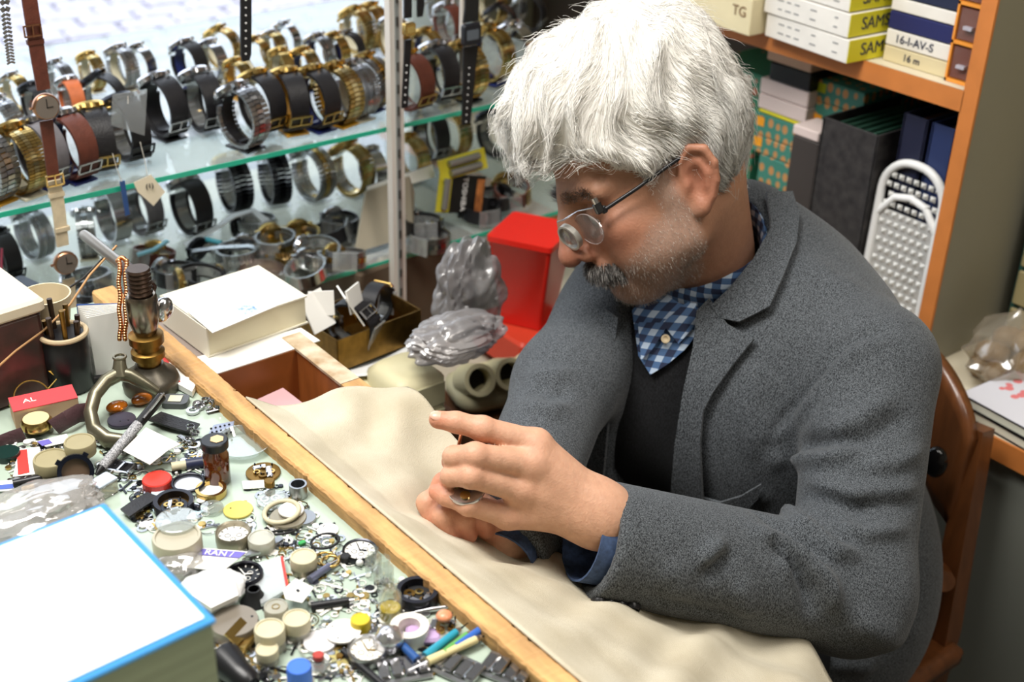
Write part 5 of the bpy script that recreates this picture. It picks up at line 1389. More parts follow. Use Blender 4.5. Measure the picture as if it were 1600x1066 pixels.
# canvas cloth between bench and lap
cy = [1.00, .965, .93, .88, .82, .75, .67, .58, .48, .38]
xe = [.50, .545, .604, .612, .63, .68, .765, .81, .80, .78]
ze = [.922, .918, .905, .888, .842, .78, .74, .725, .715, .71]
def canvas():
    nu, nv = 60, 110; vs = []; fs = []; rs = np.random.default_rng(2)
    for j in range(nv + 1):
        y = .945 - .56 * j / nv; X1 = np.interp(-y, [-q for q in cy], xe); Z1_ = np.interp(-y, [-q for q in cy], ze)
        for i in range(nu + 1):
            u = i / nu; X0_ = .4470 + (1 - y) * .02; x = X0_ + (X1 - X0_) * u
            z = .9348 - .010 * min(1, u * 5) + (Z1_ - .9235) * (u ** 1.15)
            sag = .018 * math.sin(math.pi * u) * np.interp(y, [.4, .7, .9, 1.0], [1, 1, .35, 0])
            fold = .007 * math.sin((y - .55 * x) * 70 + 1.5 * math.sin(u * 5)) * u * (1 - .3 * u) + .006 * math.sin((y + .8 * x) * 46 + 1) * u + .0035 * math.sin(y * 130 - x * 90) * u * (1 - u) * 2
            yy = y + .010 * math.sin(u * 7 + y * 9) * u - .022 * u
            vs.append((x, yy, z - sag + fold * np.interp(y, [.4, .9, 1.0], [1.3, 1, .3])))
    for j in range(nv):
        for i in range(nu): a = j * (nu + 1) + i; fs.append((a, a + nu + 1, a + nu + 2, a + 1))
    me = bpy.data.meshes.new('canvas_apron'); me.from_pydata(vs, [], fs); shade(me, 180)
    me.materials.append(mat('beige_canvas', '#cdc5b1', .9, noise=.16, nscale=14, bump=.35, bscale=900, col2='#b3a992')); o = link('canvas_apron', me)
    md = o.modifiers.new('thickness', 'SOLIDIFY'); md.thickness = .0016; md.offset = 1
    return tag(o, 'stained beige canvas cloth stretched from the bench strip to the man lap', 'cloth')
canvas()
# ================================================================== things on the bench
rs8 = random.Random(21)
def dk(x, y, dz=0.0): return onz(x, y, DESK + dz)
def mm(px, p): return px / ppm(p)
M_tin = mat('dull_tin', '#a39b88', .38, metal=.7, noise=.15, nscale=60); M_khaki = mat('khaki_plastic', '#9c9270', .5, noise=.1, nscale=30); M_creamlid = mat('cream_lid', '#c4bc9e', .5, noise=.1, nscale=40)
M_darkring = mat('dark_bezel', '#23232c', .3, metal=.4); M_silv = M_chrome
M_gl = clear('clear_crystal', '#e9efea', .14, .04, .2); M_glc = clear('cloudy_plastic', '#dcd9c8', .42, .15, .12)
M_print = mat('purple_print_ink', '#6a62b4', .6)
GB = 'small tins and lids on the bench'
def sub(nm, mb, m, r, sm=40): return mb.build(nm, m, r, sm)
def tin(x, y, d, h, label, mb=None, ml=None, nm='round_tin', z=0.0, knob=False):
    p = dk(x, y, z + h); p[2] = DESK + z + .0005; R = mm(d, p) / 2; r = root(nm, label, 'tin', tuple(p), rs8.uniform(0, 6))
    sub('body', MB().lathe([(R*.97, 0), (R*.98, h*.55)], n=30), mb or M_tin, r)
    sub('lid', MB().lathe([(R, h*.42), (R, h*.92), (R*.96, h), (R*.86, h), (R*.83, h*.95), (R*.3, h*.95)], n=36), ml or M_creamlid, r)
    if knob: sub('centre_mark', MB().torus(R*.3, R*.05, T((0, 0, h*.96)), n=20, m=6), M_gold, r)
    return r
def ring(x, y, d, th, m, label, nm='gasket_ring', z=0.0, tilt=0, cat='ring'):
    p = dk(x, y, z + th); R = mm(d, p) / 2; t = th / 2; o = MB().torus(R - t, t, n=40, m=8).build(nm, m, None, 60); p[2] = DESK + z + t + .0003 + abs(math.sin(tilt)) * R * .9
    o.matrix_world = T(p, rz=rs8.uniform(0, 6), rx=tilt); return tag(o, label, cat)
def disc(x, y, d, h, m, label, nm='disc', cat='disc', z=0.0, tilt=0, holes=3):
    p = dk(x, y, z + h); R = mm(d, p) / 2; p[2] = DESK + z + .0003 + abs(math.sin(tilt)) * R; r = root(nm, label, cat, M=T(p, rz=rs8.uniform(0, 6), rx=tilt))
    sub('plate', MB().lathe([(R*.98, 0), (R, h*.3), (R, h*.8), (R*.97, h)], n=32), m, r)
    mk = MB()
    for k in range(holes): a = rs8.uniform(0, 6.28); q = rs8.uniform(.2, .75) * R; mk.cyl(R*.06, .0002, T((q*math.cos(a), q*math.sin(a), h)), n=8)
    if holes: sub('holes', mk, M_gun, r, None)
    return r
def dial(x, y, d, label, face, bezel, h=.006, nm='watch_dial', marks=M_gun, z=0.0, hands=True):
    p = dk(x, y, z + h); R = mm(d, p) / 2; p[2] = DESK + z + .0005; r = root(nm, label, 'dial', tuple(p), rs8.uniform(-1, 1))
    sub('bezel', MB().lathe([(R*.96, 0), (R, h*.3), (R, h*.85), (R*.95, h), (R*.86, h*.9), (R*.85, h*.55), (R*.3, h*.55)], n=40), bezel, r)
    sub('face', MB().cyl(R*.85, .0006, T((0, 0, h*.55)), n=36), face, r, None)
    k_ = MB()
    for k in range(12): a = k*math.pi/6; k_.box(R*.05, R*.14, .0003, T((R*.72*math.sin(a), R*.72*math.cos(a), h*.55 + .0008), rz=-a))
    for qx, qy in ((-.32, 0), (.32, 0), (0, -.34)): k_.torus(R*.15, R*.02, T((qx*R, qy*R, h*.55 + .0008)), n=16, m=4)
    sub('markers', k_, marks, r, None)
    if hands:
        q = MB().box(R*.06, R*.62, .0004, T((0, R*.25, h*.55 + .0014), rz=.0)); q.box(R*.07, R*.42, .0004, T((R*.16, -R*.08, h*.55 + .0016), rz=1.1)); sub('hands', q, marks, r, None)
    return r
def movement(x, y, d, label, plate=None, z=0.0, h=.004, nm='watch_movement', seed=0):
    p = dk(x, y, z + h); R = mm(d, p) / 2; p[2] = DESK + z + .0005; r = root(nm, label, 'movement', tuple(p), seed); g = random.Random(seed + 3)
    sub('main_plate', MB().cyl(R, h*.5, n=34, bev=.0003), plate or M_steel, r)
    for k in range(4):
        a = k*1.6 + g.uniform(0, .6); q = R*g.uniform(.35, .55); sub('gear', MB().pipe(R*g.uniform(.2, .3), R*.12, h*.25, T((q*math.cos(a), q*math.sin(a), h*.5 + .0003)), n=18), M_gold if k % 2 else M_brass, r)
    sub('bridge', MB().box(R*1.1, R*.35, h*.3, T((0, R*.35, h*.7), rz=.3), bev=R*.05).box(R*.35, R*.8, h*.3, T((-R*.4, -R*.3, h*.7), rz=.5), bev=R*.05), M_silv, r)
    s = MB()
    for k in range(7): a = g.uniform(0, 6.28); q = R*g.uniform(.3, .9); s.cyl(R*.05, h*.5, T((q*math.cos(a), q*math.sin(a), h*.5)), n=8)
    sub('screws', s, M_gun, r, None); return r
def case(x, y, d, label, m, h=.008, lug=True, inner=None, nm='watch_case', z=0.0, rz=0, tilt=0):
    p = dk(x, y, z + h/2); R = mm(d, p) / 2; p[2] = DESK + z + .0005 + abs(math.sin(tilt))*R; r = root(nm, label, 'watch case', M=T(p, rz=rz, rx=tilt))
    c = MB().pipe(R, R*.78, h, n=36)
    if lug:
        for sx in (-1, 1):
            for sy in (-1, 1): c.box(R*.22, R*.42, h*.5, T((sx*R*.5, sy*R*1.0, h*.35), rz=sx*sy*-.2), bev=R*.04)
    sub('ring', c, m, r); sub('back', MB().cyl(R*.79, h*.25, T((0, 0, h*.1)), n=30), inner or M_steel, r); return r
def rod(nm, label, cat, a, b, segs, group=None, tip=None, z=0.004):
    """straight tool between two picture points; segs = [(t0, t1, r0, r1, material, part name)]"""
    A = dk(a[0], a[1], z); B = dk(b[0], b[1], z if len(b) < 3 else b[2]); r = root(nm, label, cat, tuple(A), group=group); d = Vector(B - A)
    for t0, t1, r0, r1, m, pn in segs: MB().tube([d*t0, d*(t0*.5+t1*.5), d*t1], [r0, (r0+r1)/2, r1], n=12).build(pn, m, r, 40)
    return r, A, d
def cap(x, y, d, h, m, label, nm='bottle_cap', z=0.0):
    p = dk(x, y, z + h); R = mm(d, p) / 2; p[2] = DESK + z + .0005; r = root(nm, label, 'cap', tuple(p)); n = 48; vs = []; fs = []
    for rm, zz in ((1, 0), (1, h*.85), (.92, h), (.8, h)):
        for i in range(n): q = R*rm*(1 - (.03 if i % 2 and rm == 1 else 0)); vs.append((q*math.cos(2*math.pi*i/n), q*math.sin(2*math.pi*i/n), zz))
    for k in range(3):
        for i in range(n): fs.append((k*n+i, k*n+(i+1) % n, (k+1)*n+(i+1) % n, (k+1)*n+i))
    fs.append(tuple(range(n-1, -1, -1))); sub('shell', MB().add(vs, fs), m, r, 30); sub('top', MB().cyl(R*.8, .0008, T((0, 0, h - .0009)), n=30), m, r); return r
def card(nm, label, pts, z=.001, th=.0006, m=None, cat='card', group=None): return slab(nm, label, cat, pts, DESK + z, th, m or M_paper, group=group)
def printed(o, pts, m, nm='print', z=.0019):
    q = slab(nm, None, None, pts, DESK + z, .0002, m); q.parent = o; q.location = Vector(q.location) - Vector(o.location); return q
def vial(x, y, d, h, label, liq=None, capm=None, nm='glass_vial', glass=None, neck=.6, cat='vial', z=0.0):
    p = dk(x, y, z); R = mm(d, p) / 2; p[2] = DESK + z + .0005; r = root(nm, label, cat, tuple(p))
    sub('glass', MB().lathe([(R*.9, 0), (R, h*.04), (R, h*.68), (R*neck, h*.80), (R*neck, h*.88), (R*neck*1.12, h*.9), (R*neck*1.12, h)], n=26, cap=False), glass or M_gl, r)
    if liq: sub('liquid', MB().cyl(R*.9, h*.3, n=24, z0=.001), liq, r)
    if capm: sub('cap', MB().cyl(R*neck*1.35, h*.2, n=26, z0=h*.84, bev=.0008), capm, r)
    return r

# --- the white blue-edged box in the foreground
ZB = 1.06
c1, c2 = onz(163, 783, ZB), onz(338, 966, ZB); L_ = np.linalg.norm(c2 - c1); dy = (c1 - c2) / L_; dx = np.array([-dy[1], dy[0], 0]); dx = dx if dx[0] < 0 else -dx
Wb = .26; cc = (c1 + c2) / 2 + dx * Wb / 2
bx_ = root('white_book', 'large white book with blue edged cover at the lower left corner', 'book', (cc[0], cc[1], DESK + .001), math.atan2(dx[1], dx[0]) + math.pi)
hb = ZB - DESK - .001; M_bluee = mat('blue_cover_edge', '#2f86c4', .4)
sub('pages', MB().box(Wb*.985, L_*.97, hb - .006, T((0, 0, hb/2 - .001))), mat('grey_olive_pages', '#8f9178', .8, noise=.12, nscale=4, stretch=(1, 1, 60)), bx_, None)
sub('cover', MB().box(Wb, L_, .003, T((0, 0, hb - .0025)), bev=.0008), M_bluee, bx_, None); sub('cover', MB().box(Wb, L_, .003, T((0, 0, .0016))), M_bluee, bx_, None)
sub('front_sheet', MB().box(Wb - .010, L_ - .010, .0010, T((0, 0, hb - .0005))), mat('glossy_white_print', '#fbfbfb', .25), bx_, None)

# --- left group: press, bracket, cards, jar, boxes
pb = dk(238, 606); pr = root('bench_press', 'old metal bench press with brass collar, screw thread and long cross handle', 'press', tuple(pb)); k = 1 / ppm(pb)
def LP(x, y, extra=0): return Vector(dep(x, y, float((pb - CAM) @ FWD) + extra) - pb)      # upright plane through the base
M_olds = mat('tarnished_steel', '#6b665c', .38, metal=.9, noise=.25, nscale=60); M_bronze = mat('dark_bronze', '#4a3a30', .4, metal=.8, noise=.2, nscale=60)
def zsc(pr, k=.60): return [(r, z*k) for r, z in pr]
sub('base', MB().lathe(zsc([(.026, 0), (.027, .012), (.024, .026), (.016, .034), (.013, .045)]), n=36), M_olds, pr)
sub('brass_collar', MB().lathe(zsc([(.011, .045), (.012, .055), (.0155, .058), (.0155, .068), (.012, .072), (.012, .080), (.0160, .083), (.0160, .096), (.012, .099)]), n=32), M_brass, pr)
sub('body', MB().lathe(zsc([(.010, .099), (.0125, .112), (.0145, .125), (.0145, .160), (.0125, .166)]), n=30), mat('nickel_body', '#8c8174', .25, metal=1), pr)
sub('thread', MB().lathe(zsc([(.0100 + .0013*(i % 2), .166 + .0036*i) for i in range(13)]), n=26), M_bronze, pr)
sub('side_lug', MB().sphere(.010, T((.019, .0, .078), ry=.4), sc=(1, .8, 1.25)), M_chrome, pr)
zt = .175; b_ = LP(236, 452, .0); a_ = LP(130, 366, .055); dirv = Vector(b_ - a_)
sub('handle_bar', MB().tube([Vector(a_) + dirv*t for t in (0, .06, .5, .95, 1.0)], [.005, .0058, .0058, .0058, .005], n=14), mat('pale_handle_metal', '#9a948c', .3, metal=.9), pr)
sub('handle_sleeve', MB().tube([Vector(a_) + dirv*t for t in (.60, .62, .97, 1.0)], [.0062, .0075, .0075, .0065], n=14), M_bronze, pr)
sub('handle_pin', MB().tube([Vector(b_), Vector(b_) - Vector((0, 0, .016)), Vector((.019, 0, .082))], [.0042, .0042, .003], n=10), M_bronze, pr)
# bead chain hung over the handle
chn = root('bead_chain', 'copper coloured bead chain draped over the press handle', 'chain', tuple(Vector(pb) + Vector(a_) + dirv*.55)); hb_ = Vector(pb) + Vector(a_) + dirv*.55
cb = MB()
for s_, (x0_, x1_) in enumerate(((186, 188), (197, 196))):
    for i in range(30):
        y = 408 + i*4.2; x = x0_ + (x1_-x0_)*i/29 + 1.2*math.sin(i*.6 + s_); q = dep(x, y, 1.232 - .012*min(1, i/4)); cb.sphere(.0024, T(Vector(q) - hb_), n=8, m=6)
for i in range(9): q = dep(184 + i*1.6, 408 - 5*math.sin(i/8*math.pi), 1.235); cb.sphere(.0024, T(Vector(q) - hb_), n=8, m=6)
cb.build('beads', mat('copper_beads', '#c98d5e', .25, metal=1), chn, 60)
# C-shaped cast bracket
bo = dk(200, 690); br = root('cast_bracket', 'grey cast metal C-shaped bracket lying left of the black pen', 'bracket', tuple(bo))
def B3(x, y, z): return Vector(dk(x, y, z) - bo)
arc = [(238, 688, .006), (205, 692, .006), (168, 688, .008), (147, 672, .012), (141, 645, .020), (148, 618, .028), (165, 596, .034), (186, 584, .036), (205, 588, .034), (226, 600, .028), (246, 612, .020)]
pts = [B3(*q) for q in arc]; sub('arch', MB().tube(pts, [.005, .007, .0085, .0085, .008, .008, .0085, .009, .008, .007, .005], n=12, flat=.75), M_khk if 'M_khk' in globals() else mat('grey_cast_metal', '#7d7865', .35, metal=.75, noise=.15, nscale=40), br, 60)
sub('spout', MB().tube([B3(188, 586, .036), B3(187, 572, .044), B3(187, 560, .05)], [.0085, .006, .0052], n=14), MATS['grey_cast_metal'], br, 60)
sub('spout_lip', MB().torus(.0052, .0014, T(B3(187, 558, .051)), n=18, m=6), MATS['grey_cast_metal'], br, 60)
sub('foot', MB().sphere(.004, T(B3(156, 690, .006))), M_chrome, br, 60)
for x, y, lab in ((182, 632, 'small dark amber stone inside the cast bracket'), (221, 620, 'bright orange amber stone behind the cast bracket')):
    p = dk(x, y, .008); o = MB().sphere(.0085, sc=(1.2, .9, .6)).build('amber_stone', mat('amber_glass', '#d9791c', .12, trans=.5, coat=.5), None, 60); o.location = (p[0], p[1], DESK + .0056); tag(o, lab, 'stone')
disc(190, 655, 44, .003, mat('dark_violet_disc', '#3b3745', .3, metal=.3), 'dark oval disc lying inside the cast bracket', z=.001, holes=2)
# cards in a stand
cst = root('card_stand', 'blue edged plastic stand packed with white paper envelopes', 'card stand', tuple(dk(165, 592)), rz=.0); co = dk(165, 592)
for i in range(9):
    f_ = i / 8; a = dep(128 + 10*f_ + 6*f_, 592 + 4*f_, 1.262 - .02*f_); W_ = .042; H_c = .062
    M = T(Vector(a - co) + Vector((.026, .0, H_c/2 - .004 + a[2]*0)), rz=-.55 + .05*i, rx=-.12)
    M.translation.z = H_c/2 + .001
    MB().box(W_, .0007, H_c, M).build('envelope', mat('blue_edge_plastic', '#3d62a8', .4) if i == 0 else M_paper, cst)
# jar with tools
jp = dk(112, 604); jr = root('tool_jar', 'black jar with cream rim holding a bunch of small tools', 'jar', tuple(jp))
sub('jar_body', MB().lathe([(.019, 0), (.021, .003), (.021, .055), (.019, .058)], n=28), M_black, jr); sub('rim', MB().torus(.0205, .0025, T((0, 0, .058)), n=30, m=8), mat('cream_rim', '#b9a585', .4), jr)
for i in range(7): a = i*.9; q = Vector((.011*math.cos(a), .011*math.sin(a), .01)); sub('tool', MB().tube([q, q + Vector((.004*math.cos(a), .004*math.sin(a), .062 + .008*(i % 3)))], [.0018, .0026], n=8), M_brass if i % 2 else M_bronze, jr)
# storage box at the far left
sp = dk(28, 622); sbx = root('storage_box', 'smoky dark plastic box with cream lid at the left edge of the bench', 'box', (sp[0] - .03, sp[1] + .03, DESK + .0005), rz=.1)
sub('body', MB().box(.115, .09, .085, T((0, 0, .0425)), bev=.003), mat('smoky_brown_plastic', '#3a302c', .25, noise=.4, nscale=40, col2='#5c3a36'), sbx, None); sub('lid', MB().box(.122, .097, .014, T((0, 0, .092)), bev=.003), mat('cream_lid_plastic', '#ddd0b8', .4), sbx, None)
cp = root('cone_cup', 'tall beige cone shaped cup behind the storage box', 'cup', tuple(dk(88, 572) * np.array([1, 1, 0]) + np.array([0, 0, DESK + .0005])))
sub('cone', MB().lathe([(.012, 0), (.024, .078), (.0225, .078), (.011, .004)], n=30), mat('beige_cup', '#cfc0a0', .5), cp)
dbp = ony(45, 428, 1.36); db = root('dark_blue_box', 'dark blue lidded box tied with pink string on the lower shelf', 'box', (dbp[0], 1.48, Z2 + .001), rz=.25)
sub('base', MB().box(.10, .07, .05, T((0, 0, .025)), bev=.003), mat('black_blue_box', '#191b26', .4), db, None); sub('lid', MB().box(.105, .075, .014, T((0, 0, .057)), bev=.004), mat('slate_blue_lid', '#4a5068', .35), db, None)
sub('pink_string', MB().tube([(0, 0, .064), (.004, .004, .085), (.014, .008, .12)], .0016, n=6).torus(.006, .0012, T((0, 0, .067)), n=14, m=5), mat('pink_string', '#e0637f', .7), db)
# leaf, wires
p = dk(92, 590, .02); lf = root('yellow_leaf', 'small dry yellow leaf in front of the tool jar', 'leaf', M=T(p, rz=.4, rx=.9))
sub('blade', MB().prism([(-.002, -.002), (.006, -.009), (.010, -.005), (.017, -.006), (.014, 0), (.019, .006), (.011, .006), (.009, .013), (.003, .006), (-.006, .010), (-.003, .003)], .0006), mat('yellow_leaf_tissue', '#d9b24a', .7, noise=.2, nscale=200), lf, None)
sub('stalk', MB().tube([(-.002, 0, 0), (-.014, -.004, -.003)], .0006, n=5), mat('leaf_stalk', '#a98a3a', .7), lf)
for nm, lab, col, q in (('black_wire', 'thin black wire looping over the left side of the bench', '#2c2826', [(40, 540, 1.22), (60, 490, 1.24), (90, 462, 1.26), (130, 435, 1.27), (160, 405, 1.28), (180, 388, 1.29)]), ('tan_wire', 'thin tan wire crossing in front of the storage box', '#b58a5c', [(-5, 575, 1.15), (25, 548, 1.17), (70, 515, 1.19), (110, 475, 1.21), (140, 430, 1.24), (182, 384, 1.28)])):
    P = [dep(*t) for t in q]; o = MB().tube([Vector(t - P[0]) for t in P], .0011, n=6).build(nm, mat(nm, col, .6), None, 60); o.location = P[0]; tag(o, lab, 'wire')
slab('folded_leaflet', 'white and red folded leaflet leaning on the bench strip beside the press', 'leaflet', [(250, 552), (262, 548), (306, 600), (300, 612), (278, 600)], DESK + .002, .006, M_paper)
q = slab('red_stripe', None, None, [(252, 558), (258, 556), (282, 596), (276, 598)], DESK + .0083, .0003, mat('red_print', '#c23a34', .6)); pl_ = bpy.data.objects['folded_leaflet']; q.parent = pl_; q.location = Vector(q.location) - Vector(pl_.location)
# match box
mbx = root('matchbox', 'small red and white cardboard box on the left of the bench', 'box', tuple(dk(72, 650)), rz=math.atan2(*(dk(112, 622) - dk(30, 640))[[1, 0]]))
sub('carton', MB().box(.056, .026, .018, T((0, 0, .0095))), mat('tan_card_side', '#c9a888', .7), mbx, None); sub('red_top', MB().box(.0562, .0262, .0008, T((0, 0, .019))), mat('red_card', '#d24a50', .6), mbx, None); text('lettering', 'AL', .010, T((-.012, 0, .0196)), M_paper, mbx)
# gold watch on brown strap, left
gw = root('gold_watch', 'gold round watch on a dark plum strap lying behind the khaki tin', 'watch', tuple(dk(60, 676))); R = 24 / ppm(dk(60, 676))
sub('case', MB().lathe([(R*.8, .004), (R, .007), (R, .012), (R*.85, .015)], n=32), M_gold, gw); sub('dial', MB().cyl(R*.82, .0006, T((0, 0, .0148)), n=30), mat('pale_gold_dial', '#e0cf9a', .35), gw)
o_ = dk(60, 676); MP = mat('plum_leather', '#4a3236', .5, bump=.3, bscale=400)
for pl in ([(84, 668, .008), (104, 656, .014), (122, 646, .014), (136, 644, .008)], [(38, 680, .006), (20, 686, .004), (0, 694, .003), (-20, 700, .003)]):
    P = [Vector(dk(*t) - o_) for t in pl]; sub('strap', MB().tube(P, [.0085]*4, n=10, flat=.22), MP, gw)
# khaki tin and dark ringed case
tin(62 + 18, 716, 56, .016, 'khaki many sided tin left of the dark ringed watch', M_khaki, M_khaki, 'khaki_tin')
tin(124, 690, 48, .012, 'round khaki tin lid behind the dark ringed watch', M_khaki, M_khaki, 'khaki_box', z=.014)
cw = root('dark_ringed_watch', 'watch case with dark blue bezel and brown face standing on edge', 'watch case', M=frame(dk(118, 736, .014), Vector(CAM - dk(118, 736)) + Vector((0, 0, -.15)), (1, 0, 0)))
R = 27 / ppm(dk(118, 736)); sub('bezel', MB().pipe(R, R*.76, .008, n=40), mat('dark_blue_metal', '#1e2230', .3, metal=.7), cw); sub('face', MB().cyl(R*.77, .003, n=36, z0=.001), mat('brown_face', '#5e4c3c', .3), cw)
l_ = MB()
for a in range(4): l_.box(R*.35, R*.3, .005, T((R*1.02*math.cos(a*1.57+.78), R*1.02*math.sin(a*1.57+.78), .004), rz=a*1.57+.78))
sub('lugs', l_, MATS['dark_blue_metal'], cw, None)
# pens, pencils, tools
MCH = mat('checker_grip', '#2a2c33', .35, noise=.9, nscale=900, col2='#c9c9cc')
rod('ballpoint_pen', 'black ballpoint pen with silver checkered barrel leaning over the cast bracket', 'pen', (150, 742), (254, 618, .028), [(0, .08, .0012, .004, M_black, 'tip'), (.08, .62, .0045, .0048, MCH, 'barrel'), (.62, .98, .0046, .0046, M_black, 'upper_barrel'), (.97, 1.0, .003, .003, M_chrome, 'button')])
pen = bpy.data.objects['ballpoint_pen']; A_ = dk(150, 742, .004); d_ = Vector(dk(254, 618, .028) - A_)
sub('clip', MB().tube([d_*.64 + Vector((.003, -.003, .005)), d_*.96 + Vector((.003, -.003, .006))], .0011, n=6), M_chrome, pen)
rod('pencil', 'black pencil lying at the left edge of the bench', 'pencil', (20, 756), (105, 738), [(0, 1, .0032, .0032, M_black, 'shaft'), (1, 1.06, .0032, .0006, M_chrome, 'point')])
rod('pencil', 'pencil with a bare wooden end lying beside the black one', 'pencil', (34, 766), (112, 748), [(0, .25, .003, .0032, mat('pale_wood', '#d9bd8e', .6), 'wood_end'), (.25, 1, .0033, .0033, M_gun, 'shaft')])
rod('red_screwdriver', 'screwdriver with dark red handle in front of the white envelopes', 'screwdriver', (92, 608), (172, 586), [(0, .12, .004, .0058, mat('orange_tip', '#d8562c', .4), 'end_cap'), (.12, .2, .005, .005, M_chrome, 'ferrule'), (.2, .62, .006, .0062, mat('dark_red_handle', '#8c3226', .4), 'handle'), (.62, 1, .004, .0015, M_black, 'blade')])
GS = 'screwdrivers at the lower end of the bench'
HZ = .006
for lab, a, b, col in (('teal handled small screwdriver at the lower edge of the bench', (664, 1026), (718, 984), '#2b8fa8'), ('green handled small screwdriver between the teal and the blue one', (694, 1022), (734, 990), '#5a9a4c'), ('blue handled small screwdriver with its point on the bench strip', (712, 1012), (757, 980), '#2f5fb0'), ('cream handled small screwdriver nearest to the picture bottom', (668, 1034), (752, 996), '#d6c794'), ('dark blue handled small screwdriver pointing at the silver ring', (652, 1032), (626, 1006), '#28508c')):
    m = mat('screwdriver_' + col, col, .35)
    rod('small_screwdriver', lab, 'screwdriver', a, b, [(-.35, 0, .0006, .0012, M_chrome, 'blade'), (0, .9, .0034, .0030, m, 'handle'), (.9, 1.0, .0030, .0020, M_chrome, 'swivel_cap'), (1.0, 1.25, .0008, .0004, M_gun, 'pin')], GS, z=.007)
rod('tweezers', 'steel tweezers lying beside the black parts dish', 'tweezers', (640, 958), (712, 946), [(0, .5, .0006, .0022, M_chrome, 'tip'), (.5, 1, .0022, .0012, M_chrome, 'arm')])
rod('black_stick', 'long black stick running to the bottom of the picture', 'stick', (536, 1018), (602, 1074), [(0, 1, .003, .003, M_black, 'shaft')])
rod('black_bar', 'short black bar lying under the white tag', 'bar', (486, 948), (552, 938), [(0, .9, .0034, .003, M_black, 'shaft'), (.9, 1.02, .0028, .002, M_chrome, 'ring_end')])
rod('grey_tool', 'small grey tool lying above the coil of gold rings', 'tool', (484, 906), (528, 876), [(0, .7, .0032, .003, mat('blue_grey_metal', '#70748c', .35, metal=.6), 'handle'), (.7, 1, .002, .0012, M_chrome, 'end')])
# cards and papers
card('torn_card', 'white card with torn notched edge under the pen', [(192, 704), (228, 668), (282, 694), (262, 704), (234, 726)], .016)
c_ = card('price_card', 'white card with a purple printed heading below the large round tin', [(283, 886), (310, 856), (387, 862), (348, 892)], .014)
printed(c_, [(302, 866), (309, 857), (384, 863), (374, 872)], M_print, z=.0152)
m0 = dk(342, 865, .0155); ax_ = dk(372, 868, .0155) - dk(312, 862, .0155)
t_ = text('lettering', 'RAN /', .0085, T(Vector(m0) - Vector(c_.location), rz=math.atan2(ax_[1], ax_[0])), M_paper, c_, depth=.0002)
c_ = card('white_tag', 'small white punched tag right of the clear bag', [(442, 922), (462, 904), (490, 918), (472, 942), (446, 936)], .012); printed(c_, [(462, 922), (466, 920), (469, 923), (465, 925)], M_gun, 'punch_hole', .0133)
c_ = card('red_label_card', 'white label card with a red band left of the khaki tin', [(20, 745), (30, 702), (62, 698), (64, 740)], .002); printed(c_, [(28, 742), (26, 704), (42, 702), (46, 738)], mat('red_print', '#c23a34', .6), z=.0029)
c_ = card('purple_label_card', 'white card with a purple corner behind the khaki tin', [(56, 690), (104, 678), (110, 690), (72, 698)], .004); printed(c_, [(58, 690), (76, 686), (82, 692), (66, 697)], M_print, z=.0049)
c_ = card('blue_label', 'tiny blue and white label at the left picture edge', [(-4, 752), (20, 750), (22, 766), (-4, 768)], .002); printed(c_, [(-4, 758), (21, 756), (21, 763), (-4, 765)], mat('blue_print_ink', '#4a62b0', .6), z=.0029)
card('beige_scrap', 'pale paper scrap under the white punched tag bag', [(304, 900), (362, 890), (372, 930), (330, 950), (300, 930)], .016, .004, M_paper, 'paper')
card('light_blue_card', 'light blue folded card under the black watch', [(228, 770), (262, 766), (318, 798), (300, 812), (240, 800)], .001, .001, mat('light_blue_card', '#bcd6e2', .7))
card('white_slip', 'narrow white slip right of the round movement', [(378, 752), (412, 750), (416, 762), (380, 764)], .002)
zb_ = slab('zip_bag', 'clear zip bag with a red seal line in the middle of the bench', 'bag', [(402, 880), (440, 868), (450, 920), (408, 944), (398, 912)], DESK + .003, .003, clear('zip_film', '#e6ebea', .35, .08, .15))
q = slab('red_seal', None, None, [(438, 870), (442, 869), (451, 916), (447, 918)], DESK + .0063, .0004, mat('red_print', '#c23a34', .6)); q.parent = zb_; q.location = Vector(q.location) - Vector(zb_.location)
# bottles, vials, caps
ab = vial(341, 752, 40, .040, 'small amber glass bottle with black cap in the middle of the bench', None, M_black, 'amber_bottle', mat('amber_bottle_glass', '#6b2f0e', .08, trans=.6, coat=.5), .78, 'bottle')
sub('cap_label', MB().cyl(.006, .0006, T((.002, -.001, .0415)), n=6), mat('tan_sticker', '#c9b088', .7), ab, None)
vial(136, 770, 16, .016, 'tiny amber vial beside the clear box', None, None, 'amber_vial', MATS['amber_bottle_glass'])
M_yliq = mat('yellow_oil', '#d8b92c', .15, trans=.3)
vial(610, 968, 36, .034, 'open glass vial with yellow oil at the bottom', M_yliq, None); vial(600, 922, 32, .030, 'clear ribbed glass vial behind the oil vial', None, None); vial(584, 900, 26, .026, 'smallest clear glass vial beside the white dial', None, None)
cap(563, 968, 32, .010, mat('yellow_cap', '#c9b026', .4), 'ribbed yellow cap left of the oil vial'); cap(467, 1042, 40, .014, mat('blue_cap', '#3f6fd0', .4), 'ribbed blue bottle cap near the bottom of the bench', z=.010)
sub('neck', MB().cyl(.010, .010, n=20), M_glc, bpy.data.objects['bottle_cap.001']); bpy.data.objects['neck'].location.z = -.010
cap(245, 748, 46, .007, mat('red_lid', '#cf3b30', .4), 'flat red lid between the silver buckle and the white disc')
bxp = dk(164, 772); cbx = root('clear_box', 'little clear plastic box right of the tiny amber vial', 'box', tuple(bxp), .3); sub('shell', MB().box(.019, .014, .012, T((0, 0, .0062)), bev=.001), M_glc, cbx, None); sub('lid', MB().box(.0195, .0145, .003, T((0, 0, .0135)), bev=.0008), mat('pale_blue_lid', '#c2cddc', .3), cbx, None)
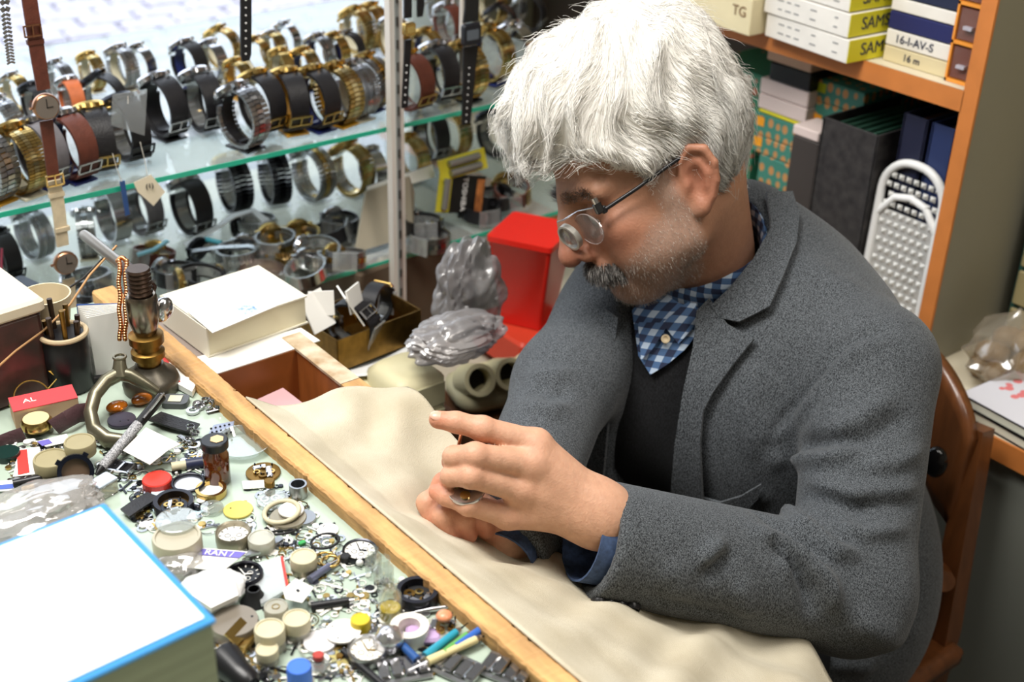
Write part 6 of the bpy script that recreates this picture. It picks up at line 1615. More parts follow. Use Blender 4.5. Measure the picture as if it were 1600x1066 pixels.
# tins, discs, dials
tin(276, 838, 76, .026, 'large round tin with clear lid beside the white book', M_glc, mat('grey_cream_lid', '#b5ad98', .35, metal=.3), 'large_tin')
disc(276, 812, 66, .0015, M_gl, 'clear round crystal on top of the large tin', 'crystal', 'crystal', z=.027, holes=0)
dial(364, 830, 56, 'grey watch case with a bare white dial right of the large tin', M_dialw, M_tin, .012, 'watch_case_with_dial', hands=False)
disc(372, 796, 46, .002, mat('mustard_disc', '#cdbb62', .4), 'mustard yellow metal disc behind the white dialled case', holes=1)
disc(331, 792, 36, .004, M_gl, 'cloudy clear crystal left of the mustard disc', 'crystal', 'crystal', holes=0)
disc(294, 753, 52, .003, mat('pale_blue_dial', '#c3c8d6', .3), 'pale blue round dial left of the amber bottle', holes=0); ring(294, 753, 54, .003, M_gun, 'dark rim round the pale blue dial', z=.0036)
case(330, 768, 48, 'gold ringed watch back in front of the amber bottle', M_gold, .006, False, M_dialw); movement(411, 735, 54, 'round skeleton movement near the bench strip', M_brass, seed=4)
case(466, 766, 28, 'small deep steel cup near the bench strip', M_steel, .012, False, M_gun, 'steel_cup'); disc(426, 780, 50, .004, M_gl, 'clear crystal dish left of the steel cup', 'crystal_dish', 'crystal', holes=0)
o = MB().cyl(.0045, .006, bev=.0006).build('brown_bushing', M_brass, None, 40); p = dk(422, 768); o.location = (p[0], p[1], DESK + .0052); tag(o, 'small brown bushing standing in the clear crystal dish', 'bushing')
disc(450, 808, 58, .004, M_tin, 'dull round case back under the white disc', holes=0); disc(455, 796, 40, .002, M_dialw, 'bright white disc lying on the dull case back', z=.0046, holes=0); ring(440, 800, 62, .004, M_creamlid, 'cream ring looped round the white disc', tilt=.12, z=.002)
disc(474, 808, 40, .003, M_steel, 'steel disc leaning right of the white disc', holes=2)
disc(512, 828, 34, .0015, M_dialw, 'small white dial plate with tiny holes beside the black ring', holes=3); ring(441, 838, 44, .0022, M_rubber, 'black rubber ring standing tilted over small parts', tilt=.5); ring(508, 847, 48, .0022, M_rubber, 'black rubber ring left of the white watch dial', tilt=.15)
dial(562, 858, 55, 'white watch dial in a steel rim next to the bench strip', M_dialw, M_gun, .006)
dial(382, 894, 58, 'black chronograph dial with small white counters', M_dialb, M_darkring, .009, marks=M_dialw)
tin(474, 870, 42, .014, 'small cream tin below the black rubber ring'); ring(508, 872, 36, .0022, M_gold, 'thin gold ring right of the small cream tin', z=.001); ring(516, 876, 32, .0022, M_gold, 'second thin gold ring overlapping the first', z=.0036)
tin(408, 840, 42, .012, 'cloudy cream tin between the white dialled case and the black ring', M_glc, M_glc)
o = MB().cyl(.0042, .006, bev=.0008, n=20).build('black_bead', M_rubber, None, 40); p = dk(540, 878); o.location = (p[0], p[1], DESK + .0005); tag(o, 'tiny black bead right of the gold rings', 'bead')
o = MB().box(.006, .004, .003, bev=.0006).build('green_bead', mat('green_plastic', '#2f9a4c', .3), None); p = dk(472, 852); o.location = (p[0], p[1], DESK + .002); tag(o, 'tiny green bead beside the black rubber rings', 'bead')
disc(366, 970, 76, .010, mat('grey_turned_metal', '#8f867a', .4, metal=.6), 'large grey turned metal disc beside the white book', 'metal_disc', holes=1, z=.001)
tin(431, 948, 38, .014, 'grey tin with a gold centre behind two cream tins', M_tin, M_glc, knob=True); tin(421, 982, 48, .018, 'front one of the two big cream tins at the lower bench', M_glc, M_creamlid); tin(463, 966, 44, .016, 'rear one of the two big cream tins at the lower bench', M_glc, M_creamlid)
tin(417, 1014, 36, .012, 'small cream tin between the gold box and the blue cap', M_glc, M_creamlid)
movement(652, 930, 62, 'black dish of steel screws and springs beside the bench strip', M_rubber, seed=8, nm='parts_dish', h=.006); case(652, 930, 66, 'dark rim round the dish of steel screws', M_darkring, .010, False, M_rubber, 'dish_rim', z=.0)
movement(692, 972, 56, 'clear round box of parts with an orange stone', M_glc, seed=5, nm='parts_box', h=.010); o = MB().sphere(.006, sc=(1, 1, .6)).build('orange_stone', mat('orange_stone', '#d98c66', .3), None, 60); p = dk(694, 966, .012); o.location = (p[0], p[1], DESK + .014); tag(o, 'round orange stone on the clear parts box', 'stone')
disc(500, 1002, 52, .003, mat('pearl_white', '#e4e2e4', .25), 'white oval crystal left of the white disc near the bottom', holes=0); disc(536, 986, 56, .002, M_dialw, 'big white dial plate left of the yellow cap', holes=2, z=.004); ring(510, 1006, 88, .002, M_gl, 'large thin clear ring round the white oval crystal', z=.001)
dial(574, 1012, 64, 'steel watch case with coiled springs left of the screwdrivers', M_dialw, M_steel, .009, marks=M_gold)
crumple('foil_ball', 'crumpled silver foil beside the purple tape', 'foil', dk(608, 1000, .010), .010, mat('silver_foil', '#d4d4da', .25, metal=.9), 3, .3, 3)
tp = root('tape_dispenser', 'white and purple tape roll below the oil vial', 'tape', tuple(dk(640, 998))); sub('roll', MB().pipe(.014, .008, .012, T((0, 0, .0005)), n=30), mat('white_tape', '#e2dcd0', .5), tp); sub('holder', MB().box(.026, .018, .006, T((.008, -.006, .0035), rz=-.6), bev=.002), mat('purple_clear', '#b59ac0', .3), tp, None)
gb = root('gold_box', 'tiny gold hinged box below the grey metal disc', 'box', tuple(dk(382, 1008)), .5); sub('body', MB().box(.020, .014, .006, T((0, 0, .0035)), bev=.001), M_gold, gb, None); sub('lid', MB().box(.020, .012, .0012, T((0, .004, .011), rx=.6)), M_gold, gb, None)
fu = root('black_loupe', 'black cone shaped eye loupe lying at the bottom left of the bench', 'loupe', M=frame(dk(366, 1046, .012), dk(352, 1030) - dk(388, 1064), (0, 0, 1))); sub('cone', MB().lathe([(.006, -.022), (.009, -.018), (.0095, -.006), (.0125, .010), (.0125, .014), (.011, .014), (.008, -.004)], n=28, cap=False), M_black, fu); sub('lens', MB().cyl(.0088, .002, n=24, z0=-.008), M_gl, fu)
fu2 = root('black_cup', 'small black rubber cup beside the crumpled white bag', 'cup', tuple(dk(398, 940))); sub('cup', MB().lathe([(.011, 0), (.006, .008), (.005, .012), (.004, .012), (.009, .002)], n=26), M_rubber, fu2)
sg_ = root('star_gear', 'brass star shaped gear near the bottom of the bench', 'gear', tuple(dk(531, 1032))); sub('star', MB().prism([((.009 if k % 2 else .0045)*math.cos(k*math.pi/7), (.009 if k % 2 else .0045)*math.sin(k*math.pi/7)) for k in range(14)], .002, z0=.0004), mat('pale_brass', '#cdbf7a', .35, metal=.6), sg_, None); sub('hub', MB().cyl(.0025, .005, n=14), M_brass, sg_)
disc(500, 1040, 34, .003, M_gl, 'clear crystal with a red wheel on it below the blue cap', 'crystal', 'crystal', holes=0)
o = MB().cyl(.004, .004, n=16, bev=.0004).build('red_button', mat('dark_red_plastic', '#a83c34', .4), None, 40); p = dk(498, 1036); o.location = (p[0], p[1], DESK + .004); tag(o, 'small dark red button near the star gear', 'button')
# straps and bracelets on the bench
def strap_on(nm, lab, pl, w_, m, cat='watch strap'): return strap_arc(nm, lab, cat, pl, DESK, w_, m, .002)
strap_on('black_strap', 'black leather strap end lying above the digital watch module', [(242, 652, .004), (272, 662, .006), (306, 672, .003)], .016, M_bl); strap_on('black_strap', 'black leather strap of the watch lying left of the large tin', [(196, 804, .004), (216, 790, .007), (240, 776, .005)], .014, M_bl)
case(272, 790, 62, 'black watch case with open movement left of the gold ringed back', M_darkring, .010, True, M_brass, rz=.4); movement(272, 788, 42, 'bare steel movement inside the black watch case', M_gun, z=.009, seed=7)
strap_on('zip_bracelet', 'narrow steel bracelet lying across the middle of the bench', [(384, 868, .003), (402, 864, .004), (422, 854, .004), (440, 842, .004)], .006, M_steel, 'bracelet')
bl = root('silver_buckle', 'square double silver buckle left of the red lid', 'buckle', tuple(dk(190, 738)), math.atan2(*(dk(206, 740) - dk(176, 734))[[1, 0]]))
b_ = MB()
for xx in (-.010, 0, .010): b_.box(.0018, .014, .004, T((xx, 0, .0045)))
for yy in (-.007, .007): b_.box(.0218, .0018, .004, T((0, yy, .0045)))
sub('frame', b_, M_chrome, bl, None); sub('leather_end', MB().box(.018, .010, .002, T((0, .002, .0015))), M_bl, bl, None)
dm = root('digital_module', 'grey digital watch module beside the press base', 'watch module', tuple(dk(275, 632)), .9); sub('body', MB().loft([(rrect(.018, .024, .005), .0005), (rrect(.018, .024, .005), .006)]), mat('module_grey', '#4a4c4e', .4), dm); sub('screen', MB().box(.011, .012, .0006, T((0, 0, .0064))), mat('lcd_pale', '#b9b9a2', .3), dm, None)
bs = slab('blister_strip', 'grey blue blister strip with rows of dots behind the amber bottle', 'blister strip', [(322, 684), (334, 664), (366, 658), (364, 668), (328, 690)], DESK + .004, .002, mat('grey_blue_foil', '#8d94a8', .35, metal=.4))
d_ = MB()
for i in range(3):
    for j in range(5): q = dk(330 + j*7 + i*1.5, 670 + i*6 - j*1.6, .0062); d_.sphere(.0011, T(Vector(q) - Vector(bs.location)), n=8, m=5)
sub('dots', d_, M_gun, bs, 60)
for i, (x, y, lab) in enumerate(((318, 640, 'tangle of chrome clasp parts next to the bench strip'), (300, 690, 'two chrome clasp rings beside the torn card'), (340, 700 - 62, 'chrome clasp link leaning on the bench strip'))):
    r = root('clasp_parts', lab, 'clasp', tuple(dk(x, y)), i*1.3)
    for q in range(4): sub('clasp_link', MB().pipe(.006 - .0008*q, .0035, .0025, T((.007*(q-1.5), .004*math.sin(q*2), .001 + .0022*q), rx=.4*math.sin(q)), n=18), M_chrome, r)
    sub('hook', MB().box(.020, .005, .0016, T((0, .006, .003), rz=.4), bev=.0006), M_chrome, r, None)
gd = root('glass_dish', 'shallow clear glass dish between the amber bottle and the bench strip', 'dish', tuple(dk(380, 700))); sub('dish', MB().lathe([(.020, .0006), (.026, .008), (.025, .008), (.019, .002)], n=40), M_gl, gd)
rod('white_cap_pen', 'small white and navy tube beside the pale blue dial', 'tube', (268, 730), (318, 722), [(0, .45, .004, .004, M_creamlid, 'tube'), (.45, 1, .005, .005, mat('navy_cap', '#2a2f48', .4), 'cap')])
# bottom right: clasps and bracelets
for i, (x, y, ang, lab) in enumerate(((716, 1048, -.2, 'wide silver folding clasp at the bottom right of the bench'), (792, 1052, -.15, 'silver bracelet end at the bottom right next to the strip'), (630, 1050, .6, 'coiled steel spring clasp at the bottom of the bench'))):
    d = dk(x + 30, y + 8) - dk(x - 30, y - 8); r = root('steel_clasp', lab, 'clasp', tuple(dk(x, y)), math.atan2(d[1], d[0]) + ang)
    for q in range(4): sub('clasp_plate', MB().box(.008, .017, .003, T((.0092*(q - 1.5), 0, .004 + .001*(q % 2))), bev=.0008), M_chrome, r, None)
    sub('clasp_bar', MB().box(.038, .004, .002, T((0, .0105, .0022)), bev=.0005).box(.038, .004, .002, T((0, -.0105, .0022)), bev=.0005), M_steel, r, None)
for x, y, lab in ((562, 880, 'tiny white pearl bead right of the black bead'), (628, 908, 'tiny clear bead beside the bench strip'), (782, 1034, 'round white pin head against the bench strip')):
    o = MB().sphere(.003).build('bead', M_white, None, 60); p = dk(x, y, .003); o.location = (p[0], p[1], DESK + .0034); tag(o, lab, 'bead')
crumple('clear_bag', 'crumpled clear plastic bag at the left edge above the white book', 'bag', dk(50, 800, .014), .024, clear('clear_film', '#dcd9d6', .30, .1, .22), 14, .4, 4, (2.2, 1.2, .55))
crumple('clear_bag', 'crumpled clear plastic bag under the pencils', 'bag', dk(96, 778, .010), .017, clear('clear_film', '#dcd9d6', .30, .1, .22), 15, .4, 4, (1.6, 1.2, .5))
crumple('white_bag', 'crumpled white plastic bag between the white book and the chronograph dial', 'bag', dk(330, 922, .012), .014, clear('white_film', '#f0f0f0', .7, .2, .12), 16, .35, 4, (1.7, 1.5, .45))
crumple('clear_bag', 'crumpled clear bag with pink print beside the large tin', 'bag', dk(282, 880, .012), .012, clear('clear_film', '#dcd9d6', .30, .1, .22), 17, .4, 4, (1.3, 1.4, .8))
# green glass, odds on the far left
disc(10, 706, 40, .006, mat('dark_green_glass', '#16302c', .1), 'dark green glass lens at the left picture edge', 'green_lens', 'lens', holes=0)
o = MB().torus(.016, .0009, n=40, m=6).build('wire_ring', M_brass, None, 60); o.matrix_world = T(dk(50, 622, .014), rx=1.0); tag(o, 'thin brass wire ring behind the red box', 'ring')
o = MB().box(.008, .006, .006, bev=.001).build('lime_block', mat('lime_plastic', '#c4d93a', .4), None); p = dk(20, 634); o.location = (p[0], p[1], DESK + .0035); tag(o, 'small lime green block left of the red box', 'block')
# uncountable tiny watch parts strewn over the glass
sc_ = MB(); g = random.Random(77); n_ = 0
regs = [(380, 760, 560, 880), (420, 850, 640, 1010), (480, 900, 700, 1060), (330, 980, 560, 1066), (210, 760, 330, 830), (150, 690, 330, 770), (10, 690, 120, 770)]
while n_ < 1500:
    a, b, c, d = regs[n_ % len(regs)]; x, y = g.uniform(a, c), g.uniform(b, d); p = dk(x, y)
    if p[0] > .4262 + (1 - p[1]) * .026 - .012: n_ += 1; continue
    M = T((p[0], p[1], DESK + .0006), rz=g.uniform(0, 6), rx=g.uniform(-.1, .1)); t = g.random(); mi = g.choice((0, 0, 0, 1, 2, 3, 3)); q = g.uniform(.0012, .0058)
    if t < .3: sc_.pipe(q, q*.6, .0008, M, mi, n=12)
    elif t < .55: sc_.cyl(q*.7, g.uniform(.0008, .0025), M, mi, n=9)
    elif t < .8: sc_.box(q*3.2, q*.35, .0008, M, mi, c=(0, 0, .0005))
    else: sc_.torus(q*1.3, .0004, M @ T((0, 0, .0003)), mi, n=14, m=4)
    n_ += 1
tag(sc_.build('tiny_watch_parts', [M_chrome, M_gold, M_gun, M_dialw], None, 40), 'tiny screws, gears and springs strewn over the bench glass', 'watch parts', kind='stuff')
# ================================================================== shelving unit contents, counter, chair
M_boxw = mat('white_card_box', '#e6e2da', .7, noise=.06, nscale=30); M_boxy = mat('yellow_card_end', '#d9d02a', .6); M_ink = mat('blue_black_ink', '#1c2440', .6); M_boxc = mat('cream_card_box', '#dccfa8', .7, noise=.08, nscale=20)
GBX = 'white and yellow boxes on the upper shelf'
# stack of three boxes, long side along the shelf, yellow end towards us
n0 = onz(1312, 103, ZS); f0 = onz(1185, 58, ZS); ang = math.atan2(f0[1] - n0[1], f0[0] - n0[0]); Lb = float(np.linalg.norm(f0 - n0)); Wy = .125; Hb = .031
for k, lab in enumerate(('lowest of the three white boxes with yellow ends on the upper shelf', 'middle one of the three white boxes with yellow ends on the upper shelf', 'topmost of the three white boxes with yellow ends on the upper shelf')):
    r = root('cardboard_box', lab, 'box', (n0[0] + .012, n0[1] + .004*k, ZS + .0005 + k*(Hb + .0015)), ang - math.pi/2 + (.02 if k == 1 else 0), group=GBX)
    MB().box(Wy, Lb, Hb, T((Wy/2, Lb/2, Hb/2)), bev=.001).build('carton', M_boxw, r)
    MB().box(Wy*.985, .0008, Hb*.95, T((Wy/2, -.0003, Hb/2))).build('yellow_end', M_boxy, r)
    text('lettering', 'SAMS', .023, T((Wy*.40, -.0009, Hb*.5)) @ Euler((math.pi/2, 0, 0)).to_matrix().to_4x4(), M_ink, r)
    p_ = MB(); g = random.Random(k)
    for yy in (.03, .045, .06, .09, .13): 
        for zz in (.008, .020): p_.box(.0004, g.uniform(.006, .012), .0018, T((-.0003, Lb - yy, zz + .002)))
    p_.build('small_print', mat('grey_print', '#8a8a8a', .7), r)
cl_ = onz(1168, 58, ZS); cl2 = onz(1030, 12, ZS); r = root('cardboard_box', 'cream cardboard box with a handwritten mark at the left end of the upper shelf', 'box', (cl_[0] + .002, cl_[1], ZS + .0005), math.atan2(cl2[1]-cl_[1], cl2[0]-cl_[0]) - math.pi/2); Lc = float(np.linalg.norm(cl2 - cl_))
MB().box(.16, Lc, .050, T((.08, Lc/2, .025)), bev=.001).build('carton', M_boxc, r)
MB().box(.158, Lc*.98, .016, T((.08, Lc/2, .0585)), bev=.001).build('lid', mat('blue_lid_card', '#3f7fa8', .6), r)
text('handwriting', 'TG', .020, T((-.0006, .022, .030)) @ Euler((math.pi/2, 0, -math.pi/2)).to_matrix().to_4x4(), mat('brown_ink', '#7a5a3a', .7), r)
# tapes with written spines, facing the room
def facebox(nm, label, cat, X, x0, y0, x1, y1, d, m, zbase=None, group=None, part='carton', z0=None, z1=None, bev=.001):
    a = onx(x0, y0, X); b = onx(x1, y1, X); Y0, Y1 = sorted((a[1], b[1])); Za, Zb = z0 if z0 is not None else min(a[2], b[2]), z1 if z1 is not None else max(a[2], b[2])
    r = root(nm, label, cat, (X, (Y0+Y1)/2, Za), group=group); MB().box(d, Y1-Y0, Zb-Za, T((d/2, 0, (Zb-Za)/2)), bev=bev).build(part, m, r); return r, Y1-Y0, Zb-Za
def onface(r, s, size, y, z, m, rz=0, sx=1.0): return text('handwriting', s, size, T((-.0006, y, z)) @ Euler((math.pi/2, 0, -math.pi/2)).to_matrix().to_4x4(), m, r, sx=sx)
XT = 1.425; tz = ZS + .0005; GT = 'tape boxes on the upper shelf'
for lab, h, m, s_ in (('cream tape box at the bottom of the tape stack', .020, mat('cream_tape_box', '#d3c6a0', .6), '16 m'), ('white tape box with handwritten spine in the tape stack', .020, M_boxw, '16-I-AV-S'), ('navy blue tape box in the tape stack', .022, mat('navy_tape_box', '#23285c', .5), None), ('white tape box on top of the navy one', .016, M_boxw, None), ('dark tape box at the top of the tape stack', .02, M_ink, None)):
    r = root('tape_box', lab, 'box', (XT, .965, tz), group=GT); MB().box(.12, .098, h, T((.06, 0, h/2)), bev=.0008).build('sleeve', m, r)
    if s_: onface(r, s_, .015 if len(s_) > 4 else .013, .005, h/2, M_ink)
    tz += h + .0015
dr = root('orange_drawer_tower', 'small orange framed drawer tower at the right end of the upper shelf', 'drawers', (1.418, .892, ZS + .0005)); M_of = mat('orange_plastic', '#e8963a', .4); M_sm = clear('smoky_drawer', '#8a5a50', .65, .1, .1)
for k in range(3):
    z0 = .048*k
    for (yy, zz, ly, lz) in ((0, z0 + .002, .042, .004), (-.0195, z0 + .024, .003, .048), (.0195, z0 + .024, .003, .048)): MB().box(.09, ly, lz, T((.045, yy, zz))).build('frame', M_of, dr)
    d = MB().box(.086, .035, .040, T((.046, 0, z0 + .025)), bev=.001).build('drawer', M_sm, dr); MB().box(.006, .012, .004, T((-.001, 0, z0 + .022))).build('handle', mat('grey_clear_handle', '#b5b2bc', .2), d)
MB().box(.09, .042, .004, T((.045, 0, .146))).build('frame', M_of, dr)
# lower compartment: patterned boxes
def patt(name, base, dots):
    m = bpy.data.materials.new(name); m.use_nodes = True; nt = m.node_tree; b = nt.nodes['Principled BSDF']; tc = nt.nodes.new('ShaderNodeTexCoord'); v = nt.nodes.new('ShaderNodeTexVoronoi'); v.inputs['Scale'].default_value = 62; v.inputs['Randomness'].default_value = .35
    mp = nt.nodes.new('ShaderNodeMapping'); mp.inputs['Scale'].default_value = (1, 1, .75); nt.links.new(tc.outputs['Object'], mp.inputs[0]); nt.links.new(mp.outputs[0], v.inputs['Vector'])
    r = nt.nodes.new('ShaderNodeValToRGB'); r.color_ramp.elements[0].color = (*lin(dots), 1); r.color_ramp.elements[1].color = (*lin(base), 1); r.color_ramp.elements[0].position = .30; r.color_ramp.elements[1].position = .36
    nt.links.new(v.outputs['Distance'], r.inputs[0]); nt.links.new(r.outputs[0], b.inputs['Base Color']); b.inputs['Roughness'].default_value = .6; return m
M_pat = patt('green_patterned_card', '#2f7a5c', '#b5705a'); M_pat2 = patt('teal_patterned_card', '#3c8070', '#c08a52')
GP = 'green patterned boxes in the shelving unit'; XB = 1.50
def zat(x, y, X): return float(onx(x, y, X)[2])
def yat(x, y, X): return float(onx(x, y, X)[1])
def stackbox(lab, X, x0, x1, yref, zlo, zhi, m, sticker=None, nm='patterned_box', grp=GP):
    Y1, Y0 = yat(x0, yref, X), yat(x1, yref, X); r = root(nm, lab, 'box', (X, (Y0+Y1)/2, zlo), group=grp); h = zhi - zlo
    d_ = .052 if X < 1.43 else .14; MB().box(d_, Y1-Y0, h - .0012, T((d_/2, 0, h/2 - .0006)), bev=.0015).build('carton', m, r)
    if sticker: MB().box(.0005, .016, .014, T((-.0004, (Y1-Y0)/2 - .014, h*.62))).build('sticker', sticker, r)
    return r
M_sy = mat('yellow_sticker', '#e6d21e', .5); M_so = mat('orange_sticker', '#f0a01e', .5)
za, zb_, zc, zd = ZK, zat(1150, 178, XB), zat(1150, 140, XB), zat(1150, 104, XB)
stackbox('green patterned box at the foot of the left stack behind the hair', XB, 1095, 1182, 180, ZK + .0005, zb_ - .062, M_pat); stackbox('green patterned box second from below in the left stack behind the hair', XB, 1095, 1182, 180, zb_ - .062, zb_, M_pat)
stackbox('green patterned box third from below in the left stack behind the hair', XB, 1098, 1184, 180, zb_, zc, M_pat); stackbox('topmost green patterned box of the left stack with a yellow sticker', XB, 1098, 1184, 180, zc, zd, M_pat, M_sy)
XM = 1.48; z3 = zat(1215, 185, XM); z2_ = zat(1215, 222, XM); z1_ = zat(1215, 250, XM)
stackbox('green patterned box at the foot of the middle stack', XM, 1190, 1262, 215, ZK + .0005, z1_ - .045, M_pat2); stackbox('green patterned box without sticker low in the middle stack', XM, 1190, 1262, 215, z1_ - .045, z1_, M_pat2)
stackbox('lower one of the two stickered teal patterned boxes in the middle stack', XM, 1174, 1258, 215, z1_, z2_, M_pat2, M_so); stackbox('upper one of the two stickered teal patterned boxes in the middle stack', XM, 1174, 1258, 215, z2_, z3, M_pat2, M_so)
M_pinkw = mat('pinkish_white_card', '#dccac4', .7); GW = 'plain boxes on the middle stack'
stackbox('lower pinkish white box on the middle stack', XM, 1184, 1262, 160, z3 + .006, z3 + .030, M_pinkw, nm='white_box', grp=GW); stackbox('upper pinkish white box on the middle stack', XM, 1184, 1262, 160, z3 + .030, z3 + .054, M_pinkw, nm='white_box', grp=GW)
stackbox('thin yellow box under the pinkish white boxes', XM, 1186, 1260, 160, z3, z3 + .006, M_boxy, nm='thin_box', grp=GW)
stackbox('black box above the pinkish white boxes', XM, 1200, 1266, 130, z3 + .054, z3 + .082, M_black, nm='black_box', grp=GW); stackbox('flat beige box on top of the black box', XM, 1196, 1268, 105, z3 + .082, z3 + .098, mat('beige_pink_card', '#c9a890', .7), nm='beige_box', grp=GW)
XR_ = 1.50; stackbox('plain dark carton at the foot of the right stack', XR_, 1290, 1352, 150, ZK + .0005, zat(1310, 190, XR_) - .05, mat('dark_carton', '#3a322c', .8), nm='carton_box', grp=GW)
stackbox('lower patterned box of the right stack above the black file', XR_, 1270, 1352, 150, zat(1310, 190, XR_) - .05, zat(1310, 168, XR_), M_pat2, M_so); stackbox('upper patterned box of the right stack with a lime sticker', XR_, 1270, 1352, 150, zat(1310, 168, XR_), zat(1310, 132, XR_), M_pat2, mat('lime_sticker', '#b9cc2a', .5))
XF = 1.425; zdk = zat(1250, 262, XF)
r = stackbox('pile of dark cases with pale labels left of the black file', XF, 1236, 1279, 230, ZK + .0005, zat(1255, 215, XF), mat('dark_case', '#3b3532', .6), nm='dark_case', grp=GW)
for k in range(3): MB().box(.0006, .010, .016, T((-.0005, .012 - .014*k, .10 + .004*k))).build('label', mat('pale_label', '#cfc6a8', .7), r)
stackbox('small white box on top of the dark cases', XF, 1238, 1280, 205, zat(1255, 215, XF), zat(1255, 198, XF), M_pinkw, nm='white_box', grp=GW)
# box file and binders
def binder(nm, lab, X, x0, x1, yref, ztop, d, m, inner, tabs=5):
    Y1, Y0 = yat(x0, yref, X), yat(x1, yref, X); r = root(nm, lab, 'file', (X, (Y0+Y1)/2, ZK + .0005)); W_ = Y1 - Y0; H = ztop - ZK
    MB().box(.003, W_, H, T((.0015, 0, H/2)), bev=.0008).build('spine', m, r)
    for s in (-1, 1): MB().box(d, .003, H, T((d/2, s*(W_/2 - .0015), H/2))).build('cover', m, r)
    MB().box(d - .004, W_ - .007, .003, T((d/2, 0, .002))).build('bottom', m, r)
    for k in range(tabs): MB().box(d - .01, .0015, H - .012, T((d/2 + .003, -W_/2 + .012 + (W_ - .024)*k/max(1, tabs-1), H/2 - .003))).build('divider', inner, r)
    return r, W_, H
M_blf = mat('scuffed_black_card', '#1e1c1d', .6, noise=.5, nscale=70, col2='#3a3736')
binder('box_file', 'tall scuffed black box file with green dividers', 1.415, 1284, 1376, 200, zat(1330, 198, 1.415), .17, M_blf, mat('green_divider', '#4a7a66', .7), 6)
binder('ring_binder', 'dark navy binder right of the black box file', 1.435, 1412, 1452, 185, zat(1430, 182, 1.435), .17, mat('dark_navy_binder', '#1c2038', .5), mat('brown_dividers', '#7a5038', .7), 4)
binder('ring_binder', 'blue binder beside the orange edged panel', 1.435, 1456, 1496, 200, zat(1476, 198, 1.435), .17, mat('blue_binder', '#26345e', .5), mat('pale_pages', '#b9a890', .7), 4)
# grater leaning in front of the binders
gt_top = onx(1440, 278, XC + .026); gt = root('grater', 'white plastic framed metal grater leaning against the orange edged panel', 'grater', (XC + .022, .934, ZK + .0005), ry=.03)
Wg, Hg = .098, float(gt_top[2] - ZK) + .012; pl = rrect(Wg, Hg, .045, 8)
vs = [(0, x, y + Hg/2) for x, y in pl]; MB().tube([Vector(v) for v in vs], .006, n=10, closed=True).build('frame', M_white, gt, 60)
zt_ = Hg - .050
MB().tube([Vector((0, -Wg/2 + .002, zt_ - .03)), Vector((0, -Wg/4, zt_ - .002)), Vector((0, 0, zt_ + .004)), Vector((0, Wg/4, zt_ - .002)), Vector((0, Wg/2 - .002, zt_ - .03))], .0055, n=10).build('handle_bar', M_white, gt, 60)
MB().box(.0012, Wg - .010, zt_ - .02, T((0, 0, zt_/2 - .012))).build('grating_plate', mat('bright_sheet_metal', '#dededa', .45, metal=.55), gt)
tm = MB().box(.004, .009, .003, bev=0); tme = bpy.data.meshes.new('grating_tooth'); tme.from_pydata([(-.005, 0, 0), (0, -.0042, .004), (0, .0042, .004), (0, -.0045, -.004), (0, .0045, -.004)], [], [(0, 1, 3), (0, 4, 2), (0, 2, 1), (0, 3, 4)]); tme.materials.append(MATS['bright_sheet_metal'])
for i in range(17):
    for j in range(7):
        o = link('grating_tooth', tme, gt); o.location = (-.0004, -Wg/2 + .014 + j*.0117 + (.0058 if i % 2 else 0) - .003, .02 + i*.0135)
# beige drawer cabinet beyond the panel
XD = 1.56; dc = root('drawer_cabinet', 'beige drawer cabinet with green seams at the right picture edge', 'cabinet', (XD, .68, ZK0 + .0005)); M_dcb = mat('beige_drawer_front', '#9c9068', .5, noise=.08, nscale=10); M_grn = mat('green_seam', '#2e5a52', .5)
MB().box(.28, .31, .64, T((.145, 0, .32))).build('body', M_grn, dc)
for k in range(11):
    d = MB().box(.006, .30, .050, T((-.001, 0, .032 + k*.057)), bev=.0015).build('drawer', M_dcb, dc); MB().box(.010, .07, .014, T((-.006, .09, .034 + k*.057)), bev=.003).build('handle', mat('wooden_handle', '#a07c3c', .5), d); MB().box(.010, .07, .014, T((-.006, -.07, .034 + k*.057)), bev=.003).build('handle', MATS['wooden_handle'], d)
# books on the counter
p0 = onz(1500, 612, ZK0 + .030); p1 = onz(1600, 668, ZK0 + .030); p2 = onz(1560, 575, ZK0 + .030)
an = math.atan2(p1[1]-p0[1], p1[0]-p0[0]); l1 = .20; w1_ = .155; cb_ = p0 + np.array([math.cos(an)*l1/2 - math.sin(an)*w1_/2, math.sin(an)*l1/2 + math.cos(an)*w1_/2, 0])
for k, lab, cov in ((0, 'lower white book with dark cover edge on the counter', M_black), (1, 'upper white book with red flowers on its cover on the counter', M_black)):
    r = root('white_book', lab, 'book', (cb_[0], cb_[1], ZK0 + .0006 + k*.0146), an + k*.02); MB().box(l1*.985, w1_*.985, .0105, T((0, 0, .0072))).build('pages', mat('white_pages', '#dcdccb', .8), r)
    for zz in (.0008, .0134): MB().box(l1, w1_, .0014, T((0, 0, zz))).build('cover', cov, r)
    if k:
        MB().box(l1*.99, w1_*.99, .0006, T((0, 0, .0144))).build('cover_sheet', mat('pale_lilac_print', '#d4d4dc', .4), r)
        fl = MB(); g = random.Random(4)
        for q in range(14): fl.sphere(.004 + g.random()*.003, T((-l1*.32 + g.uniform(-.02, .035), g.uniform(-.04, .045), .0146)), n=8, m=4, sc=(1, 1.2, .06))
        fl.build('flower_print', mat('red_flower_print', '#d87a7c', .6), r); MB().box(.012, .11, .0004, T((.05, 0, .0148), rz=.5)).build('black_band', M_black, r)
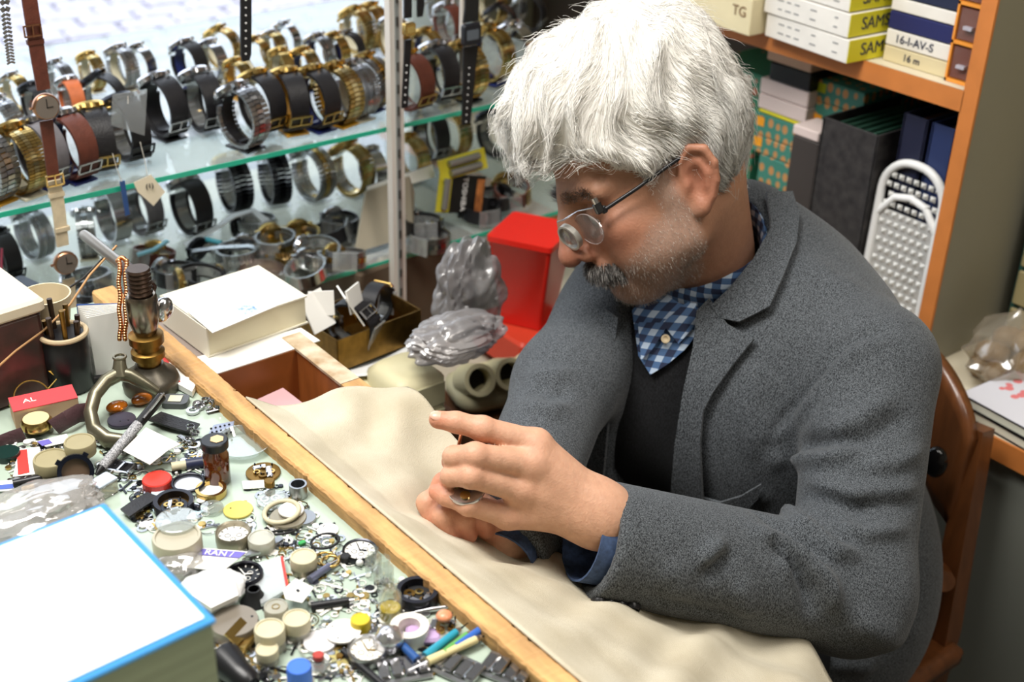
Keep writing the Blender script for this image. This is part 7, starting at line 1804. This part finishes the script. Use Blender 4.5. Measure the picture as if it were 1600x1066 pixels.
# bag of onions
ob_ = onz(1492, 588, ZK0); ob = root('onion_bag', 'clear bag of small onions on the counter behind the chair', 'bag', (ob_[0] + .045, ob_[1] - .045, ZK0 + .0005))
g = random.Random(6)
for k in range(11): MB().sphere(.015 + g.random()*.004, T((g.uniform(-.035, .035), g.uniform(-.03, .03), .015 + .018*(k % 3)), g.random()*6, g.random())).build('onion', mat('onion_skin', '#9a7a50', .45, noise=.3, nscale=40), ob, 60)
bm = bmesh.new(); bmesh.ops.create_icosphere(bm, subdivisions=4, radius=1.0)
for v in bm.verts:
    p = v.co; q = 1 + .10*math.sin(p.x*9 + 3*math.sin(p.z*5)) + .08*math.sin(p.y*11 + p.z*7); zz = p.z; k = .062*(1 if zz < .45 else max(.18, 1 - (zz - .45)*1.5)); v.co = Vector((p.x*k*q, p.y*k*.85*q, .042 + zz*.042*(1 if zz < .45 else 1.6)))
me = bpy.data.meshes.new('film'); bm.to_mesh(me); bm.free(); shade(me, 30); me.materials.append(clear('onion_bag_film', '#cfc6b4', .22, .15, .14)); link('film', me, ob)

# ------------------------------------------------------------------ the chair he sits on
ch = root('wooden_chair', 'varnished wooden chair with curved back behind the man', 'chair', (1.06, .82, 0))
def CH(p): return Vector((p[0] - 1.06, p[1] - .82, p[2]))
# seat
MB().box(.40, .40, .03, T(CH((1.06, .82, .425))), bev=.008).build('seat', M_chair, ch, 50)
for sx, sy in ((-1, -1), (-1, 1)): MB().tube([CH((1.06 + sx*.17, .82 + sy*.17, .41)), CH((1.06 + sx*.18, .82 + sy*.18, 0))], [.018, .014], n=12).build('leg', M_chair, ch, 50)
tpn = onx(1532, 668, 1.285); bt = onx(1474, 985, 1.25)
for s in (-1, 1):
    dy_ = 0 if s < 0 else .82*2 - tpn[1] - (tpn[1]) + .0
    f = (lambda p: p) if s < 0 else (lambda p: np.array([p[0], 1.64 - p[1] - .0, p[2]]))
    a = f(tpn + np.array([0, 0, .0])); b = f(bt); c = f(bt + (bt - tpn)*.2); 
    MB().tube([CH(a), CH(a*.5 + b*.5), CH(b), CH((b[0] - .02, b[1], .0))], [.017, .020, .022, .018], n=4).build('leg', M_chair, ch, 30)
    kp = f(onx(1482, 884, 1.262)); MB().cyl(.013, .05, frame(CH(kp) - Vector((.02, 0, 0)), (-.6, -.5 * (1 if s < 0 else -1), .35)), n=18).build('stretcher_end', M_chair, ch, 50)
# curved back panel between the posts
yA, yB = tpn[1] - .005, 1.64 - tpn[1] + .005; vs = []; fs = []; nu, nv = 24, 8
for j in range(nv + 1):
    for i in range(nu + 1):
        u = i / nu; v = j / nv; y = yA + (yB - yA)*u; arch = math.sin(math.pi*u); x = 1.262 + .035*arch
        ztop_ = tpn[2] - .005 + .075*arch**.6; zbot = tpn[2] - .13 + .02*arch; vs.append(CH((x, y, zbot + (ztop_ - zbot)*v)))
for j in range(nv):
    for i in range(nu): a = j*(nu+1) + i; fs.append((a, a+1, a+nu+2, a+nu+1))
o = MB().add(vs, fs).build('backrest', M_chair, ch, 60); md = o.modifiers.new('thickness', 'SOLIDIFY'); md.thickness = .016; md.offset = 0
kb = onx(1462, 722, 1.225); MB().sphere(.017, T(CH(kb)), sc=(.7, .9, 1.25)).build('black_knob', mat('glossy_black_knob', '#0c0c0d', .12), ch, 60)
